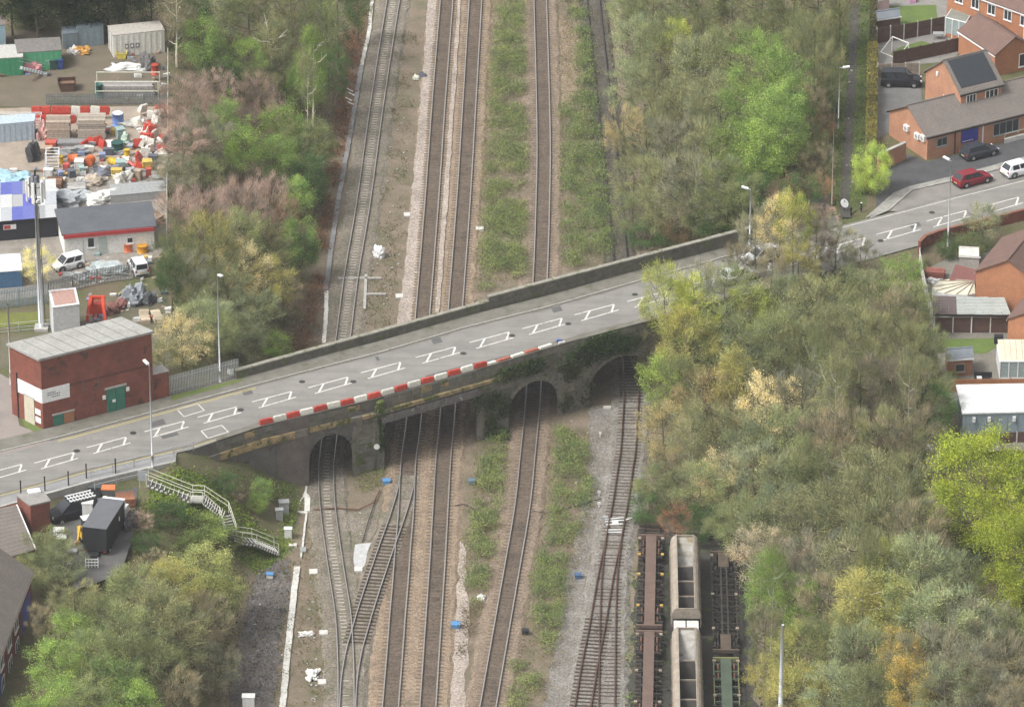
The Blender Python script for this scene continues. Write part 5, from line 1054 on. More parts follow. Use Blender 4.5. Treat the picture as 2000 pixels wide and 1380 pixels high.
stuff(mb.build('litter', CONC), 'scraps of pale litter and stones strewn beside the tracks', 'litter')
# pale planks on the bank, crossing boards, cables
for k, (x, y) in enumerate(((683, 180), (686, 188), (681, 198), (684, 206))):
    q = G(x, y); o = MB().box(q+Vector((0, 0, .25)), (1.2, .14, .08), -.9).build('plank', CONCW); o.data.vertices[6].co.z += .03; tag(o, f'{fw(k)} pale plank from the top on the bracken bank', 'plank', 'pale planks on the bracken bank')
for k, (pts, lab) in enumerate((([(660, 545), (745, 545)], 'upper pale concrete beam laid across the leftmost track'), ([(715, 538), (712, 605)], 'pale concrete beam lying along the leftmost track'), ([(716, 576), (755, 576)], 'lower pale concrete beam right of the leftmost track'))):
    a, b = P(*pts[0], 0), P(*pts[1], 0); d = (b-a); u = d.normalized(); s = Vector((-u.y, u.x, 0)); mb = MB(); mb.obox(a-s*.15+Vector((0, 0, .03)), d, s*.3, (0, 0, .16)); mb.obox(a-s*.2+u*.1+Vector((0, 0, .01)), u*.4, s*.4, (0, 0, .12)); tag(mb.build('concrete_beam', CONC), lab, 'beam')
def cable(pts, lab, r=.05, m_=BLACKM):
    w_ = [P(x, y, 0)+Vector((0, 0, r+.02+(.18 if i % 2 else .1))) for i, (x, y) in enumerate(pts)]; tag(MB().tube(w_, r, 5).build('cable', m_), lab, 'cable')
cable([(612, 998), (660, 996), (700, 998), (730, 985), (742, 960)], 'brown cable looping across the ground below the small left arch', .07, RUST)
cable([(888, 990), (905, 988), (920, 992), (930, 1005)], 'black cable on the gravel right of the main tracks'); cable([(735, 975), (720, 1020), (708, 1060)], 'dark cable running down to the stone spill')
cable([(1040, 1000), (1065, 1005), (1090, 1000), (1150, 985), (1175, 975)], 'thin cable crossing from the single track to the siding', .04)
# points machine on the siding
q = P(1200, 1030, 0); o = thing('points_machine', 'white-painted points rods and stretcher bars across the rusty siding', 'points machine', q)
for k, (dy, L) in enumerate(((-1.4, 1.6), (-.9, 1.7), (.2, 1.7), (.9, 1.9), (1.4, 1.9))): MB().box(q+Vector((0, dy, .27)), (L, .13, .09), .05*k).build('rod', WHC, o)
MB().box(q+Vector((.1, .6, .24)), (.6, .8, .16)).build('casing', WHC, o); MB().box(q+Vector((1.4, 1.3, .25)), (.9, .2, .1), .6).build('rod', CONCW, o); MB().box(q+Vector((-.9, 1.5, .3)), (.5, .5, .3)).build('casing', GRC, o)
for x, y, lab in ((1170, 990, 'white marker post beside the rusty siding, nearer one'), (1172, 853, 'white marker post below the right arch'), (1170, 968, 'white marker post beside the rusty siding, farther one')):
    q = P(x, y, 0); o = thing('marker_post', lab, 'post', q); MB().box(q+Vector((0, 0, .3)), (.1, .1, .6)).build('shaft', WHC, o); MB().box(q+Vector((0, -.06, .5)), (.28, .03, .28)).build('plate', WHC, o)
q = Vector((XN(735), Ynear(XN(735))-.6, 2.9)); MBt = MB().tube([q, q+Vector((0, -.06, 0))], [.3, .3], 16); tag(MBt.build('round_sign', WHC), 'round white sign on the pier left of the girder span', 'sign')
q = P(1213, 770, .2); tag(MB().tube([q, q+Vector((0, 0, 4.6))], .06, 6).build('pole', BLACKM), 'thin dark pole standing in the mouth of the right arch', 'pole')

# ================================================================ WAGONS
def wheelset(mb, y, w=.76, r=.46):
    for s in (-1, 1): mb.tube([(s*w-.07, y, r+.36), (s*w+.07, y, r+.36)], [r, r], 14)
    mb.tube([(-w, y, r+.36), (w, y, r+.36)], .08, 6)
def flatwagon(lab, loc, rz, L, spine, dark, yel=None, slots=True, skeletal=False, grp='standing freight wagons'):
    o = thing('flat_wagon', lab, 'wagon', loc, rz, grp); z0 = 1.0
    if skeletal:
        mb = MB()
        for s in (-1, 1): mb.box((s*.28, 0, z0), (.16, L-5, .3)); mb.box((s*1.15, 0, z0), (.1, L-4.6, .26))
        mb.build('side_beam', dark, o, local=True)
        for k in range(13):
            y = -L/2+3.2+k*(L-6.4)/12; MB().box((0, y, z0-.02), (2.25, .1, .2)).build('cross_beam', dark, o, local=True)
        for k in range(8):
            y = -L/2+4+k*(L-8)/7; mb = MB()
            for s in (-1, 1): mb.obox((s*.36, y, z0+.01), (s*.74, .9, 0), (0, .07, 0), (0, 0, .08))
            mb.build('brace', dark, o, local=True)
        for s in (-1, 1): MB().box((0, s*(L/2-1.6), z0+.03), (1.0, 3.0, .28)).build('end_spine', spine, o, local=True)
    else:
        MB().box((0, 0, z0), (1.02, L-.3, .34)).build('spine', spine, o, local=True)
        for k in range(11):
            y = -L/2+1.0+k*(L-2.0)/10; MB().box((0, y, z0-.05), (2.3, .16, .2)).build('outrigger', dark, o, local=True)
    for s in (-1, 1):
        MB().box((0, s*(L/2-.12), z0+.04), (2.5, .24, .36)).build('headstock', spine, o, local=True)
        for sx in (-.87, .87):
            mb = MB(); mb.tube([(sx, s*(L/2), z0), (sx, s*(L/2+.32), z0)], .08, 8); mb.tube([(sx, s*(L/2+.32), z0), (sx, s*(L/2+.38), z0)], .22, 12); mb.build('buffer', dark, o, local=True)
        for dy in (1.5, 3.2):
            mb = MB(); wheelset(mb, s*(L/2-dy)); mb.build('wheelset', RUST if not skeletal else dark, o, local=True)
        for sx in (-1, 1):
            mb = MB(); mb.box((sx*1.02, s*(L/2-2.35), .72), (.14, 2.9, .3)); mb.box((sx*1.02, s*(L/2-1.5), .62), (.2, .4, .4)); mb.box((sx*1.02, s*(L/2-3.2), .62), (.2, .4, .4)); mb.build('bogie_frame', dark, o, local=True)
    for k, y in enumerate((-L*.46, -L*.28, -L*.06, L*.06, L*.28, L*.46)):
        for s in (-1, 1): MB().box((s*1.13, y, z0+.16), (.3, .3, .13)).build('container_lock', yel if yel and k in (1, 3, 4) else TIMB if k % 2 else dark, o, local=True)
    return o
BW = mat('brown_wagon_paint', (.155, .105, .085), (.115, .08, .066), 1.2, .75, fine=5); DW = mat('grimy_black_steel', (.05, .046, .042), (.035, .033, .03), 1.4, .85); YW = mat('faded_yellow_paint', (.52, .36, .1), None, 3, .7)
GW = mat('green_wagon_paint', (.085, .11, .078), (.06, .08, .058), 1.2, .7, fine=5); SK = mat('dark_brown_wagon', (.115, .085, .062), (.075, .06, .047), 1.0, .8)
def along(x0, y0, x1, y1): a, b = P(x0, y0, 0), P(x1, y1, 0); return math.atan2(-(b.x-a.x), (b.y-a.y))
rz = along(1266, 1380, 1273, 1060)
def mid(x, y0, y1, z=1.0): a, b = P(x, y0, z), P(x, y1, z); q = (a+b)/2; return Vector((q.x, q.y, .02)), (a-b).length
q, L = mid(1270, 1044, 1227); flatwagon('brown container wagon nearest the bridge, with yellow locks', q, rz, L-.5, BW, DW, YW)
q, L = mid(1266, 1231, 1416); flatwagon('second brown container wagon, cut by the bottom edge', q, rz, L-.5, BW, DW, None)
q, L = mid(1415, 1076, 1276); flatwagon('dark skeletal wagon with open lattice frame', q, along(1422, 1380, 1413, 1085), L-.6, SK, DW, None, skeletal=True)
q, L = mid(1420, 1283, 1460); flatwagon('green container wagon with yellow headstock at the bottom edge', q, along(1422, 1380, 1413, 1085), L-.6, GW, DW, None)
gw = [c_ for c_ in bpy.data.objects if c_.parent and c_.parent.get('label', '').startswith('green container')]
for c_ in gw:
    if c_.name.startswith('headstock') and c_.data.vertices[0].co.y > 0: c_.data.materials[0] = mat('dull_yellow_green_paint', (.2, .2, .09), None, 3, .7)
    if c_.name.startswith('outrigger'): c_.data.materials[0] = GW
qg = [p__ for p__ in bpy.data.objects if p__.get('label', '').startswith('green container')][0]
mb = MB(); mb.box((-1.16, 0, 1.0), (.09, L-1.2, .24)); mb.box((1.16, 0, 1.0), (.09, L-1.2, .24)); mb.build('side_beam', mat('dull_yellow_green_paint', (.3, .3, .1)), qg, local=True)
HP = mat('grimy_hopper_paint', (.34, .295, .24), (.24, .2, .16), .9, .8, fine=4, spots=((.33, .3, .26), 1.3, .62)); HI = mat('worn_bright_steel', (.42, .41, .38), (.22, .2, .16), .8, .6, fine=3, spots=((.2, .17, .09), .6, .58)); HD = mat('dark_hopper_floor', (.06, .055, .05), (.045, .042, .038), 1, .9)
def hopper(lab, loc, rz, L, platform):
    o = thing('hopper_wagon', lab, 'wagon', loc, rz, 'standing freight wagons'); W = 1.38; H = 3.3; zb = 1.25; yS, yN = -L/2+.5, L/2-.5
    if platform: yN -= 2.6
    mb = MB()
    for s in (-1, 1):                                # side wall: broad top rail leaning inwards to the body
        mb.obox((s*W, yS, zb), (0, yN-yS, 0), (-s*.06, 0, 0), (s*.0, 0, H-.94-zb))
        mb.build if False else None
    mb.build('side_wall', HP, o, local=True)
    for s in (-1, 1):
        m2 = MB(); prof = [(.80, H), (.98, H-.03), (1.2, H-.22), (1.36, H-.55), (W+.02, H-.95)]
        for (xa, za), (xb, zb_) in zip(prof[:-1], prof[1:]): m2.face([(s*xa, yS, za), (s*xa, yN, za), (s*xb, yN, zb_), (s*xb, yS, zb_)])
        m2.obox((s*.86, yS, H-.05), (0, yN-yS, 0), (-s*.1, 0, 0), (0, 0, .1)); m2.build('top_rail', HP, o, local=True)
        for k in range(9):
            y = yS+.5+k*(yN-yS-1)/8; MB().box((s*(W+.06), y, (H-.95+zb)/2), (.1, .12, H-.95-zb-.1)).build('side_rib', HP, o, local=True)
        MB().obox((s*.78, yS, zb-.2), (0, yN-yS, 0), (s*.04, 0, 0), (0, 0, H-.06-zb+.2)).build('inner_plate', HD, o, local=True)
    slope = 4.6
    MB().face([(-.78, yN-.1, H-.2), (.78, yN-.1, H-.2), (.78, yN-slope, 1.3), (-.78, yN-slope, 1.3)]).build('slope_sheet', HI, o, local=True)
    MB().face([(-.78, yS+.2, H-.2), (.78, yS+.2, H-.2), (.78, yS+1.6, 1.3), (-.78, yS+1.6, 1.3)]).build('slope_sheet', HI, o, local=True)
    MB().box((0, (yS+yN)/2, 1.2), (1.56, yN-yS-.4, .1)).build('floor', HD, o, local=True)
    for s, y in ((-1, yS), (1, yN)):
        MB().tube if False else None; ew = MB(); pr = [(-1.38, 2.2), (1.38, 2.2), (1.37, H-.95), (1.36, H-.55), (1.2, H-.22), (.98, H-.03), (-.98, H-.03), (-1.2, H-.22), (-1.36, H-.55), (-1.37, H-.95)]; ew.face([(xx_, y-.04, zz_) for xx_, zz_ in pr]); ew.face([(xx_, y+.04, zz_) for xx_, zz_ in pr[::-1]]); ew.box((0, y, H-.02), (1.9, .1, .08)); ew.build('end_wall', HP, o, local=True)
        MB().face([(-W, y, 2.2), (W, y, 2.2), (.5, y-s*1.3, zb), (-.5, y-s*1.3, zb)]).build('end_slope', HP, o, local=True)
    for k in range(3):
        y = yN-slope-.35-k*(yN-yS-slope-2.2)/2.6; MB().box((0, y, H-.75), (1.56, .14, .14)).build('cross_tie', HP, o, local=True); MB().face([(-.78, y, H-.8), (.78, y, H-.8), (.78, y-1.4, 1.26), (-.78, y-1.4, 1.26)]).build('baffle', HD, o, local=True)
    if platform:
        for s in (-1, 1): MB().box((s*.62, yN+1.4, 2.5), (1.12, 2.5, .12)).build('cover_plate', mat('white_cover_plate', (.62, .61, .57), (.5, .49, .45), 1, .6), o, local=True)
    MB().box((0, 0, 1.0), (.9, L-.4, .3)).build('underframe', DW, o, local=True)
    for s in (-1, 1):
        MB().box((0, s*(L/2-.1), 1.0), (2.5, .2, .34)).build('headstock', DW, o, local=True)
        for sx in (-.87, .87): m3 = MB(); m3.tube([(sx, s*L/2, 1), (sx, s*(L/2+.36), 1)], .13, 10); m3.build('buffer', DW, o, local=True)
        for dy in (1.4, 3.1): m3 = MB(); wheelset(m3, s*(L/2-dy)); m3.build('wheelset', DW, o, local=True)
    return o
a, b = P(1338, 1046, 3.2), P(1340, 1190, 3.2); hopper('grimy open hopper wagon nearest the bridge', Vector(((a.x+b.x)/2, (a.y+b.y)/2, .02)), along(1344, 1380, 1337, 1100), (a-b).length+.9, False)
a, b = P(1341, 1198, 3.2), P(1344, 1400, 3.2); hopper('second hopper wagon with white plates at its end, cut by the bottom edge', Vector(((a.x+b.x)/2, (a.y+b.y)/2, .02)), along(1344, 1380, 1337, 1100), (a-b).length+.5, True)
# ================================================================ LEFT: substation and yards
def quadwalls(name, lab, cat, pts, z, h, m_, roofm, over=.15, rt=.18, wallname='wall'):
    """pts: photo corners of the footprint (front-left, front-right, back-right, back-left) at height z"""
    w_ = [P(x, y, z) for x, y in pts]; o = thing(name, lab, cat, w_[0]); pl = [(p_.x, p_.y) for p_ in w_]
    MB().prism(pl, z-.3, z+h, 0).build(wallname, m_, o)
    if roofm:
        cx, cy = sum(p_[0] for p_ in pl)/len(pl), sum(p_[1] for p_ in pl)/len(pl)
        ov = [(p_[0]+(p_[0]-cx)/max(.1, math.hypot(p_[0]-cx, p_[1]-cy))*over*1.4, p_[1]+(p_[1]-cy)/max(.1, math.hypot(p_[0]-cx, p_[1]-cy))*over*1.4) for p_ in pl]
        MB().prism(ov, z+h+.003, z+h+rt, 0).build('roof', roofm, o)
    return o, w_
H_ = 7.9
SW = [P(85, 838, ZR), P(300, 784, ZR), P(238, 757, ZR), P(24, 808, ZR)]
o = thing('brick_substation', 'red brick flat-roofed substation with a green door beside the road', 'building', SW[0])
MB().prism([(p_.x, p_.y) for p_ in SW], ZR-.3, ZR+H_-.25).build('wall', BRICK_R, o)
cen = sum(SW, Vector())/4
MB().prism([tuple((p_+(p_-cen).normalized()*.28)[:2]) for p_ in SW], ZR+H_-.247, ZR+H_).build('roof_slab', mat('pale_felt_roof', (.36, .355, .335), (.28, .275, .255), .6, .9, fine=4, spots=((.2, .19, .15), 1.4, .68)), o)
d = (SW[1]-SW[0]); sv = (SW[3]-SW[0])
for k in range(1, 9):
    a = SW[0]+d*k/9; MB().obox(Vector((a.x, a.y, ZR+H_+.002)), d.normalized()*.07, sv*.98, (0, 0, .02)).build('roof_joint', mat('roof_joint', (.22, .215, .2), None, 2, .9), o)
A, B, D = SW[0], SW[1], SW[3]
mb = MB(); facerect(mb, A, B, ZR, 0, 4.1-.02, d.length, .22, .03); mb.build('brick_band', mat('dark_brick_band', (.13, .05, .038), None, 1, .9), o)
SGN = mat('white_sign_board', (.8, .8, .79), (.74, .74, .73), 2, .5); GD = mat('green_painted_door', (.045, .19, .135), (.035, .15, .105), 1.5, .6); CR_ = mat('cream_door', (.55, .5, .4), (.45, .41, .33), 1.5, .8)
mb = MB(); facerect(mb, A, B, ZR, -.02, 2.9, 3.0, 1.5, .06); s1 = mb.build('sign_board', SGN, o)
mb = MB(); facerect(mb, D, A, ZR, (A-D).length-3.6, 2.9, 3.58, 1.5, .06); s2 = mb.build('sign_board', SGN, o)
mb = MB(); rr = random.Random(3)
for k, (u, v, L) in enumerate(((.5, .95, 1.0), (.5, .72, 1.35), (1.0, .45, .9))):
    x = u
    while x < u+L: wl = rr.uniform(.06, .2); facerect(mb, A, B, ZR, x, 2.9+v, wl, .1, .012, 0, .06); x += wl+.05
mb.build('lettering', mat('dark_lettering', (.12, .12, .13), None, 2, .6), s1)
mb = MB(); facerect(mb, A, B, ZR, 7.0, -.1, 2.0, 2.75, .06); dr = mb.build('door', GD, o)
mb = MB(); facerect(mb, A, B, ZR, 7.98, 0, .03, 2.6, .02, 0, .06); mb.build('door_gap', BLACKM, dr); mb = MB(); facerect(mb, A, B, ZR, 7.6, 1.1, .35, .3, .02, 0, .06); mb.build('door_sign', SGN, dr)
mb = MB(); facerect(mb, A, B, ZR, 6.8, 2.66, 2.4, .2, .12); mb.build('lintel', CONC, o)
mb = MB(); facerect(mb, A, B, ZR, 1.1, .1, 1.15, 1.15, .05); mb.build('hatch', GD, o); mb = MB(); facerect(mb, A, B, ZR, 2.27, .1, 1.1, 1.15, .05); mb.build('bricked_hatch', BRICK_O, o)
mb = MB(); facerect(mb, A, B, ZR, 1.0, 1.27, 2.45, .14, .1); mb.build('lintel', CONC, o)
for u, v in ((9.15, 2.0), (6.55, 1.7)): mb = MB(); facerect(mb, A, B, ZR, u, v, .3, .4, .18); mb.build('alarm_box', UPVC, o)
for u in (4.4, 6.1): mb = MB(); facerect(mb, A, B, ZR, u, 2.9, .1, 1.4, .05); mb.build('vent_slot', mat('grey_vent', (.16, .12, .11), None, 2, .8), o)
Ls = (A-D).length
mb = MB(); facerect(mb, D, A, ZR, Ls*.42, 0, 1.5, 2.9, .06); mb.build('door', CR_, o); mb = MB(); facerect(mb, D, A, ZR, Ls*.42-.1, 2.92, 1.7, .16, .1); mb.build('lintel', CONC, o)
for v in (.5, 1.4): mb = MB(); facerect(mb, D, A, ZR, Ls-1.1, v, .8, .6, .05); mb.build('notice', SGN, o)
mb = MB(); facerect(mb, D, A, ZR, Ls*.2, 0, .12, 5, .1); mb.build('downpipe', BLACKM, o)
E0 = [P(300, 782, ZR), P(330, 775, ZR), P(318, 765, ZR), P(289, 771, ZR)]
o = thing('brick_wall', 'low red brick enclosure against the right end of the substation', 'wall', E0[0]); MB().prism([tuple(p_[:2]) for p_ in E0], ZR-.3, ZR+2.9).build('brickwork', BRICK_R, o); MB().prism([tuple((p_+(p_-sum(E0, Vector())/4).normalized()*.08)[:2]) for p_ in E0], ZR+2.903, ZR+3.02).build('coping', CONC, o)
# yards: ground sheets
def gsheet(name, pts, m_, z=ZR+.012, jag=.25): return zone_sheet(name, pts, m_, z, jag)
gsheet('yard_ground', [(-60, 60), (325, 60), (325, 205), (-60, 210)], mat('muddy_yard', (.16, .13, .095), (.12, .105, .075), .35, .95, fine=5, bump=.3, spots=((.1, .11, .05), .4, .62)))
gsheet('yard_ground', [(-60, 212), (325, 207), (325, 330), (-60, 335)], mat('sandy_yard', (.36, .3, .24), (.26, .22, .18), .5, .95, fine=6))
gsheet('yard_ground', [(95, 605), (330, 560), (335, 700), (325, 770), (300, 700), (-30, 720), (-30, 660), (90, 650)], mat('dark_trodden_ground', (.14, .125, .09), (.1, .1, .055), .6, .95, fine=5, bump=.4), ZR+.01)
gsheet('yard_ground', [(-60, 337), (325, 332), (330, 480), (255, 545), (-60, 600)], mat('littered_yard', (.29, .265, .235), (.2, .18, .15), .7, .95, fine=5, spots=((.4, .38, .35), 1.3, .66)), ZR+.016)
gsheet('side_road', [(-60, 700), (20, 740), (40, 830), (85, 852), (100, 862), (-60, 905)], mat('pinkish_side_road', (.27, .235, .21), (.22, .195, .18), .4, .95, fine=9), ZR+.014, .1)
gsheet('grass_verge', [(20, 770), (36, 780), (82, 838), (72, 848), (48, 832)], mat('verge_grass', (.1, .15, .035), (.13, .15, .05), 1.2, .95, fine=6, bump=.4), ZR+.03, .1)
gsheet('grass_verge', [(335, 783), (470, 745), (474, 738), (335, 772)], mat('verge_grass', (.1, .15, .035)), ZR+.11, .05)
gsheet('grass_patch', [(-10, 612), (75, 608), (78, 632), (-10, 640)], mat('mast_grass', (.16, .18, .03), (.12, .13, .05), 1, .95, fine=6), ZR+.03, .2)
# white building with dark roof and red fascia
WB = [P(127, 503, ZR), P(302, 487, ZR), P(293, 440, ZR), P(113, 455, ZR)]
o = thing('white_building', 'white single-storey building with dark grey roof and red fascia', 'building', WB[0])
MB().prism([tuple(p_[:2]) for p_ in WB], ZR-.2, ZR+2.6).build('wall', mat('dirty_white_wall', (.74, .73, .7), (.62, .61, .58), .9, .85, fine=5), o)
ce = sum(WB, Vector())/4; MB().prism([tuple((p_+(p_-ce).normalized()*.3)[:2]) for p_ in WB], ZR+2.603, ZR+2.8).build('roof', mat('dark_grey_felt', (.11, .118, .13), (.085, .092, .105), .5, .85, fine=6), o)
mb = MB(); facerect(mb, WB[0], WB[1], ZR, -.1, 2.3, (WB[1]-WB[0]).length+.1, .42, .3); mb.build('fascia', mat('red_fascia', (.42, .05, .05), (.34, .045, .045), 1, .6), o)
window(o, WB[0], WB[1], ZR, 2.4, .9, .8, 1.2, 0); mb = MB(); facerect(mb, WB[0], WB[1], ZR, 1.95, 0, .06, 2.0, .04); facerect(mb, WB[0], WB[1], ZR, 3.6, 0, .9, 2.0, .05); mb.build('door', mat('pale_door', (.45, .5, .47), None, 2, .6), o); window(o, WB[0], WB[1], ZR, 6.6, 1.0, .7, .7, 0)
# patchwork-roofed dark shed at the left edge
DB = [P(-40, 474, ZR), P(112, 462, ZR), P(95, 400, ZR), P(-40, 410, ZR)]
o = thing('dark_shed', 'long black-walled shed with a patchwork roof of blue and grey sheets', 'shed', DB[0])
MB().prism([tuple(p_[:2]) for p_ in DB], ZR-.2, ZR+2.4).build('wall', mat('black_boarding', (.03, .032, .04), (.022, .024, .03), 1, .8), o)
fr_, fb_ = DB[0], DB[3]; wd = (DB[1]-DB[0]); dp = (DB[3]-DB[0]); cols = [(.11, .12, .42), (.5, .51, .5), (.3, .31, .32), (.1, .12, .38), (.6, .61, .6), (.36, .37, .37), (.45, .46, .46), (.13, .15, .4), (.4, .42, .44)]; kk = 0
for i in range(3):
    for j in range(7):
        a = fr_+wd*(j/7)+dp*(i/3)*1.05-dp*.04; z_ = ZR+2.42+i*.16+.012*(kk % 5); c_ = cols[(kk*4+i) % len(cols)]; kk += 1
        MB().obox(Vector((a.x, a.y, z_)), wd*(.148), dp*.36+Vector((0, 0, .16)), (0, 0, .05)).build('roof_sheet', PAINT, o, col=c_)
mb = MB(); facerect(mb, DB[0], DB[1], ZR, 2.6, 1.3, 1.35, .55, .05); sg = mb.build('sign', SGN, o); mb = MB(); facerect(mb, DB[0], DB[1], ZR, 2.65, 1.36, .7, .43, .01, 0, .05); mb.build('sign_print', mat('red_print', (.5, .08, .07), None, 2, .6), sg)
# generic yard goods
def container(lab, pts, z, h, col, ribs=True, roofcol=None, name='container', m_=PAINT, open_top=None):
    w_ = [P(x, y, z) for x, y in pts]; o = thing(name, lab, name.split('_')[-1], w_[0]); pl = [tuple(p_[:2]) for p_ in w_]
    MB().prism(pl, z, z+h).build('body', m_, o, col=col); ce = sum(w_, Vector())/4
    MB().prism([tuple((p_+(p_-ce).normalized()*.06)[:2]) for p_ in w_], z+h+.003, z+h+.08).build('roof', MATT, o, col=roofcol or tuple(v*.8 for v in col))
    if open_top:
        MB().prism([tuple((p_-(p_-ce)*.16)[:2]) for p_ in w_], z+h+.082, z+h+.1).build('roof_panel', MATT, o, col=open_top)
    if ribs:
        for a, b in ((w_[0], w_[1]), (w_[3], w_[0])):
            L = (b-a).length; n_ = max(2, int(L/.6)); mb = MB()
            for k in range(n_): facerect(mb, a, b, z, (k+.3)*L/n_, .12, .22*L/n_*1.4, h-.25, .04)
            mb.build('ribbing', m_, o, col=tuple(v*.93 for v in col))
        for s in (.28, .72):
            mb = MB(); L = (w_[0]-w_[3]).length; facerect(mb, w_[3], w_[0], z, L*s, .1, .05, h-.2, .09); mb.build('lock_bar', STEEL, o)
    return o
container('tall white metal cabin with a recessed pinkish roof behind the substation', [(106, 668), (157, 661), (150, 629), (98, 635)], ZR, 3.9, (.58, .59, .6), False, (.66, .66, .65), 'metal_cabin', open_top=(.4, .25, .21))
container('small blue cabin with white roof at the left edge', [(-30, 566), (44, 560), (40, 528), (-30, 532)], ZR, 1.9, (.06, .14, .25), False, (.68, .7, .7), 'site_cabin')
container('bright green container in the top yard', [(36, 141), (121, 135), (118, 110), (30, 115)], ZR, 2.3, (.10, .36, .2), True, (.18, .17, .16))
container('darker green container at the left edge of the top yard', [(-40, 152), (46, 147), (44, 122), (-40, 126)], ZR, 2.2, (.05, .26, .13), True, (.45, .45, .42))
container('white cabin with three dark marks in the top yard', [(222, 113), (322, 102), (312, 84), (212, 94)], ZR, 2.7, (.68, .67, .62), True, (.42, .39, .35), 'white_cabin')
q0, q1 = P(222, 113, ZR), P(322, 102, ZR); wc = [x_ for x_ in bpy.data.objects if x_.get('label', '').startswith('white cabin with three')][0]
for k in range(3): mb = MB(); facerect(mb, q0, q1, ZR, 1.35+k*.62, .95, .42, .6, .02, 0, .045); mk = mb.build('mark', mat('grey_mark', (.22, .22, .23), None, 2, .7), wc); mb = MB(); facerect(mb, q0, q1, ZR, 1.45+k*.62, 1.1, .2, .28, .02, 0, .066); mb.build('mark_inset', UPVC, mk)
container('blue-grey container at the back of the top yard', [(152, 92), (203, 88), (200, 72), (150, 76)], ZR, 2.3, (.2, .26, .29)); container('lower blue-grey container beside the green one', [(124, 96), (152, 93), (150, 80), (122, 82)], ZR, 1.8, (.19, .24, .27))
container('pale blue cabinet row at the left edge of the middle yard', [(-30, 282), (68, 273), (70, 258), (-30, 265)], ZR, 2.2, (.38, .45, .52), True, (.42, .5, .56)); container('tall pale blue hut at the top left edge', [(-30, 98), (12, 95), (10, 76), (-30, 78)], ZR, 2.9, (.3, .42, .48), False, (.2, .17, .15), 'hut')
container('grey flat-roofed store against the yard fence', [(216, 398), (325, 388), (322, 368), (216, 376)], ZR, .9, (.3, .31, .31), False, (.3, .31, .31), 'store')
# pallets and timber stacks
def stack(lab, x, y, wd, dp, h, rz, col, layers=7, m_=MATT, jig=.06, name='timber_stack', z=ZR):
    q = P(x, y, z); o = thing(name, lab, 'stack', q, rz); r_ = random.Random(lab)
    for k in range(layers):
        lz = h/layers; n_ = 4
        for j in range(n_):
            sh_ = r_.uniform(.65, 1.15); c_ = tuple(v*sh_ for v in col)
            MB().box((r_.uniform(-jig, jig), (j-(n_-1)/2)*dp/n_, lz*(k+.5)), (wd*r_.uniform(.93, 1), dp/n_*.9, lz*.82)).build('plank', m_, o, col=c_, local=True)
    return o
TC = (.42, .34, .27)
stack('left tall stack of planks in the middle yard', 115, 268, 2.7, 2.0, 2.3, .02, TC, 9); stack('right tall stack of planks in the middle yard', 180, 266, 3.1, 2.0, 2.4, .02, (.46, .4, .33), 9); stack('stack of bleached boards behind the white cabin rubbish', 250, 185, 6.0, 1.6, 1.4, 0, (.36, .34, .32), 5); stack('low stack of dark boards in front of the planks', 150, 282, 4.5, 1.2, .5, .02, (.25, .25, .25), 2)
stack('left timber pallet bundle near the willow', 283, 622, 1.0, 2.6, .5, .15, (.55, .45, .33), 2, name='pallet_bundle'); stack('right timber pallet bundle near the willow', 307, 622, 1.0, 2.4, .5, .25, (.5, .42, .31), 2, name='pallet_bundle')
stack('brown box stack on the edge of the patchwork roof yard', 107, 368, 1.7, 2.0, 1.0, 0, (.24, .13, .08), 3); stack('grey slab pile left of the small store', 150, 372, 2.0, 1.6, .6, .1, (.42, .41, .39), 3)
# storage frame
q = P(250, 188, ZR); o = thing('storage_frame', 'white steel storage frame round the bleached boards', 'frame', q)
for sx in (-3.5, 3.5):
    for sy in (-1.3, 1.3): MB().tube([q+Vector((sx, sy, 0)), q+Vector((sx, sy, 2.4))], .06, 6).build('upright', WSTEEL, o)
for sy in (-1.3, 1.3):
    for zz in (1.2, 2.35): MB().tube([q+Vector((-3.5, sy, zz)), q+Vector((3.5, sy, zz))], .05, 6).build('beam', WSTEEL, o)
# plastic barriers stacked and heaped
bb = barrier_mesh(1.05, .9, .5, .26)
def barrier(x, y, z, rz, col, lab, grp, tilt=0.0):
    o = bpy.data.objects.new('plastic_barrier', bb); C.objects.link(o); o.location = P(x, y, ZR)+Vector((0, 0, z)); o.rotation_euler = (tilt, rnd.uniform(-.1, .1)+tilt*.4, rz); sh_ = rnd.uniform(.8, 1.1); o.color = (*tuple(v*sh_ for v in col), 1); return tag(o, lab, 'barrier', grp)
for k, x in enumerate(range(72, 208, 19)):
    c_ = WHT if k in (4, 6) else RED; barrier(x, 232, .6, 0, c_, f'{fw(k)} {"white" if c_ == WHT else "red"} plastic barrier from the left in the row behind the plank stacks', 'barrier row behind the planks')
for k in range(5): barrier(75+k*16, 240, .0, .1, RED, f'{fw(k)} red barrier from the left under the barrier row', 'lower barrier row behind the planks')
r_ = random.Random(21)
ORD = 'first second third fourth fifth sixth seventh eighth ninth tenth eleventh twelfth thirteenth fourteenth fifteenth sixteenth seventeenth eighteenth nineteenth twentieth'.split()
def ordn(k): return ORD[k] if k < 20 else ('twenty-'+ORD[k-20] if 20 <= k < 29 else 'thirtieth' if k == 29 else 'thirty-'+ORD[k-30])
for k in range(34):
    t = k/34; x = 268+r_.random()*54; y = 226+t*92; c_ = RED if r_.random() < .5 else WHT; nm = 'red' if c_ == RED else 'white'
    barrier(x, y, r_.choice((0, .1, .55)) if y < 300 else 0, r_.uniform(0, 3.1), c_, f'{nm} barrier, {ordn(k)} from the top of the heap by the yard fence', 'barriers heaped by the yard fence', r_.uniform(-.5, .5))
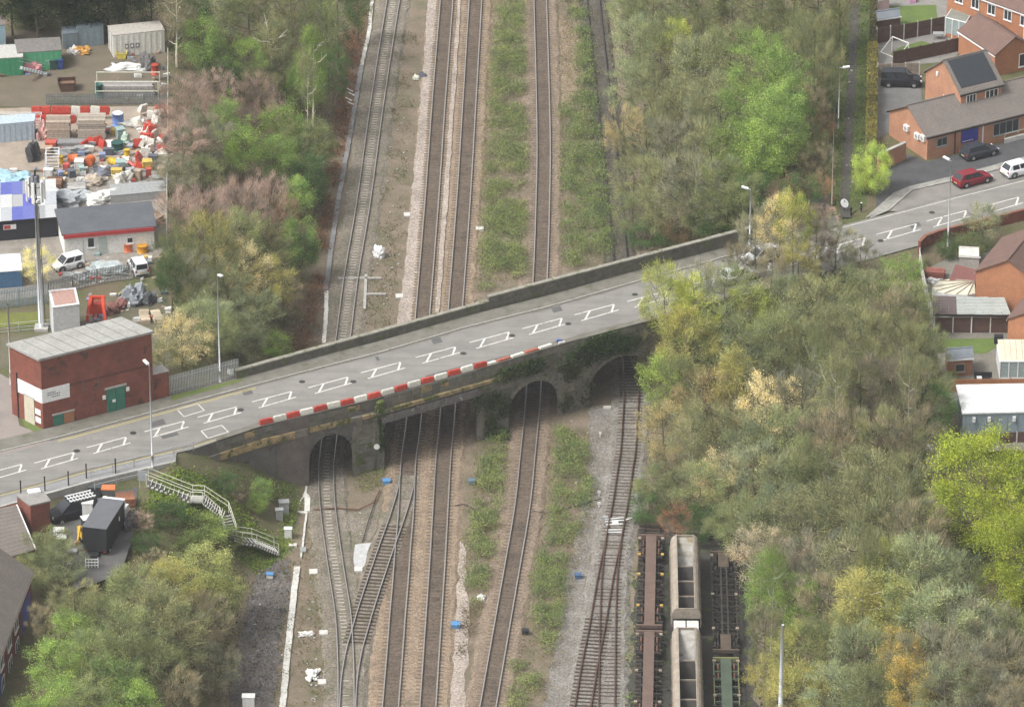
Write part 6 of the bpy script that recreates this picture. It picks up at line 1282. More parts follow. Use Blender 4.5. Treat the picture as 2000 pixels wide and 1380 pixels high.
for k, (x, y, c_, cn) in enumerate(((165, 290, RED, 'red'), (178, 284, RED, 'red'), (192, 282, RED, 'red'), (200, 288, RED, 'red'), (172, 297, WHT, 'white'), (215, 290, WHT, 'white'), (262, 325, RED, 'red'), (275, 330, RED, 'red'), (250, 318, WHT, 'white'))):
    barrier(x, y, 0, r_.uniform(0, 3.1), tuple(min(1, v*1.1) for v in c_), f'{cn} barrier lying among goods mid-yard, {ordn(k)} listed from the plank stacks' if False else f'{cn} barrier lying loose {where(x, y, k % 3)}, {ordn(k)} from the planks', 'barriers lying in the middle of the yard', r_.uniform(-.8, .8))
# drums, tanks and bins
def drum(lab, x, y, r, h, col, lying=False, z=0.0, lid=None, name='drum', rz=0.0):
    q = P(x, y, ZR)+Vector((0, 0, z)); o = thing(name, lab, name.split('_')[-1], q)
    ax = Vector((math.cos(rz), math.sin(rz), 0)) if lying else Vector((0, 0, 1)); s = q+(Vector((0, 0, r))-ax*h/2 if lying else Vector((0, 0, 0)))
    MB().tube([s, s+ax*h], [r, r], 16).build('shell', PAINT, o, True, col=col)
    for t in (.02, .35, .65, .98): MB().tube([s+ax*h*t-ax*.03, s+ax*h*t+ax*.03], [r+.03, r+.03], 16).build('rib', PAINT, o, col=tuple(v*.85 for v in col))
    if lid: MB().tube([s+ax*(h+.031), s+ax*(h+.2)], [r*.98, r*.45], 16).build('lid', PAINT, o, col=lid)
    return o
drum('blue and white round tank behind the plank stacks', 231, 245, .62, 1.5, (.16, .26, .55), lid=(.75, .76, .78), name='round_tank'); drum('dark green drum in the middle of the yard', 229, 292, .65, .9, (.03, .1, .085)); drum('dark green tall drum by the storage frame', 193, 190, .45, 1.6, (.03, .12, .1))
drum('yellow drum lying in the yard', 222, 322, .4, 1.1, (.6, .4, .04), True, rz=-.6); drum('small yellow drum standing among the barriers', 248, 305, .33, .8, (.6, .42, .05)); drum('yellow drum beside the wire cage', 118, 318, .32, .8, (.62, .42, .04)); drum('orange drum lying in the yard', 142, 318, .5, 1.1, (.6, .16, .06), True, rz=.1); drum('second orange drum lying in the yard', 175, 322, .5, 1.1, (.62, .15, .05), True, rz=1.3)
drum('orange drum at the right end of the white building', 250, 490, .5, .9, (.6, .17, .07)); drum('amber drum at the right end of the white building', 278, 492, .55, .8, (.62, .3, .03)); drum('red drum on the storage frame corner', 303, 158, .4, 1.2, (.45, .07, .04), z=.8)
def skip(lab, x, y, wd, dp, h, col, inner, rz=0.0, z=ZR, name='skip'):
    q = P(x, y, z); o = thing(name, lab, 'skip', q, rz); a, b = wd/2, dp/2; k = .72; mb = MB()
    bt = [(-a*k, -b, .05), (a*k, -b, .05), (a*k, b, .05), (-a*k, b, .05)]; tp = [(-a, -b, h), (a, -b, h), (a, b, h), (-a, b, h)]
    for i in range(4): mb.face([bt[i], bt[(i+1) % 4], tp[(i+1) % 4], tp[i]])
    mb.face(bt[::-1]); mb.build('tub', PAINT, o, col=col, local=True)
    MB().box((0, 0, h*.6), (wd*.84, dp*.94, .08)).build('contents', MATT, o, col=inner, local=True)
    for s in (-1, 1): MB().box((0, s*b, h+.03), (wd+.1, .09, .09)).build('rim', PAINT, o, col=col, local=True); MB().box((s*a, 0, h+.028), (.09, dp, .09)).build('rim', PAINT, o, col=col, local=True)
    return o
skip('rusty brown skip standing alone in the top yard', 131, 174, 2.0, 1.7, 1.0, (.1, .055, .04), (.2, .12, .08), .1); skip('yellow skip in front of the white cabin', 238, 113, 1.2, 1.0, .7, (.55, .45, .08), (.12, .12, .1))
def cage(lab, x, y, wd, dp, h):
    q = P(x, y, ZR); o = thing('wire_cage', lab, 'cage', q)
    for sx in (-1, 1):
        for sy in (-1, 1): MB().tube([q+Vector((sx*wd/2, sy*dp/2, 0)), q+Vector((sx*wd/2, sy*dp/2, h))], .05, 5).build('upright', UPVC, o)
    for zz in np.linspace(.15, h, 5):
        for sy in (-1, 1): MB().tube([q+Vector((-wd/2, sy*dp/2, zz)), q+Vector((wd/2, sy*dp/2, zz))], .035, 5).build('bar', UPVC, o)
        for sx in (-1, 1): MB().tube([q+Vector((sx*wd/2, -dp/2, zz)), q+Vector((sx*wd/2, dp/2, zz))], .035, 5).build('bar', UPVC, o)
cage('white wire cage beside the yellow drum', 103, 322, 1.4, 1.6, 1.7); cage('low white frame on the left container row', 40, 240, 4.6, 1.6, .9)
for k, a in enumerate([('tarpaulin', 'grey tarpaulin heaped over goods behind the dark grey roof', 'tarpaulin', 125, 395, 2.4, 2.0, 1.0, (.42, .45, .47)), ('tarpaulin', 'white tarpaulin next to the grey one behind the dark grey roof', 'tarpaulin', 196, 390, 1.6, 1.4, .7, (.66, .66, .62)), ('tarpaulin', 'pale blue tarpaulin beside the mast head in the yard', 'tarpaulin', 18, 355, 2.2, 2.2, .7, (.33, .5, .58)),
                       ('scrap_heap', 'rusty red scrap heap beside the red machine', 'scrap', 228, 600, 1.0, 1.4, .5, (.2, .09, .075)), ('scrap_heap', 'grey scrap heap near the pallet bundles', 'scrap', 262, 585, 1.2, 1.6, 1.0, (.24, .26, .28)), ('scrap_heap', 'dark scrap heap against the willow', 'scrap', 290, 590, .8, .9, .8, (.12, .13, .14)), ('rubble_heap', 'pale rubble heap in the middle of the yard', 'rubble', 185, 358, 1.1, 1.0, .7, (.4, .34, .27)),
                       ('rubbish_heap', 'pink and white tarps heaped by the green container', 'rubbish', 62, 138, 1.2, 1.0, .9, (.5, .22, .23)), ('rubbish_heap', 'white and pink rubbish beside the stairs of the green container', 'rubbish', 73, 136, .7, .8, .8, (.6, .56, .54)), ('rubbish_heap', 'brick rubble heap at the left edge of the top yard', 'rubble', 8, 143, 1.6, .9, .4, (.24, .13, .1)), ('rubbish_heap', 'white sheeting on the ground above the storage frame', 'rubbish', 243, 135, 2.2, .8, .4, (.68, .68, .66)),
                       ('rubbish_heap', 'orange and white rubbish in front of the blue-grey containers', 'rubbish', 160, 103, 1.0, .8, .5, (.55, .3, .08)), ('rubbish_heap', 'white rubbish pile left of the orange one', 'rubbish', 145, 104, .6, .7, .5, (.6, .58, .56)), ('scrap_heap', 'black and grey scrap below the white cabin corner', 'scrap', 290, 132, .8, 1.2, 1.2, (.13, .125, .125)), ('tarpaulin', 'pale grey sheets beside the white van in the lower yard', 'tarpaulin', 205, 530, 2.4, 1.6, .6, (.38, .42, .42)),
                       ('scrap_heap', 'black pump among goods near the mast head', 'scrap', 66, 312, .7, .8, 1.5, (.06, .06, .065)), ('rubbish_heap', 'mixed grey goods below the row of barriers', 'rubbish', 140, 300, 1.8, .9, .6, (.25, .26, .26)), ('rubbish_heap', 'pinkish goods beside the wire frame', 'rubbish', 83, 270, .7, .9, 1.2, (.5, .3, .27)), ('rubbish_heap', 'pale crate goods on the right of the yard', 'rubbish', 240, 355, .9, .8, .9, (.62, .6, .54)), ('rubbish_heap', 'dark goods piled in the middle of the lower yard', 'rubbish', 210, 340, 1.4, .8, .7, (.16, .17, .2)), ('rubbish_heap', 'pale green goods below the blue tank', 'rubbish', 246, 280, .6, .9, .8, (.38, .48, .4)), ('rubbish_heap', 'light brown goods at the right of the store', 'rubbish', 300, 430, 1.0, 1.6, .5, (.4, .3, .22)),
                       ('rubbish_heap', 'white heap by the end of the sheet fence', 'rubbish', 262, 245, 1.6, .8, .5, (.5, .5, .46)), ('rubbish_heap', 'grey pile below the white van', 'rubbish', 150, 545, 1.4, .8, .5, (.34, .36, .36))]):
    lumpy(a[0], a[1], a[2], P(a[3], a[4], ZR), a[5], a[6], a[7], a[8], 30+k, rough=.4)
# many small loose goods in the middle yard (singly told apart by colour and size)
LC = [((.6, .6, .57), 'white'), ((.3, .31, .33), 'grey'), ((.1, .11, .13), 'dark grey'), ((.45, .09, .07), 'red'), ((.52, .37, .09), 'yellow'), ((.2, .24, .36), 'blue'), ((.36, .28, .21), 'brown'), ((.27, .36, .34), 'teal')]
spots = [(95, 345), (118, 345), (140, 345), (160, 338), (228, 345), (255, 345), (270, 350), (290, 345), (305, 352), (315, 340), (130, 332), (155, 328), (200, 312), (212, 302), (236, 330), (288, 330), (300, 320), (235, 268), (222, 262), (255, 290), (90, 300), (100, 285), (35, 385), (60, 372), (20, 590-200)]
for k, (x, y) in enumerate(spots):
    c_, cn = LC[(k*5+k//8) % len(LC)]; q = P(x, y, ZR); wd, dp, hh = r_.uniform(.5, 1.2), r_.uniform(.5, 1.1), r_.uniform(.4, 1.1); rz = r_.uniform(-.4, .4)
    o = thing('crate', f'{cn} crate {"left of" if x < 165 else "right of" if x > 240 else "among goods at"} the yard centre, {["tallest", "lowest", "widest", "squarest", "tilted", "plain", "corner", "outer"][k % 8]} {cn} one there, row {["above", "below", "beside", "behind"][k % 4]} the drums' if False else f'{cn} crate {where(x, y, k % 2)}' if f'{cn} crate {where(x, y, k % 2)}' not in LABELS else f'{cn} crate {where(x, y, 2)} by the drums', 'crate', q, rz, 'crates and boxes strewn in the yard')
    MB().box((0, 0, hh/2), (wd, dp, hh)).build('box', MATT, o, col=c_, local=True)
    for s in (-1, 1): MB().box((s*wd*.36, -dp/2-.012, hh/2), (.09, .024, hh)).build('batten', MATT, o, col=tuple(v*.75 for v in c_), local=True)
    MB().box((0, 0, hh+.03), (wd+.04, dp+.04, .055)).build('lid', MATT, o, col=tuple(min(.8, v*1.1) for v in c_), local=True)
rr_ = random.Random(77); cl = [MB() for _ in LC]
for (x0, x1, y0, y1, k_) in ((90, 322, 285, 362, 230), (60, 240, 240, 290, 60), (260, 324, 220, 320, 60), (100, 320, 500, 560, 60), (215, 320, 100, 200, 50), (0, 110, 110, 150, 40), (-5, 100, 330, 400, 40), (165, 325, 570, 640, 60)):
    for _ in range(k_):
        q = P(rr_.uniform(x0, x1), rr_.uniform(y0, y1), ZR); s_ = rr_.uniform(.1, .45); i_ = rr_.choices(range(len(LC)), (4, 4, 3, 2.5, 1, 1, 3, .6))[0]
        cl[i_].obox(q-Vector((0, 0, .02)), Vector((s_*rr_.uniform(.6, 2.2), 0, rr_.uniform(-.1, .2))).xyz, Vector((rr_.uniform(-.3, .3)*s_, s_*rr_.uniform(.5, 1.3), 0)), Vector((0, 0, s_*rr_.uniform(.3, 1.1))))
for mb_, (c_, cn) in zip(cl, LC): stuff(mb_.build('yard_clutter', MATT, col=c_), f'{cn} bits of small clutter strewn over the yards', 'clutter')
# bins by the green container, ladder, gantry
for k, (x, y, c_, cn) in enumerate(((92, 134, (.5, .55, .5), 'pale'), (104, 135, (.02, .06, .05), 'black-green'), (118, 134, (.03, .06, .2), 'blue'))):
    q = P(x, y, ZR); o = thing('wheelie_bin', f'{cn} wheelie bin in front of the green container', 'bin', q); MB().prism([(q.x-.3, q.y-.35), (q.x+.3, q.y-.35), (q.x+.3, q.y+.35), (q.x-.3, q.y+.35)], ZR+.05, ZR+1.1, 0, [(q.x-.38, q.y-.42), (q.x+.38, q.y-.42), (q.x+.38, q.y+.42), (q.x-.38, q.y+.42)]).build('body', PAINT, o, col=c_); MB().box(q+Vector((0, 0, 1.15)), (.8, .9, .09)).build('lid', PAINT, o, col=c_)
    MB().tube([q+Vector((-.3, .36, .12)), q+Vector((.3, .36, .12))], .12, 8).build('wheels', RUBBER, o)
a, b = P(40, 128, ZR+2), P(88, 140, ZR); o = thing('metal_stairs', 'grey metal stairs leaning on the green container', 'stairs', b)
for s in (0, .8): MB().tube([a+Vector((0, -.2-s, 0)), b+Vector((0, -.2-s, 0))], .05, 5).build('stringer', STEEL, o); MB().tube([a+Vector((0, -.2-s, 1)), b+Vector((0, -.2-s, 1))], .035, 5).build('handrail', STEEL, o)
for k in range(9): q = a.lerp(b, (k+.5)/9); MB().box(q+Vector((0, -.6, 0)), (.28, .8, .05)).build('tread', STEEL, o)
# red machine behind the substation: loader arms on a frame with bucket
q = P(190, 622, ZR); o = thing('digger_attachment', 'bright red loader arms and frame parked behind the substation', 'machine', q); RM = (.6, .07, .035)
for s in (-1, 1):
    MB().tube([q+Vector((s*.55, .9, .3)), q+Vector((s*.6, .6, 2.2)), q+Vector((s*.75, -.6, 1.7)), q+Vector((s*.95, -1.4, .4))], [.2, .22, .2, .16], 6).build('arm', PAINT, o, col=RM)
    MB().tube([q+Vector((s*.5, .9, 1.1)), q+Vector((s*.62, -.1, 2.0))], .08, 6).build('ram', STEEL, o)
MB().box(q+Vector((0, .8, .8)), (1.5, .9, 1.3)).build('frame', PAINT, o, col=tuple(v*.8 for v in RM)); MB().box(q+Vector((0, .6, 2.15)), (1.6, .3, .3)).build('cross_tube', PAINT, o, col=RM); MB().box(q+Vector((.3, -1.4, .3)), (.8, .5, .5), .3).build('bucket', PAINT, o, col=(.08, .08, .09))
q = P(174, 648, ZR); cb = cabinet(174, 652, .45, .4, .9, WHC, 'small white meter cabinet just behind the substation roof', ZR)

# ================================================================ VEHICLES
def car(lab, x, y, z, rz, L, W, H, col, kind='hatch', rack=False, name='parked_car', cat='car'):
    q = P(x, y, z); o = thing(name, lab, cat, q, rz); hb = H*.56; g = .18
    # stations along the length: x, half width, deck height
    st = {'hatch': [(-.5, .80, .50), (-.485, .93, .60), (-.40, 1, .64), (-.1, 1, .62), (.2, 1, .60), (.32, .97, .56), (.44, .92, .49), (.49, .82, .42), (.5, .7, .36)],
          'van': [(-.5, .9, .58), (-.49, .98, .60), (-.3, 1, .60), (0, 1, .59), (.25, 1, .58), (.36, .97, .54), (.45, .92, .47), (.49, .82, .40), (.5, .7, .35)]}[kind]
    mb = MB(); rings = []
    for (sx, sw, sh) in st:
        w2 = W/2*sw; zt = H*sh; rings.append([(sx*L, -w2*.94, g), (sx*L, -w2, g+.22), (sx*L, -w2, zt*.82), (sx*L, -w2*.9, zt), (sx*L, w2*.9, zt), (sx*L, w2, zt*.82), (sx*L, w2, g+.22), (sx*L, w2*.94, g)])
    base = len(mb.v)
    for r_ in rings: mb.v += r_
    for i in range(len(rings)-1):
        for j in range(8):
            mb.f.append((base+i*8+j, base+i*8+(j+1) % 8, base+(i+1)*8+(j+1) % 8, base+(i+1)*8+j)); mb.m.append(0)
    mb.f.append(tuple(base+7-j for j in range(8))); mb.m.append(0); mb.f.append(tuple(base+(len(rings)-1)*8+j for j in range(8))); mb.m.append(0)
    bo = mb.build('body', CARP, o, True, col=col, local=True)
    mdf = bo.modifiers.new('bevel', 'BEVEL'); mdf.width = .04; mdf.segments = 2; mdf.limit_method = 'ANGLE'
    # cabin
    cb_ = {'hatch': [(-.47, .60), (-.37, .99), (.07, 1.0), (.25, .60)], 'van': [(-.49, .59), (-.47, .99), (.10, 1.0), (.29, .57)]}[kind]
    wb, wt = W/2*.88, W/2*.70 if kind == 'hatch' else W/2*.8
    def cp(i, s): sx, sh = cb_[i]; ww = wt if sh > .9 else wb; return Vector((sx*L, s*ww, H*sh))
    mb = MB()
    for i in range(3): mb.face([cp(i, -1), cp(i+1, -1), cp(i+1, 1), cp(i, 1)])
    for s in (-1, 1): mb.face([cp(i, s) for i in (range(4) if s < 0 else (3, 2, 1, 0))])
    cab = mb.build('cabin', CARP, o, col=col, local=True)
    def inset(a, b, c, d, k0, k1, nm, out, par=cab):
        ce = (a+b+c+d)/4; n_ = (b-a).cross(d-a).normalized(); n_ = n_ if n_.dot(ce-Vector((0, 0, H*.6))) > 0 else -n_
        def sh(p_): v = p_-ce; return ce+v*k0+n_*.012
        MB().face([sh(a), sh(b), sh(c), sh(d)]).build(nm, GLASS, par, local=True)
    inset(cp(2, -1), cp(3, -1), cp(3, 1), cp(2, 1), .9, .9, 'windscreen', 1); inset(cp(0, -1), cp(1, -1), cp(1, 1), cp(0, 1), .86, .9, 'rear_window', 1)
    for s in (-1, 1):
        m1t = cp(1, s).lerp(cp(2, s), .5); m1b = cp(0, s).lerp(cp(3, s), .5)
        inset(cp(1, s).lerp(m1t, .12), m1t, m1b, cp(0, s).lerp(cp(3, s), .16), .86, .86, 'side_window', 1); inset(m1t, cp(2, s), cp(3, s).lerp(m1b, .06), m1b, .86, .86, 'side_window', 1)
        for fx in (-.31, .31):
            mbw = MB(); mbw.tube([(fx*L, s*(W/2-.2), .32), (fx*L, s*(W/2+.015), .32)], [.32, .32], 16); wo = mbw.build('wheel', RUBBER, o, local=True)
            mbr = MB(); mbr.tube([(fx*L, s*(W/2+.012), .32), (fx*L, s*(W/2+.03), .32)], [.21, .17], 12); mbr.build('rim', RIM, wo, local=True)
            mba = MB(); pts = [Vector((fx*L+.41*math.cos(t), s*(W/2*1.0+.004), .32+.41*math.sin(t))) for t in np.linspace(0, math.pi, 9)]; mba.tube(pts, .05, 4); mba.build('wheel_arch', BLACKM, o, local=True)
        MB().box((.475*L, s*W*.33, H*.41), (.14, .34, .13), s*-.35).build('headlight', mat('clear_lens', (.75, .76, .78), None, 2, .15), o, local=True); MB().box((-.488*L, s*W*.4, H*.5), (.1, .2, .26)).build('tail_light', mat('red_lens', (.35, .02, .02), None, 2, .2), o, local=True)
        MB().box((.16*L, s*(W/2+.08), H*.62), (.14, .16, .11)).build('door_mirror', CARP, o, col=col, local=True)
    MB().box((-.503*L, 0, H*.36), (.02, .52, .12)).build('number_plate', YELP, o, local=True); MB().box((.503*L, 0, H*.26), (.02, .52, .12)).build('number_plate', WHC, o, local=True)
    for s in (-1, 1): MB().box((s*.49*L, 0, .32), (.12, W*.84, .16)).build('bumper', BLACKM, o, local=True)
    if rack:
        for k in range(8): MB().box((-.42*L+k*.07*L, 0, H+.1), (.07, W*.72, .05)).build('rack_bar', UPVC, o, local=True)
        for s in (-.3, 0, .3): MB().tube([(-.46*L, s*W, H+.16), (.1*L, s*W, H+.16)], .07, 6).build('pipe', UPVC, o, local=True)
    return o
ra = math.atan2(P(1940, 352, ZR).y-P(1860, 373, ZR).y, P(1940, 352, ZR).x-P(1860, 373, ZR).x)
car('dark red hatchback parked in the lay-by', 1899, 357, ZR+.02, ra, 4.4, 1.8, 1.5, (.2, .015, .025)); car('white hatchback in the lay-by, cut by the right edge', 1992, 338, ZR+.02, ra, 4.3, 1.8, 1.5, (.72, .73, .74))
car('dark grey estate car on the forecourt by the shop', 1912, 304, ZR+.02, ra, 4.3, 1.8, 1.5, (.035, .04, .05)); car('black people carrier parked behind the hedge', 1760, 166, ZR+.02, -.05, 4.6, 1.85, 1.85, (.015, .016, .022), 'van')
car('black van with white pipes on its roof rack in the compound', 142, 1010, 6.4, math.pi+ra-.05, 4.9, 1.95, 2.0, (.02, .021, .025), 'van', True, 'parked_van', 'van')
car('small white van in front of the white building', 133, 523, ZR+.02, -2.6, 3.3, 1.6, 1.5, (.72, .72, .71), 'van', False, 'parked_van', 'van'); car('silver-white van with open bonnet near the orange drum', 270, 530, ZR+.02, 1.9, 3.3, 1.6, 1.6, (.6, .61, .62), 'van', False, 'parked_van', 'van')
ra2 = math.atan2(P(1500, 500, ZR).y-P(1400, 527, ZR).y, P(1500, 500, ZR).x-P(1400, 527, ZR).x)
car('silver car half hidden by the roadside trees, nearer lane', 1443, 545, ZR+.02, ra2, 4.3, 1.8, 1.45, (.55, .57, .59)); car('silver-white car half hidden by the roadside trees, farther lane', 1486, 508, ZR+.02, ra2+math.pi, 4.2, 1.8, 1.45, (.62, .63, .64))
# black box truck
tq = P(203, 1098, 6.0); rz = math.atan2(P(222, 1003, 9).y-P(188, 1057, 9).y, P(222, 1003, 9).x-P(188, 1057, 9).x)-math.pi/2
o = thing('box_truck', 'black box truck with a grey roof parked in the compound', 'truck', P(204, 1062, 6.2), rz)
MB().box((0, 0, 2.05), (2.4, 5.9, 2.5)).build('box_body', mat('black_truck_panel', (.016, .017, .02), (.012, .013, .015), 1, .5), o, local=True); MB().box((0, 0, 3.34), (2.44, 5.94, .07)).build('roof', mat('grey_truck_roof', (.13, .135, .145), (.11, .115, .125), 1, .7), o, local=True)
MB().box((0, 3.85, 1.3), (2.2, 1.6, 1.6)).build('cab', CARP, o, col=(.6, .6, .6), local=True); MB().box((0, 3.3, 2.9), (2.2, .5, .7)).build('air_deflector', CARP, o, col=(.75, .76, .78), local=True); MB().box((0, 4.67, 1.6), (1.9, .03, .7)).build('windscreen', GLASS, o, local=True)
for y in (-1.9, 3.6):
    for s in (-1, 1):
        mbw = MB(); mbw.tube([(s*.85, y, .45), (s*1.17, y, .45)], [.45, .45], 16); wo = mbw.build('wheel', RUBBER, o, local=True); mbw = MB(); mbw.tube([(s*1.168, y, .45), (s*1.19, y, .45)], [.24, .2], 12); mbw.build('rim', RIM, wo, local=True)
MB().box((0, 0, .65), (.9, 7.6, .22)).build('chassis', BLACKM, o, local=True)
for s in (-1, 1): MB().box((s*.6, -2.965, 2.0), (1.14, .03, 2.3)).build('rear_door', BLACKM, o, local=True); MB().box((s*1.0, -2.98, .85), (.2, .05, .15)).build('tail_light', mat('red_lens', (.35, .02, .02)), o, local=True)
MB().box((1.205, 1.2, 2.3), (.02, .25, .45)).build('side_plate', SGN, o, local=True)
q = P(180, 1136, 5.2); o = thing('metal_gate', 'white metal lattice leaning behind the black box truck', 'gate', q)
for k in range(2): MB().tube([q+Vector((-.6+1.2*k, 0, 0)), q+Vector((-.6+1.2*k, .5, 2.4))], .05, 6).build('upright', UPVC, o)
for k in range(8): MB().tube([q+Vector((-.6, .06*k, .15+.3*k)), q+Vector((.6, .06*k, .15+.3*k))], .04, 6).build('rung', UPVC, o)
for k in range(3): MB().tube([q+Vector((-.3+.3*k, 0, .1)), q+Vector((-.3+.3*k, .48, 2.3))], .025, 5).build('bar', UPVC, o)
gsheet('compound_ground', [(90, 1000), (270, 950), (262, 1040), (235, 1120), (150, 1150), (100, 1060)], mat('compound_tarmac', (.12, .115, .11), (.09, .088, .085), .6, .95, fine=7), 6.62, .1)
# small digger and goods in the compound
q = P(162, 1062, 6.62); o = thing('mini_digger', 'yellow mini digger left of the black box truck', 'digger', q); YD = (.6, .36, .03)
MB().box(q+Vector((.2, .9, .85)), (1.2, 1.4, .8), .4).build('body', PAINT, o, col=YD); mb = MB()
for s in (-1, 1): MB().box(q+Vector((.2+s*.55, .9, .25)), (.3, 1.9, .48), .1).build('track', RUBBER, o)
MB().box(q+Vector((.35, 1.2, 1.7)), (.9, .9, 1.0), .4).build('cab', GLASS, o); MB().box(q+Vector((.35, 1.2, 2.24)), (1.0, 1.0, .07), .4).build('cab_roof', PAINT, o, col=(.75, .74, .7))
MB().tube([q+Vector((0, .3, 1.1)), q+Vector((-.2, -.5, 2.2)), q+Vector((-.35, -1.4, 1.2))], [.14, .14, .1], 6).build('boom', PAINT, o, col=YD); MB().box(q+Vector((-.4, -1.5, .9)), (.5, .4, .5), .3).build('bucket', PAINT, o, col=(.3, .18, .08))
cabinet(172, 1012, 1.0, .8, 1.7, WHC, 'white cabinet beside the black van', 6.4); cabinet(115, 1045, .9, .9, .5, WHC, 'upper white crate below the black van', 6.4); cabinet(120, 1058, .9, .9, .45, WHC, 'lower white crate below the black van', 6.3); cabinet(140, 1086, 1.0, .6, .5, GRC, 'grey crate left of the black box truck tail', 6.2)
def bin_(lab, x, y, col, lid, z=6.6, s=1.0):
    q = P(x, y, z); o = thing('waste_bin', lab, 'bin', q); MB().prism([(q.x-.5*s, q.y-.4*s), (q.x+.5*s, q.y-.4*s), (q.x+.5*s, q.y+.4*s), (q.x-.5*s, q.y+.4*s)], z, z+1.1*s, 0, [(q.x-.65*s, q.y-.5*s), (q.x+.65*s, q.y-.5*s), (q.x+.65*s, q.y+.5*s), (q.x-.65*s, q.y+.5*s)]).build('body', PAINT, o, col=col); MB().box(q+Vector((0, 0, 1.16*s)), (1.36*s, 1.06*s, .1)).build('lid', PAINT, o, col=lid)
bin_('grey waste bin with orange lid below the guard rail', 212, 972, (.12, .13, .13), (.6, .2, .08)); bin_('dark grey waste bin left of the orange-lidded one', 186, 968, (.05, .055, .06), (.07, .075, .08))
stack('brown timber pile by the compound wall', 245, 985, 1.8, 1.6, 1.0, .2, (.3, .13, .07), 4, z=6.6); stack('orange and black pipe pile beside the box truck cab', 240, 1005, 1.4, 1.0, .7, .3, (.4, .2, .08), 3, z=6.6)
lumpy('scrap_heap', 'dark scrap heap on the bank edge right of the box truck', 'scrap', P(253, 1025, 6.6), .6, 1.2, .9, (.1, .1, .105), 70)
q = P(207, 995, 6.62); o = thing('yellow_post', 'yellow post behind the box truck cab', 'post', q); MB().tube([q, q+Vector((0, 0, 1.5))], .1, 8).build('shaft', PAINT, o, col=(.65, .5, .05)); MB().box(q+Vector((0, 0, .05)), (.5, .5, .1)).build('base', CONC, o)
# tiled buildings in the lower left
TILE_G = tiled('grey_brown_roof_tiles', (.19, .165, .145), (.145, .13, .118), .14, .3, streak=.3); TILE_B = tiled('brown_roof_tiles', (.17, .105, .085), (.13, .085, .072), .14, .3, streak=.28)
def gable(par, E0, E1, E2, E3, ze, rise, m_, over=.25, wallm=None, t=.12, fas=None):
    """E0-E1 one eave, E3-E2 the other (world xy); ridge runs along E0-E1"""
    E0, E1, E2, E3 = [Vector((e[0], e[1], ze)) for e in (E0, E1, E2, E3)]
    d = (E1-E0).normalized()*over; R0, R1 = (E0+E3)/2+Vector((0, 0, rise)), (E1+E2)/2+Vector((0, 0, rise))
    if wallm:
        for A_, B_, C_ in ((E0, E3, R0), (E1, E2, R1)): MB().face([A_, B_, C_]).build('gable', wallm, par)
    for a, b in ((E0, E1), (E3, E2)):
        sl_ = (a-R0); ov = sl_.normalized()*over; mb = MB(); mb.obox(R0-d+Vector((0, 0, .02)), (R1-R0)+2*d, sl_+ov, (0, 0, t)); mb.build('roof_slope', m_, par)
        mb = MB(); mb.obox(a-d+ov-Vector((0, 0, .14)), (b-a)+2*d, -ov.normalized()*.05, (0, 0, .15)); mb.build('fascia_board', fas or UPVC, par)
    mb = MB(); mb.tube([R0-d+Vector((0, 0, t+.03)), R1+d+Vector((0, 0, t+.03))], .1, 6); mb.build('ridge_tile', m_, par)
    return R0, R1
# long house, right wall facing the railway
zH = 4.6; eav = 4.6
e0, e1 = P(60, 1118, zH+eav), P(-14, 1310, zH+eav); dw = (e1-e0).normalized(); nn_ = Vector((dw.y, -dw.x, 0)); nn_ = nn_ if nn_.x < 0 else -nn_
e1 = e0+dw*30; w3 = 8.0; e3, e2 = e0+nn_*w3, e1+nn_*w3
o = thing('tiled_house', 'brick house with long tiled roof in the bottom left corner', 'house', Vector((e0.x, e0.y, zH)))
MB().prism([tuple(p_[:2]) for p_ in (e0, e1, e2, e3)], zH-1, zH+eav).build('wall', BRICK_R, o); gable(o, e0, e1, e2, e3, zH+eav, 3.0, TILE_G, .3, BRICK_R)
mb = MB(); facerect(mb, e1, e0, zH, 30-5.0, 0, 4.0, 3.2, .05); mb.build('blue_panel', mat('blue_painted_wall', (.10, .12, .42), (.08, .1, .34), .8, .7), o); mb = MB(); facerect(mb, e1, e0, zH, 30-18.0, 0, 3.0, 2.6, .05); mb.build('blue_panel', mat('blue_painted_wall', (.10, .12, .42)), o)
for u in (21.6, 18.2, 14.6, 11.0): window(o, e1, e0, zH, u, 2.7, 1.6, 1.2, 1); window(o, e1, e0, zH, u, .4, 1.6, 1.3, 1)
# brick outbuilding with lean-to roof behind it
q4 = [P(62, 1052, 6.0), P(100, 1043, 6.0), P(84, 1022, 6.0), P(36, 1032, 6.0)]; o = thing('brick_outbuilding', 'flat-topped brick outbuilding with a white edge beside the black van', 'building', q4[0])
MB().prism([tuple(p_[:2]) for p_ in q4], 5.2, 9.6).build('wall', BRICK_R, o); ce = sum(q4, Vector())/4; MB().prism([tuple((p_+(p_-ce).normalized()*.12)[:2]) for p_ in q4], 9.603, 9.75).build('roof', mat('grey_flat_roof', (.3, .29, .27), (.22, .21, .2), 1, .9), o); MB().box(q4[3].lerp(q4[2], .7)+Vector((0, -.2, 3.85)), (1.2, .8, .18), .3).build('roof_light', UPVC, o)
e0, e1 = P(70, 1072, 7.4), P(-60, 1110, 7.4); e3, e2 = P(33, 985, 9.2), P(-60, 1005, 9.2); o = thing('lean_to_house', 'grey tiled roof of the house at the left edge, above the corner house', 'house', Vector((e0.x, e0.y, 5)))
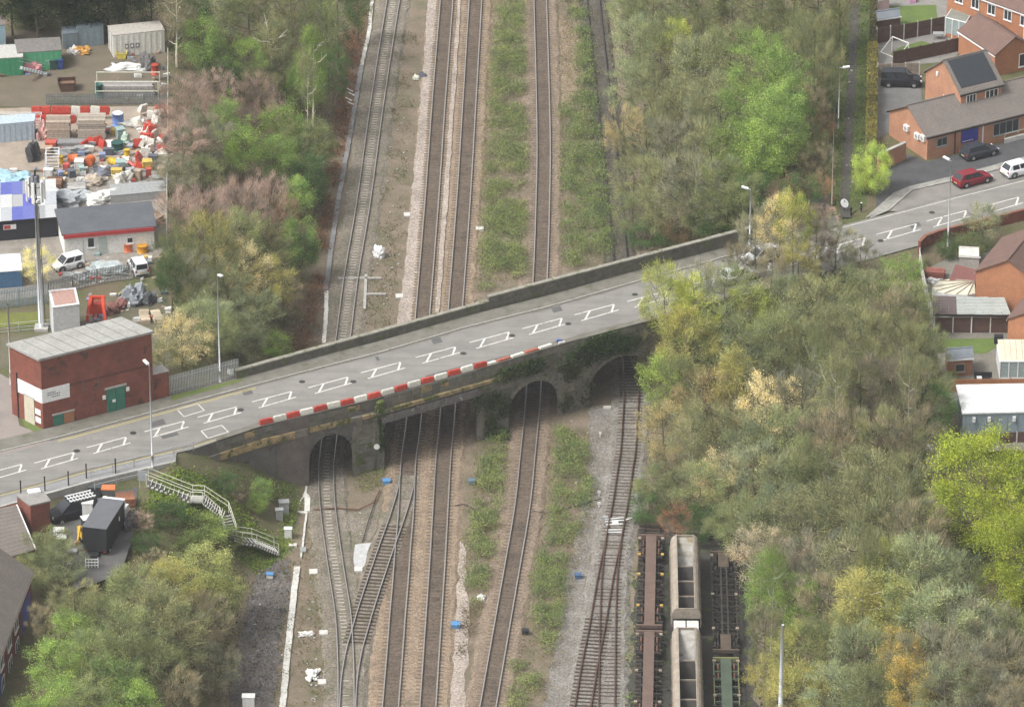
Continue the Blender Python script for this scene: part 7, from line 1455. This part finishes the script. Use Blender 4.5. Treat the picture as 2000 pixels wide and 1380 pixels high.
MB().prism([tuple(p_[:2]) for p_ in (e0, e1, e2, e3)], 4.0, 7.35).build('wall', BRICK_R, o); mb = MB(); mb.face([e0, e3, e2, e1]); mb.face([e0-Vector((0, 0, .12)), e1-Vector((0, 0, .12)), e1, e0]); mb.face([e0-Vector((0, 0, .12)), e0, e3, e3-Vector((0, 0, .12))]); mb.build('roof_slope', TILE_G, o); MB().prism([tuple(p_[:2]) for p_ in (e3, e2, e2+Vector((0, .3, 0)), e3+Vector((0, .3, 0)))], 7.3, 9.2).build('rear_wall', BRICK_R, o)
MB().tube([e0, e3], .07, 5).build('verge_trim', UPVC, o)
# ================================================================ RIGHT: path, lay-by, houses and gardens
PATHS = mat('dark_footpath', (.085, .075, .07), (.065, .06, .055), .6, .95, fine=8)
strip_ = [(1670, -30), (1668, 60), (1665, 150), (1660, 230), (1653, 320), (1650, 400), (1652, 425)]
pt = [P(x, y, ZR) for x, y in strip_]; mb = MB()
for a, b in zip(pt[:-1], pt[1:]): d = (b-a).normalized(); s = Vector((-d.y, d.x, 0))*.55; mb.face([a-s+Vector((0, 0, .03)), b-s+Vector((0, 0, .03)), b+s+Vector((0, 0, .03)), a+s+Vector((0, 0, .03))])
struct(mb.build('footpath', PATHS))
gsheet('path_verge', [(1615, -30), (1705, -30), (1705, 300), (1690, 400), (1640, 430), (1612, 420), (1620, 200)], mat('path_grass', (.075, .11, .035), (.1, .095, .045), .8, .95, fine=5, bump=.5), ZR+.012, .2)
gsheet('forecourt', [(1716, 330), (1770, 300), (1812, 316), (2050, 255), (2050, 300), (1960, 318), (1850, 345), (1770, 368), (1735, 390), (1712, 405), (1712, 380), (1725, 340)], TARD, ZR+.02, .05)
gsheet('yard_tarmac', [(1712, 150), (1800, 150), (1800, 200), (1735, 260), (1712, 270)], mat('grey_drive', (.17, .165, .16), (.13, .13, .125), .8, .95, fine=7), ZR+.02, .05)
gsheet('layby', [(1735, 412), (1780, 372), (1870, 352), (2060, 302), (2060, 334), (2000, 348.5), (1880, 378.5), (1752, 412.5)], mat('worn_layby', (.235, .22, .2), (.19, .18, .165), .6, .95, fine=9), ZR+.008, .02)
gsheet('pavement', [(1690, 425), (1745, 376), (1775, 364), (1870, 341), (2060, 290), (2060, 302), (1870, 351.5), (1782, 371), (1736, 411)], mat('pale_flags', (.33, .32, .29), (.22, .215, .2), 1.4, .9, fine=8), ZR+.09, .02)
r9 = thing('kerb', 'grey kerb round the lay-by', 'kerb'); r9['kind'] = 'structure'
kp = [P(x, y, ZR) for x, y in ((1700, 427), (1737, 411), (1782, 372), (1870, 352), (1960, 328), (2060, 302))]
for a, b in zip(kp[:-1], kp[1:]):
    L = (b-a).length; n_ = max(1, round(L/1.5)); d = (b-a)/n_; u = d.normalized(); s = Vector((-u.y, u.x, 0))
    for k in range(n_): MB().obox(a+d*k+u*.01-s*.02, d-u*.02, s*.16, (0, 0, .12)).build('kerb_stone', CONC, r9)
# hedge: narrow clipped, straw-green
def hedge(lab, pts, wd, h, col, z=ZR, n_per=260):
    w_ = [P(x, y, z) for x, y in pts]; rg = np.random.default_rng(len(lab)); A = []
    for a, b in zip(w_[:-1], w_[1:]):
        L = (b-a).length; k = int(L*n_per); t = rg.uniform(0, 1, k); d = (b-a).normalized(); s = np.array([-d.y, d.x, 0]); u = rg.uniform(-1, 1, k)
        hh = h*(.9+.12*np.sin(t*L*1.7)+.06*np.sin(t*L*5)); zz = hh*rg.uniform(0, 1, k)**.6; side = rg.random(k) < .5; u = np.where(side, np.sign(u)*rg.uniform(.85, 1.08, k), u); zz = np.where(side, zz, hh*rg.uniform(.9, 1.08, k))
        A.append(np.array(a)+np.outer(t, np.array(b-a))+np.outer(u*wd/2, s)+np.outer(zz, [0, 0, 1]))
    v, f_ = leaves(rg, np.concatenate(A), .22, .3); o = thing('hedge', lab, 'hedge', w_[0]); me = build_np('foliage', v-np.array(w_[0]), f_, [LEAF]); c_ = bpy.data.objects.new('foliage', me); C.objects.link(c_); c_.parent = o; c_.color = (*col, 1)
    for k in range(12):
        q = w_[0].lerp(w_[-1], (k+.5)/12); MB().tube([q, q+Vector((0, 0, h*.8))], [.06, .03], 5).build('stem', TIMB, o)
hedge('long narrow straw-green hedge beside the footpath', [(1704, 108), (1703, 200), (1700, 320)], 1.1, 1.7, (.27, .25, .085))
hedge('darker hedge top beyond the narrow hedge', [(1706, -20), (1705, 100)], .7, 1.6, (.13, .13, .07))
q = P(1646, 412, ZR); o = thing('path_sign', 'white oval sign at the foot of the footpath', 'sign', q); MB().tube([q+Vector((.15, 0, .9)), q+Vector((.2, -.05, .95))], [.5, .5], 16).build('plate', UPVC, o); MB().tube([q+Vector((.17, .05, 0)), q+Vector((.17, .05, 1.2))], .05, 6).build('post', BLACKM, o)
for k, (x, y) in enumerate(((1662, 421), (1682, 412))):
    q = P(x, y, ZR); o = thing('bollard', ['left', 'right'][k]+' black bollard at the foot of the footpath', 'bollard', q); MB().tube([q, q+Vector((0, 0, .95))], .1, 8).build('shaft', BLACKM, o); MB().tube([q+Vector((0, 0, .951)), q+Vector((0, 0, 1.02))], [.11, .06], 8).build('cap', UPVC if k else BLACKM, o)
palisade([(1580, 415), (1622, 404)], ZR, 'grey mesh fence panel left of the footpath foot', mat('grey_mesh', (.25, .26, .26), (.2, .21, .21), 1, .7), 1.5)
# SHOP: low tiled block with blue sign, two-storey block behind
SA, SB = P(1810, 313, ZR), P(2040, 256, ZR); d = (SB-SA).normalized(); SD = P(1730, 262, ZR); dep = SD-SA; nb_ = Vector((-d.y, d.x, 0)); dep = nb_*7.6
SDp, SCp = SA+dep, SB+dep
o = thing('shop_building', 'pale orange brick shop with tiled roof and a blue sign', 'building', SA)
MB().prism([tuple(p_[:2]) for p_ in (SA, SB, SCp, SDp)], ZR-.3, ZR+2.9).build('wall', BRICK_P, o); gable(o, SA, SB, SCp, SDp, ZR+2.9, 2.1, TILE_G, .3, BRICK_P, fas=BLACKM)
mb = MB(); facerect(mb, SA, SB, ZR, 4.4, 1.0, 2.2, 1.5, .08); sg = mb.build('shop_sign', mat('royal_blue_sign', (.04, .05, .3), (.035, .045, .26), 2, .4), o); mb = MB()
for k in range(7): facerect(mb, SA, SB, ZR, 4.6+k*.2, 1.15, .13, .1, .01, 0, .08)
mb.build('sign_lettering', SGN, sg)
window(o, SA, SB, ZR, 1.2, 1.3, 1.4, 1.0, 1, frame=mat('grey_frame', (.3, .33, .33), None, 2, .5)); window(o, SA, SB, ZR, 8.6, .9, 3.4, 1.5, 3, frame=mat('grey_frame', (.3, .33, .33)))
mb = MB(); facerect(mb, SA, SB, ZR, 3.55, 0, .09, 2.9, .1); mb.build('downpipe', BLACKM, o); mb = MB(); facerect(mb, SA, SB, ZR, 7.2, 0, .1, 2.7, .1); mb.build('downpipe', UPVC, o)
for u, v in ((3.2, 2.0), (5.3, 1.9), (6.4, 2.1)):
    mb = MB(); facerect(mb, SDp, SA, ZR, u*1.02, v, .8, .65, .32); ac = mb.build('air_conditioner', UPVC, o); mb = MB(); L0 = Vector((SDp.x, SDp.y, 0)); dd = (SA-SDp).normalized(); n2 = Vector((dd.y, -dd.x, 0)); c_ = SDp+dd*(u*1.02+.4)+n2*.325+Vector((0, 0, v+.32)); mb.tube([c_, c_+n2*.02], [.24, .24], 12); mb.build('fan', GRC, ac)
z2 = ZR+5.6; f0 = P(1877, 184, z2); b0_ = f0+nb_*7.0; f1, b1_ = f0+d*5.4, b0_+d*5.4
MB().prism([tuple(p_[:2]) for p_ in (f0, f1, b1_, b0_)], ZR-.3, z2).build('upper_wall', BRICK_P, o); R0, R1 = gable(o, f0, f1, b1_, b0_, z2, 2.6, TILE_G, .2, BRICK_P, fas=BLACKM)
sl_ = (f0-R0); MB().obox(R0+sl_*.06+d*.3+Vector((0, 0, .15)), d*4.7, sl_*.82, (0, 0, .06)).build('solar_panel', mat('dark_slate_panel', (.04, .046, .055), (.035, .04, .048), 1, .35), o)
window(o, f0, f1, ZR, .7, 4.1, 1.3, 1.2, 2); window(o, f0, f1, ZR, 3.2, 4.1, 1.7, 1.2, 2); window(o, b0_, f0, ZR, 3.6, 3.6, .7, .6, 0)
mb = MB(); facerect(mb, b0_, f0, ZR, 2.2, 6.0, .3, .5, .15); mb.build('alarm_box', UPVC, o)
r8 = P(1975, 290, ZR); rails([(1962, 278, ZR), (2040, 258, ZR)], 'pale handrail and ramp wall in front of the shop window', (.5, 1.0), WSTEEL, 'ramp_railing'); MB().obox(P(1962, 281, ZR), P(2040, 261, ZR)-P(1962, 281, ZR), (0, .2, 0), (0, 0, .55)).build('ramp_wall', CONCW, [x_ for x_ in bpy.data.objects if x_.name == 'ramp_railing'][0])
wa, wb_ = P(1716, 336, ZR), P(1769, 312, ZR); o = thing('brick_wall', 'low brick wall joining the shop to the hedge', 'wall', wa); MB().obox(wa, wb_-wa, nb_*.3, (0, 0, 2.0)).build('brickwork', BRICK_P, o); MB().obox(wa+Vector((0, 0, 2.003))-nb_*.05, wb_-wa, nb_*.4, (0, 0, .1)).build('coping', CONC, o)
# TERRACE at the top right
TA, TB = P(1848, 52, ZR), P(2040, 122, ZR); d2 = (TB-TA).normalized(); n2 = Vector((-d2.y, d2.x, 0)); o = thing('terraced_house', 'orange brick terraced houses in the top right corner', 'house', TA)
MB().prism([tuple(p_[:2]) for p_ in (TA, TB, TB+n2*8, TA+n2*8)], ZR-.3, ZR+5.2).build('wall', BRICK_O, o); gable(o, TA, TB, TB+n2*8, TA+n2*8, ZR+5.2, 2.8, TILE_B, .3, BRICK_O)
Lt = (TB-TA).length
for k in range(6): window(o, TA, TB, ZR, 1.2+k*2.4, 3.5, 1.15, 1.25, 1)
for u in (6.6, 9.2): window(o, TA, TB, ZR, u, .6, 1.2, 1.6, 1)
mb = MB(); facerect(mb, TA, TB, ZR, 11.4, 0, .1, 5, .1); mb.build('downpipe', UPVC, o)
# extension with hipped brown roof
XA0, XB0 = P(1942, 150, ZR), P(2030, 130, ZR); dx_ = (XB0-XA0).normalized(); nx_ = Vector((-dx_.y, dx_.x, 0)); o = thing('house_extension', 'orange brick extension with brown roof below the terraced houses', 'house', XA0)
c4 = (XA0, XA0+dx_*5, XA0+dx_*5+nx_*7.5, XA0+nx_*7.5-dx_*.1); MB().prism([tuple(p_[:2]) for p_ in c4], ZR-.3, ZR+2.7).build('wall', BRICK_O, o); gable(o, c4[1], c4[2], c4[3], c4[0], ZR+2.7, 1.6, TILE_B, .2, BRICK_O); window(o, XA0, XB0, ZR, 3.2, .5, 1.0, 1.6, 0)
# conservatory frame
q = [P(x, y, ZR) for x, y in ((1846, 72), (1885, 82), (1897, 62), (1858, 54))]; o = thing('conservatory', 'white-framed lean-to conservatory against the terraced houses', 'conservatory', q[0])
for a, b in zip(q, q[1:]+q[:1]):
    for k in range(3): r_ = a.lerp(b, k/3); MB().tube([r_, r_+Vector((0, 0, 2.4))], .07, 5).build('upright', UPVC, o)
    MB().tube([a+Vector((0, 0, 2.4)), b+Vector((0, 0, 2.4))], .07, 5).build('rail', UPVC, o); MB().obox(a, b-a, (0, .05, 0), (0, 0, .5)).build('dwarf_wall', BRICK_O, o); MB().face([a+Vector((0, 0, .5)), b+Vector((0, 0, .5)), b+Vector((0, 0, 2.35)), a+Vector((0, 0, 2.35))]).build('pane', mat('milky_glass', (.3, .36, .36), (.25, .3, .3), 2, .15), o)
MB().face([p_+Vector((0, 0, 2.45)) for p_ in q]).build('roof_panel', mat('mossy_glass_roof', (.25, .26, .24), (.18, .2, .17), 1.5, .4), o)
LAWN = mat('mown_lawn', (.12, .175, .042), (.095, .14, .04), .6, .95, fine=6, bump=.3); PATIO = mat('grey_patio', (.25, .24, .22), (.19, .185, .17), 1, .95, fine=7)
def lawn(pts, z=ZR+.03): gsheet('lawn', pts, LAWN, z, .06)
gsheet('patio', [(1712, -30), (1860, -30), (1850, 72), (1880, 90), (1860, 120), (1715, 132)], PATIO, ZR+.018, .05)
lawn([(1740, 12), (1828, 10), (1832, 42), (1765, 50), (1738, 30)]); lawn([(1760, 92), (1800, 80), (1850, 95), (1800, 112), (1750, 118), (1740, 105)])
def panelfence(lab, pts, z, h, m_, postm, bay=1.85, base=None, name='panel_fence'):
    w_ = [P(x, y, z) for x, y in pts]; o = thing(name, lab, 'fence', w_[0])
    for a, b in zip(w_[:-1], w_[1:]):
        L = (b-a).length; n_ = max(1, round(L/bay)); d = (b-a)/n_; u = d.normalized(); s = Vector((-u.y, u.x, 0))
        for k in range(n_+1): MB().obox(a+d*k-u*.06-s*.03, u*.12, s*.13, (0, 0, h+.1)).build('post', postm, o)
        for k in range(n_):
            z0 = .3 if base else .05
            if base: MB().obox(a+d*k+u*.06, d-u*.12, s*.05, (0, 0, .29)).build('gravel_board', base, o)
            pn = MB().obox(a+d*k+u*.062+Vector((0, 0, z0)), d-u*.124, s*.035, (0, 0, h-z0)).build('panel', m_, o)
            for j in range(3): MB().obox(a+d*k+u*.062-s*.022+Vector((0, 0, z0+.25+j*(h-z0-.4)/2)), d-u*.124, s*.02, (0, 0, .06)).build('batten', m_, pn)
    return o
panelfence('brown panel fence between the two top gardens', [(1712, 85), (1765, 78), (1845, 62)], ZR, 1.9, WOOD_B, CONCW); panelfence('dark panel fence along the lower edge of the second garden', [(1745, 128), (1900, 95)], ZR, 1.7, WOOD_B, WOOD_B); panelfence('grey-brown panel fence above the black people carrier', [(1714, 152), (1795, 150)], ZR, 1.7, TIMB, CONCW)
def shed(lab, pts, z, h, wallm, roofm, rise=.5, wind=True):
    w_ = [P(x, y, z) for x, y in pts]; o = thing('garden_shed', lab, 'shed', w_[0]); MB().prism([tuple(p_[:2]) for p_ in w_], z-.1, z+h).build('wall', wallm, o); gable(o, w_[0], w_[1], w_[2], w_[3], z+h, rise, roofm, .12, wallm, .05)
    if wind: window(o, w_[0], w_[1], z, (w_[1]-w_[0]).length*.3, h*.35, (w_[1]-w_[0]).length*.4, h*.4, 0, frame=TIMB)
    return o
FELT = mat('grey_roofing_felt', (.2, .225, .25), (.165, .185, .205), 1, .9)
shed('small shed with grey felt roof in the first top garden', [(1714, 64), (1758, 58), (1750, 46), (1710, 52)], ZR, 1.7, WOOD_B, FELT, .5, False); shed('pale pink playhouse at the top edge', [(1716, 24), (1736, 21), (1734, 12), (1714, 14)], ZR, 1.6, mat('pale_pink_boards', (.62, .45, .46), None, 2, .8), FELT, .5, False)
o = thing('football_goal', 'white football goal frame in the second top garden', 'goal', P(1765, 112, ZR)); g4 = [P(1742, 100, ZR), P(1774, 113, ZR)]
for a in g4: MB().tube([a, a+Vector((0, 0, 1.8))], .06, 6).build('post', UPVC, o); MB().tube([a+Vector((0, 0, 1.8)), a+Vector((-1.3, -.3, 0))], .045, 6).build('stay', UPVC, o)
MB().tube([g4[0]+Vector((0, 0, 1.8)), g4[1]+Vector((0, 0, 1.8))], .06, 6).build('crossbar', UPVC, o); MB().tube([g4[0]+Vector((-1.3, -.3, .03)), g4[1]+Vector((-1.3, -.3, .03))], .045, 6).build('ground_bar', UPVC, o)
q = P(1782, 4, ZR); o = thing('plastic_slide', 'pink toy seat at the top edge of the first garden', 'toy', q); MB().box(q+Vector((0, 0, .3)), (.8, .7, .5)).build('seat', PAINT, o, col=(.6, .3, .5)); MB().box(q+Vector((0, .35, .8)), (.8, .12, .5)).build('backrest', PAINT, o, col=(.65, .35, .55))
q = P(1832, 76, ZR); o = thing('garden_table', 'grey garden table in the second top garden', 'table', q); MB().box(q+Vector((0, 0, .7)), (1.2, .8, .06)).build('table_top', GRC, o)
for sx in (-.5, .5):
    for sy in (-.3, .3): MB().tube([q+Vector((sx, sy, 0)), q+Vector((sx, sy, .67))], .035, 5).build('leg', GRC, o)

# ---------------- lower right gardens
zg = 7.3
WAL = [P(1797, 506, ZR-.9), P(1808, 494, ZR-.9), P(1835, 484, ZR-.9), P(1930, 460, ZR-.9), P(2060, 428, ZR-.9)]
o = thing('garden_wall', 'red brick garden wall curving along the near side of the road', 'wall', WAL[0])
for a, b in zip(WAL[:-1], WAL[1:]):
    L = (b-a).length; n_ = max(1, round(L/2.5)); dd = (b-a)/n_; s = Vector((-dd.y, dd.x, 0)).normalized()
    for k in range(n_): MB().obox(a+dd*k-Vector((0, 0, .6)), dd, s*.28, (0, 0, 2.55)).build('brickwork', BRICK_R, o); MB().obox(a+dd*k-s*.04+Vector((0, 0, 1.953)), dd*.985, s*.36, (0, 0, .09)).build('coping', mat('brick_coping', (.24, .1, .065), None, 2, .9), o)
panelfence('pale concrete fence running down from the wall corner', [(1795, 512), (1803, 560), (1812, 600), (1822, 640)], zg, 1.6, CONCW, CONC)
gsheet('garden_ground', [(1800, 530), (1850, 505), (2060, 455), (2060, 880), (1890, 880), (1850, 760), (1820, 660)], mat('garden_soil_paving', (.21, .195, .17), (.15, .145, .115), .7, .95, fine=6), zg+.3, .05)
# house with gable to the camera
zh = zg; eh = 5.0; g0, g1 = P(1907, 529, zh+eh), P(2029, 556, zh+eh); back = P(1947, 480, zh+eh)-g0
o = thing('orange_house', 'orange brick house with brown tiled roof at the right edge below the road', 'house', Vector((g0.x, g0.y, zh)))
cs = (g0, g1, g1+back*1.3, g0+back*1.3); MB().prism([tuple(p_[:2]) for p_ in cs], zh-.5, zh+eh).build('wall', BRICK_O, o); gable(o, g0, g0+back*1.3, g1+back*1.3, g1, zh+eh, 2.0, TILE_B, .2, BRICK_O)
rails_ = None
# garage roof left of it
r0, r1, r2, r3 = P(1852, 553, zh+2.4), P(1905, 563, zh+2.4), P(1912, 528, zh+2.9), P(1866, 516, zh+2.9); o = thing('garage', 'garage with reddish-brown tiled roof left of the orange house', 'garage', Vector((r0.x, r0.y, zh))); MB().prism([tuple(p_[:2]) for p_ in (r0, r1, r2, r3)], zh-.3, zh+2.3).build('wall', BRICK_O, o); MB().face([r0, r1, r2, r3]).build('roof_slope', tiled('reddish_tiles', (.2, .085, .075), (.155, .07, .062), .1, .3, axis='Y'), o); MB().obox(r0-Vector((0, 0, .2)), r1-r0, (0, -.06, 0), (0, 0, .22)).build('fascia_board', UPVC, o)
# cream fan-ribbed conservatory roof
ctr = P(1903, 549, zh+2.9); o = thing('cream_conservatory', 'cream conservatory roof with fanned ribs beside the orange house', 'conservatory', Vector((ctr.x, ctr.y, zh))); rim = [P(x, y, zh+2.3) for x, y in ((1852, 545), (1835, 549), (1821, 560), (1828, 568), (1845, 573), (1868, 575), (1890, 576), (1905, 572))]
for a, b in zip(rim[:-1], rim[1:]):
    MB().face([a, b, ctr]).build('roof_panel', mat('cream_panel', (.6, .58, .45), (.5, .48, .38), 1, .5), o); MB().tube([a+Vector((0, 0, .04)), ctr+Vector((0, 0, .04))], .05, 5).build('rib', TIMB, o); MB().face([a, b, Vector((b.x, b.y, zh)), Vector((a.x, a.y, zh))]).build('side_panel', UPVC, o)
# canopy: half brown, half translucent grey, over a brown fence
c0, c1, c2, c3 = P(1822, 613, zg+2.5), P(1975, 615, zg+2.5), P(1960, 582, zg+2.9), P(1822, 578, zg+2.9); o = thing('garden_canopy', 'lean-to canopy with brown and grey corrugated halves', 'canopy', Vector((c0.x, c0.y, zg)))
mbb = [c0.lerp(c1, t) for t in (0, .31, 1)]; mbt = [c3.lerp(c2, t) for t in (0, .33, 1)]
for k, m_ in enumerate((tiled('brown_corrugated', (.12, .095, .09), (.1, .08, .075), .5, .3, axis='Y'), tiled('grey_corrugated', (.36, .38, .36), (.28, .3, .28), .6, .3, axis='Y', streak=.25))):
    n_ = 3 if k == 0 else 6
    for i in range(n_):
        a, b = mbb[k].lerp(mbb[k+1], i/n_), mbb[k].lerp(mbb[k+1], (i+.97)/n_); c_, e_ = mbt[k].lerp(mbt[k+1], (i+.97)/n_), mbt[k].lerp(mbt[k+1], i/n_); MB().obox(a+Vector((0, 0, .03*(i % 2))), b-a, e_-a, (0, 0, .04)).build('roof_sheet', m_, o)
MB().obox(c0-Vector((0, 0, .2)), c1-c0, (0, -.06, 0), (0, 0, .19)).build('gutter', BLACKM, o)
for t in (.02, .5, .98): q = c0.lerp(c1, t)+Vector((0, .15, 0)); MB().tube([Vector((q.x, q.y, zg)), q], .06, 5).build('upright', UPVC, o)
panelfence('brown fence with concrete posts under the canopy', [(1824, 654), (1970, 655)], zg, 2.0, WOOD_B, CONCW, 1.95, CONCW); lawn([(1836, 662), (1945, 660), (1945, 678), (1925, 690), (1836, 688)], zg+.32)
hc = [P(1966, 694, zg), P(2060, 740, zg), P(2090, 700, zg), P(1990, 660, zg)]; o = thing('brown_roof_house', 'brick house corner with brown roof beyond the canopy at the right edge', 'house', hc[0]); MB().prism([tuple(p_[:2]) for p_ in hc], zg-.3, zg+4.2).build('wall', BRICK_O, o); gable(o, hc[0], hc[3], hc[2], hc[1], zg+4.2, 2.2, TILE_B, .2, BRICK_O)
shed('brick shed with grey felt roof beside the lawn', [(1850, 741), (1898, 738), (1893, 716), (1846, 720)], zg, 2.3, mat('orange_shed_boards', (.33, .17, .1), (.27, .14, .085), 1.5, .9), FELT, .5)
shed('white-roofed small shed behind the garden wall', [(1874, 520), (1912, 522), (1906, 506), (1874, 504)], zg+.3, 1.3, mat('pale_grey_boards', (.4, .38, .35), None, 2, .9), CONCW, .4, False)
# white conservatory at the right edge
q = [P(x, y, zg) for x, y in ((1952, 745), (2040, 745), (2040, 712), (1946, 712))]; o = thing('white_conservatory', 'white conservatory with cream ribbed roof at the right edge', 'conservatory', q[0]); MB().prism([tuple(p_[:2]) for p_ in q], zg, zg+.5).build('dwarf_wall', UPVC, o)
for a, b in ((q[0], q[1]), (q[3], q[0])):
    n_ = 5
    for k in range(n_):
        r_ = a.lerp(b, k/n_); e_ = a.lerp(b, (k+1)/n_); MB().tube([r_+Vector((0, 0, .5)), r_+Vector((0, 0, 2.3))], .06, 5).build('upright', UPVC, o); MB().face([r_+Vector((0, 0, .5)), e_+Vector((0, 0, .5)), e_+Vector((0, 0, 2.2)), r_+Vector((0, 0, 2.2))]).build('pane', mat('milky_glass', (.3, .36, .36)), o)
    MB().tube([a+Vector((0, 0, 2.3)), b+Vector((0, 0, 2.3))], .08, 5).build('eave_beam', UPVC, o)
for k in range(8):
    a, b = q[0].lerp(q[1], k/8), q[0].lerp(q[1], (k+.96)/8); c_, e_ = q[3].lerp(q[2], (k+.96)/8), q[3].lerp(q[2], k/8); MB().face([a+Vector((0, 0, 2.35)), b+Vector((0, 0, 2.35)), c_+Vector((0, 0, 2.9)), e_+Vector((0, 0, 2.9))]).build('roof_panel', mat('cream_panel', (.6, .58, .45)), o)
panelfence('orange board fence between the shed garden and the white flat roof', [(1858, 770), (2050, 768)], zg, 1.7, WOOD_O, WOOD_O)
bq = [P(1880, 862, zg-.2), P(2040, 858, zg-.2), P(2030, 805, zg-.2), P(1868, 808, zg-.2)]; o = thing('flat_roof_building', 'outbuilding with white flat roof and blue-grey panels at the right edge', 'building', bq[0]); MB().prism([tuple(p_[:2]) for p_ in bq], zg-.6, zg+2.9).build('wall', mat('blue_grey_panels', (.26, .32, .35), (.21, .26, .29), 1, .7), o)
ce = sum(bq, Vector())/4; MB().prism([tuple((p_+(p_-ce).normalized()*.2)[:2]) for p_ in bq], zg+2.903, zg+3.05).build('roof', mat('white_roof_sheet', (.72, .73, .72), (.58, .59, .58), .7, .7, fine=5, spots=((.42, .42, .4), 1.5, .66)), o)
for k in range(8): mb = MB(); facerect(mb, bq[0], bq[1], zg, .1+k*1.05, .2, .06, 2.5, .04); mb.build('panel_joint', GRC, o)
for k, u in enumerate((.9, 2.4, 4.9)): mb = MB(); facerect(mb, bq[0], bq[1], zg, u, 2.0, .28, .5, .2); mb.build('wall_lamp', UPVC, o)
panelfence('brown fence with concrete posts below the white flat roof', [(1880, 880), (1985, 874), (2050, 872)], zg-.3, 1.75, WOOD_B, CONCW, 1.95, CONC)
q = P(1950, 672, zg+.3); o = thing('barbecue', 'black covered barbecue at the end of the lawn', 'barbecue', q); MB().box(q+Vector((0, 0, .5)), (.9, .6, .6)).build('body', BLACKM, o); MB().tube([q+Vector((-.45, 0, .85)), q+Vector((.45, 0, .85))], .3, 10).build('hood', BLACKM, o)
for sx in (-.35, .35): MB().tube([q+Vector((sx, 0, 0)), q+Vector((sx, 0, .3))], .04, 5).build('leg', BLACKM, o)
o = thing('garden_sofa', 'dark garden seat beside the shed', 'seat', P(1920, 745, zg+.3)); q = o.location
MB().box(q+Vector((0, 0, .25)), (1.8, .7, .4)).build('seat', BLACKM, o); MB().box(q+Vector((0, .35, .65)), (1.8, .15, .5)).build('backrest', BLACKM, o); MB().box(q+Vector((-.4, -.05, .5)), (.5, .5, .1)).build('cushion', UPVC, o)
stack('red-brown timber rack inside the garden wall corner', 1825, 540, 2.2, 1.2, .8, -.15, (.25, .09, .07), 4, z=zg+.3); lumpy('garden_clutter', 'grey garden clutter beside the cream conservatory', 'clutter', P(1826, 552, zg+.3), .8, .6, .4, (.38, .38, .37), 80)
q = P(1720, 880, 6); tag(lumpy('rubbish_bag', None, None, G(1818, 878), .5, .4, .35, (.66, .68, .68), 81), 'pale rubbish on the edge of the wood below the white flat roof', 'rubbish')
# ================================================================ AIR: a thin grey haze between the camera and the ground
mb = MB(); mb.box((0, -200, 140), (1400, 1200, 284)); hz = mb.build('haze', [])
m = bpy.data.materials.new('haze_air'); m.use_nodes = True; n = m.node_tree; n.nodes.clear()
ou = n.nodes.new('ShaderNodeOutputMaterial'); pv = n.nodes.new('ShaderNodeVolumePrincipled'); pv.inputs['Density'].default_value = .00008; pv.inputs['Color'].default_value = (.97, .98, 1, 1); pv.inputs['Anisotropy'].default_value = 0
n.links.new(pv.outputs[0], ou.inputs['Volume']); hz.data.materials.append(m); stuff(hz, 'thin pale haze in the air', 'haze')
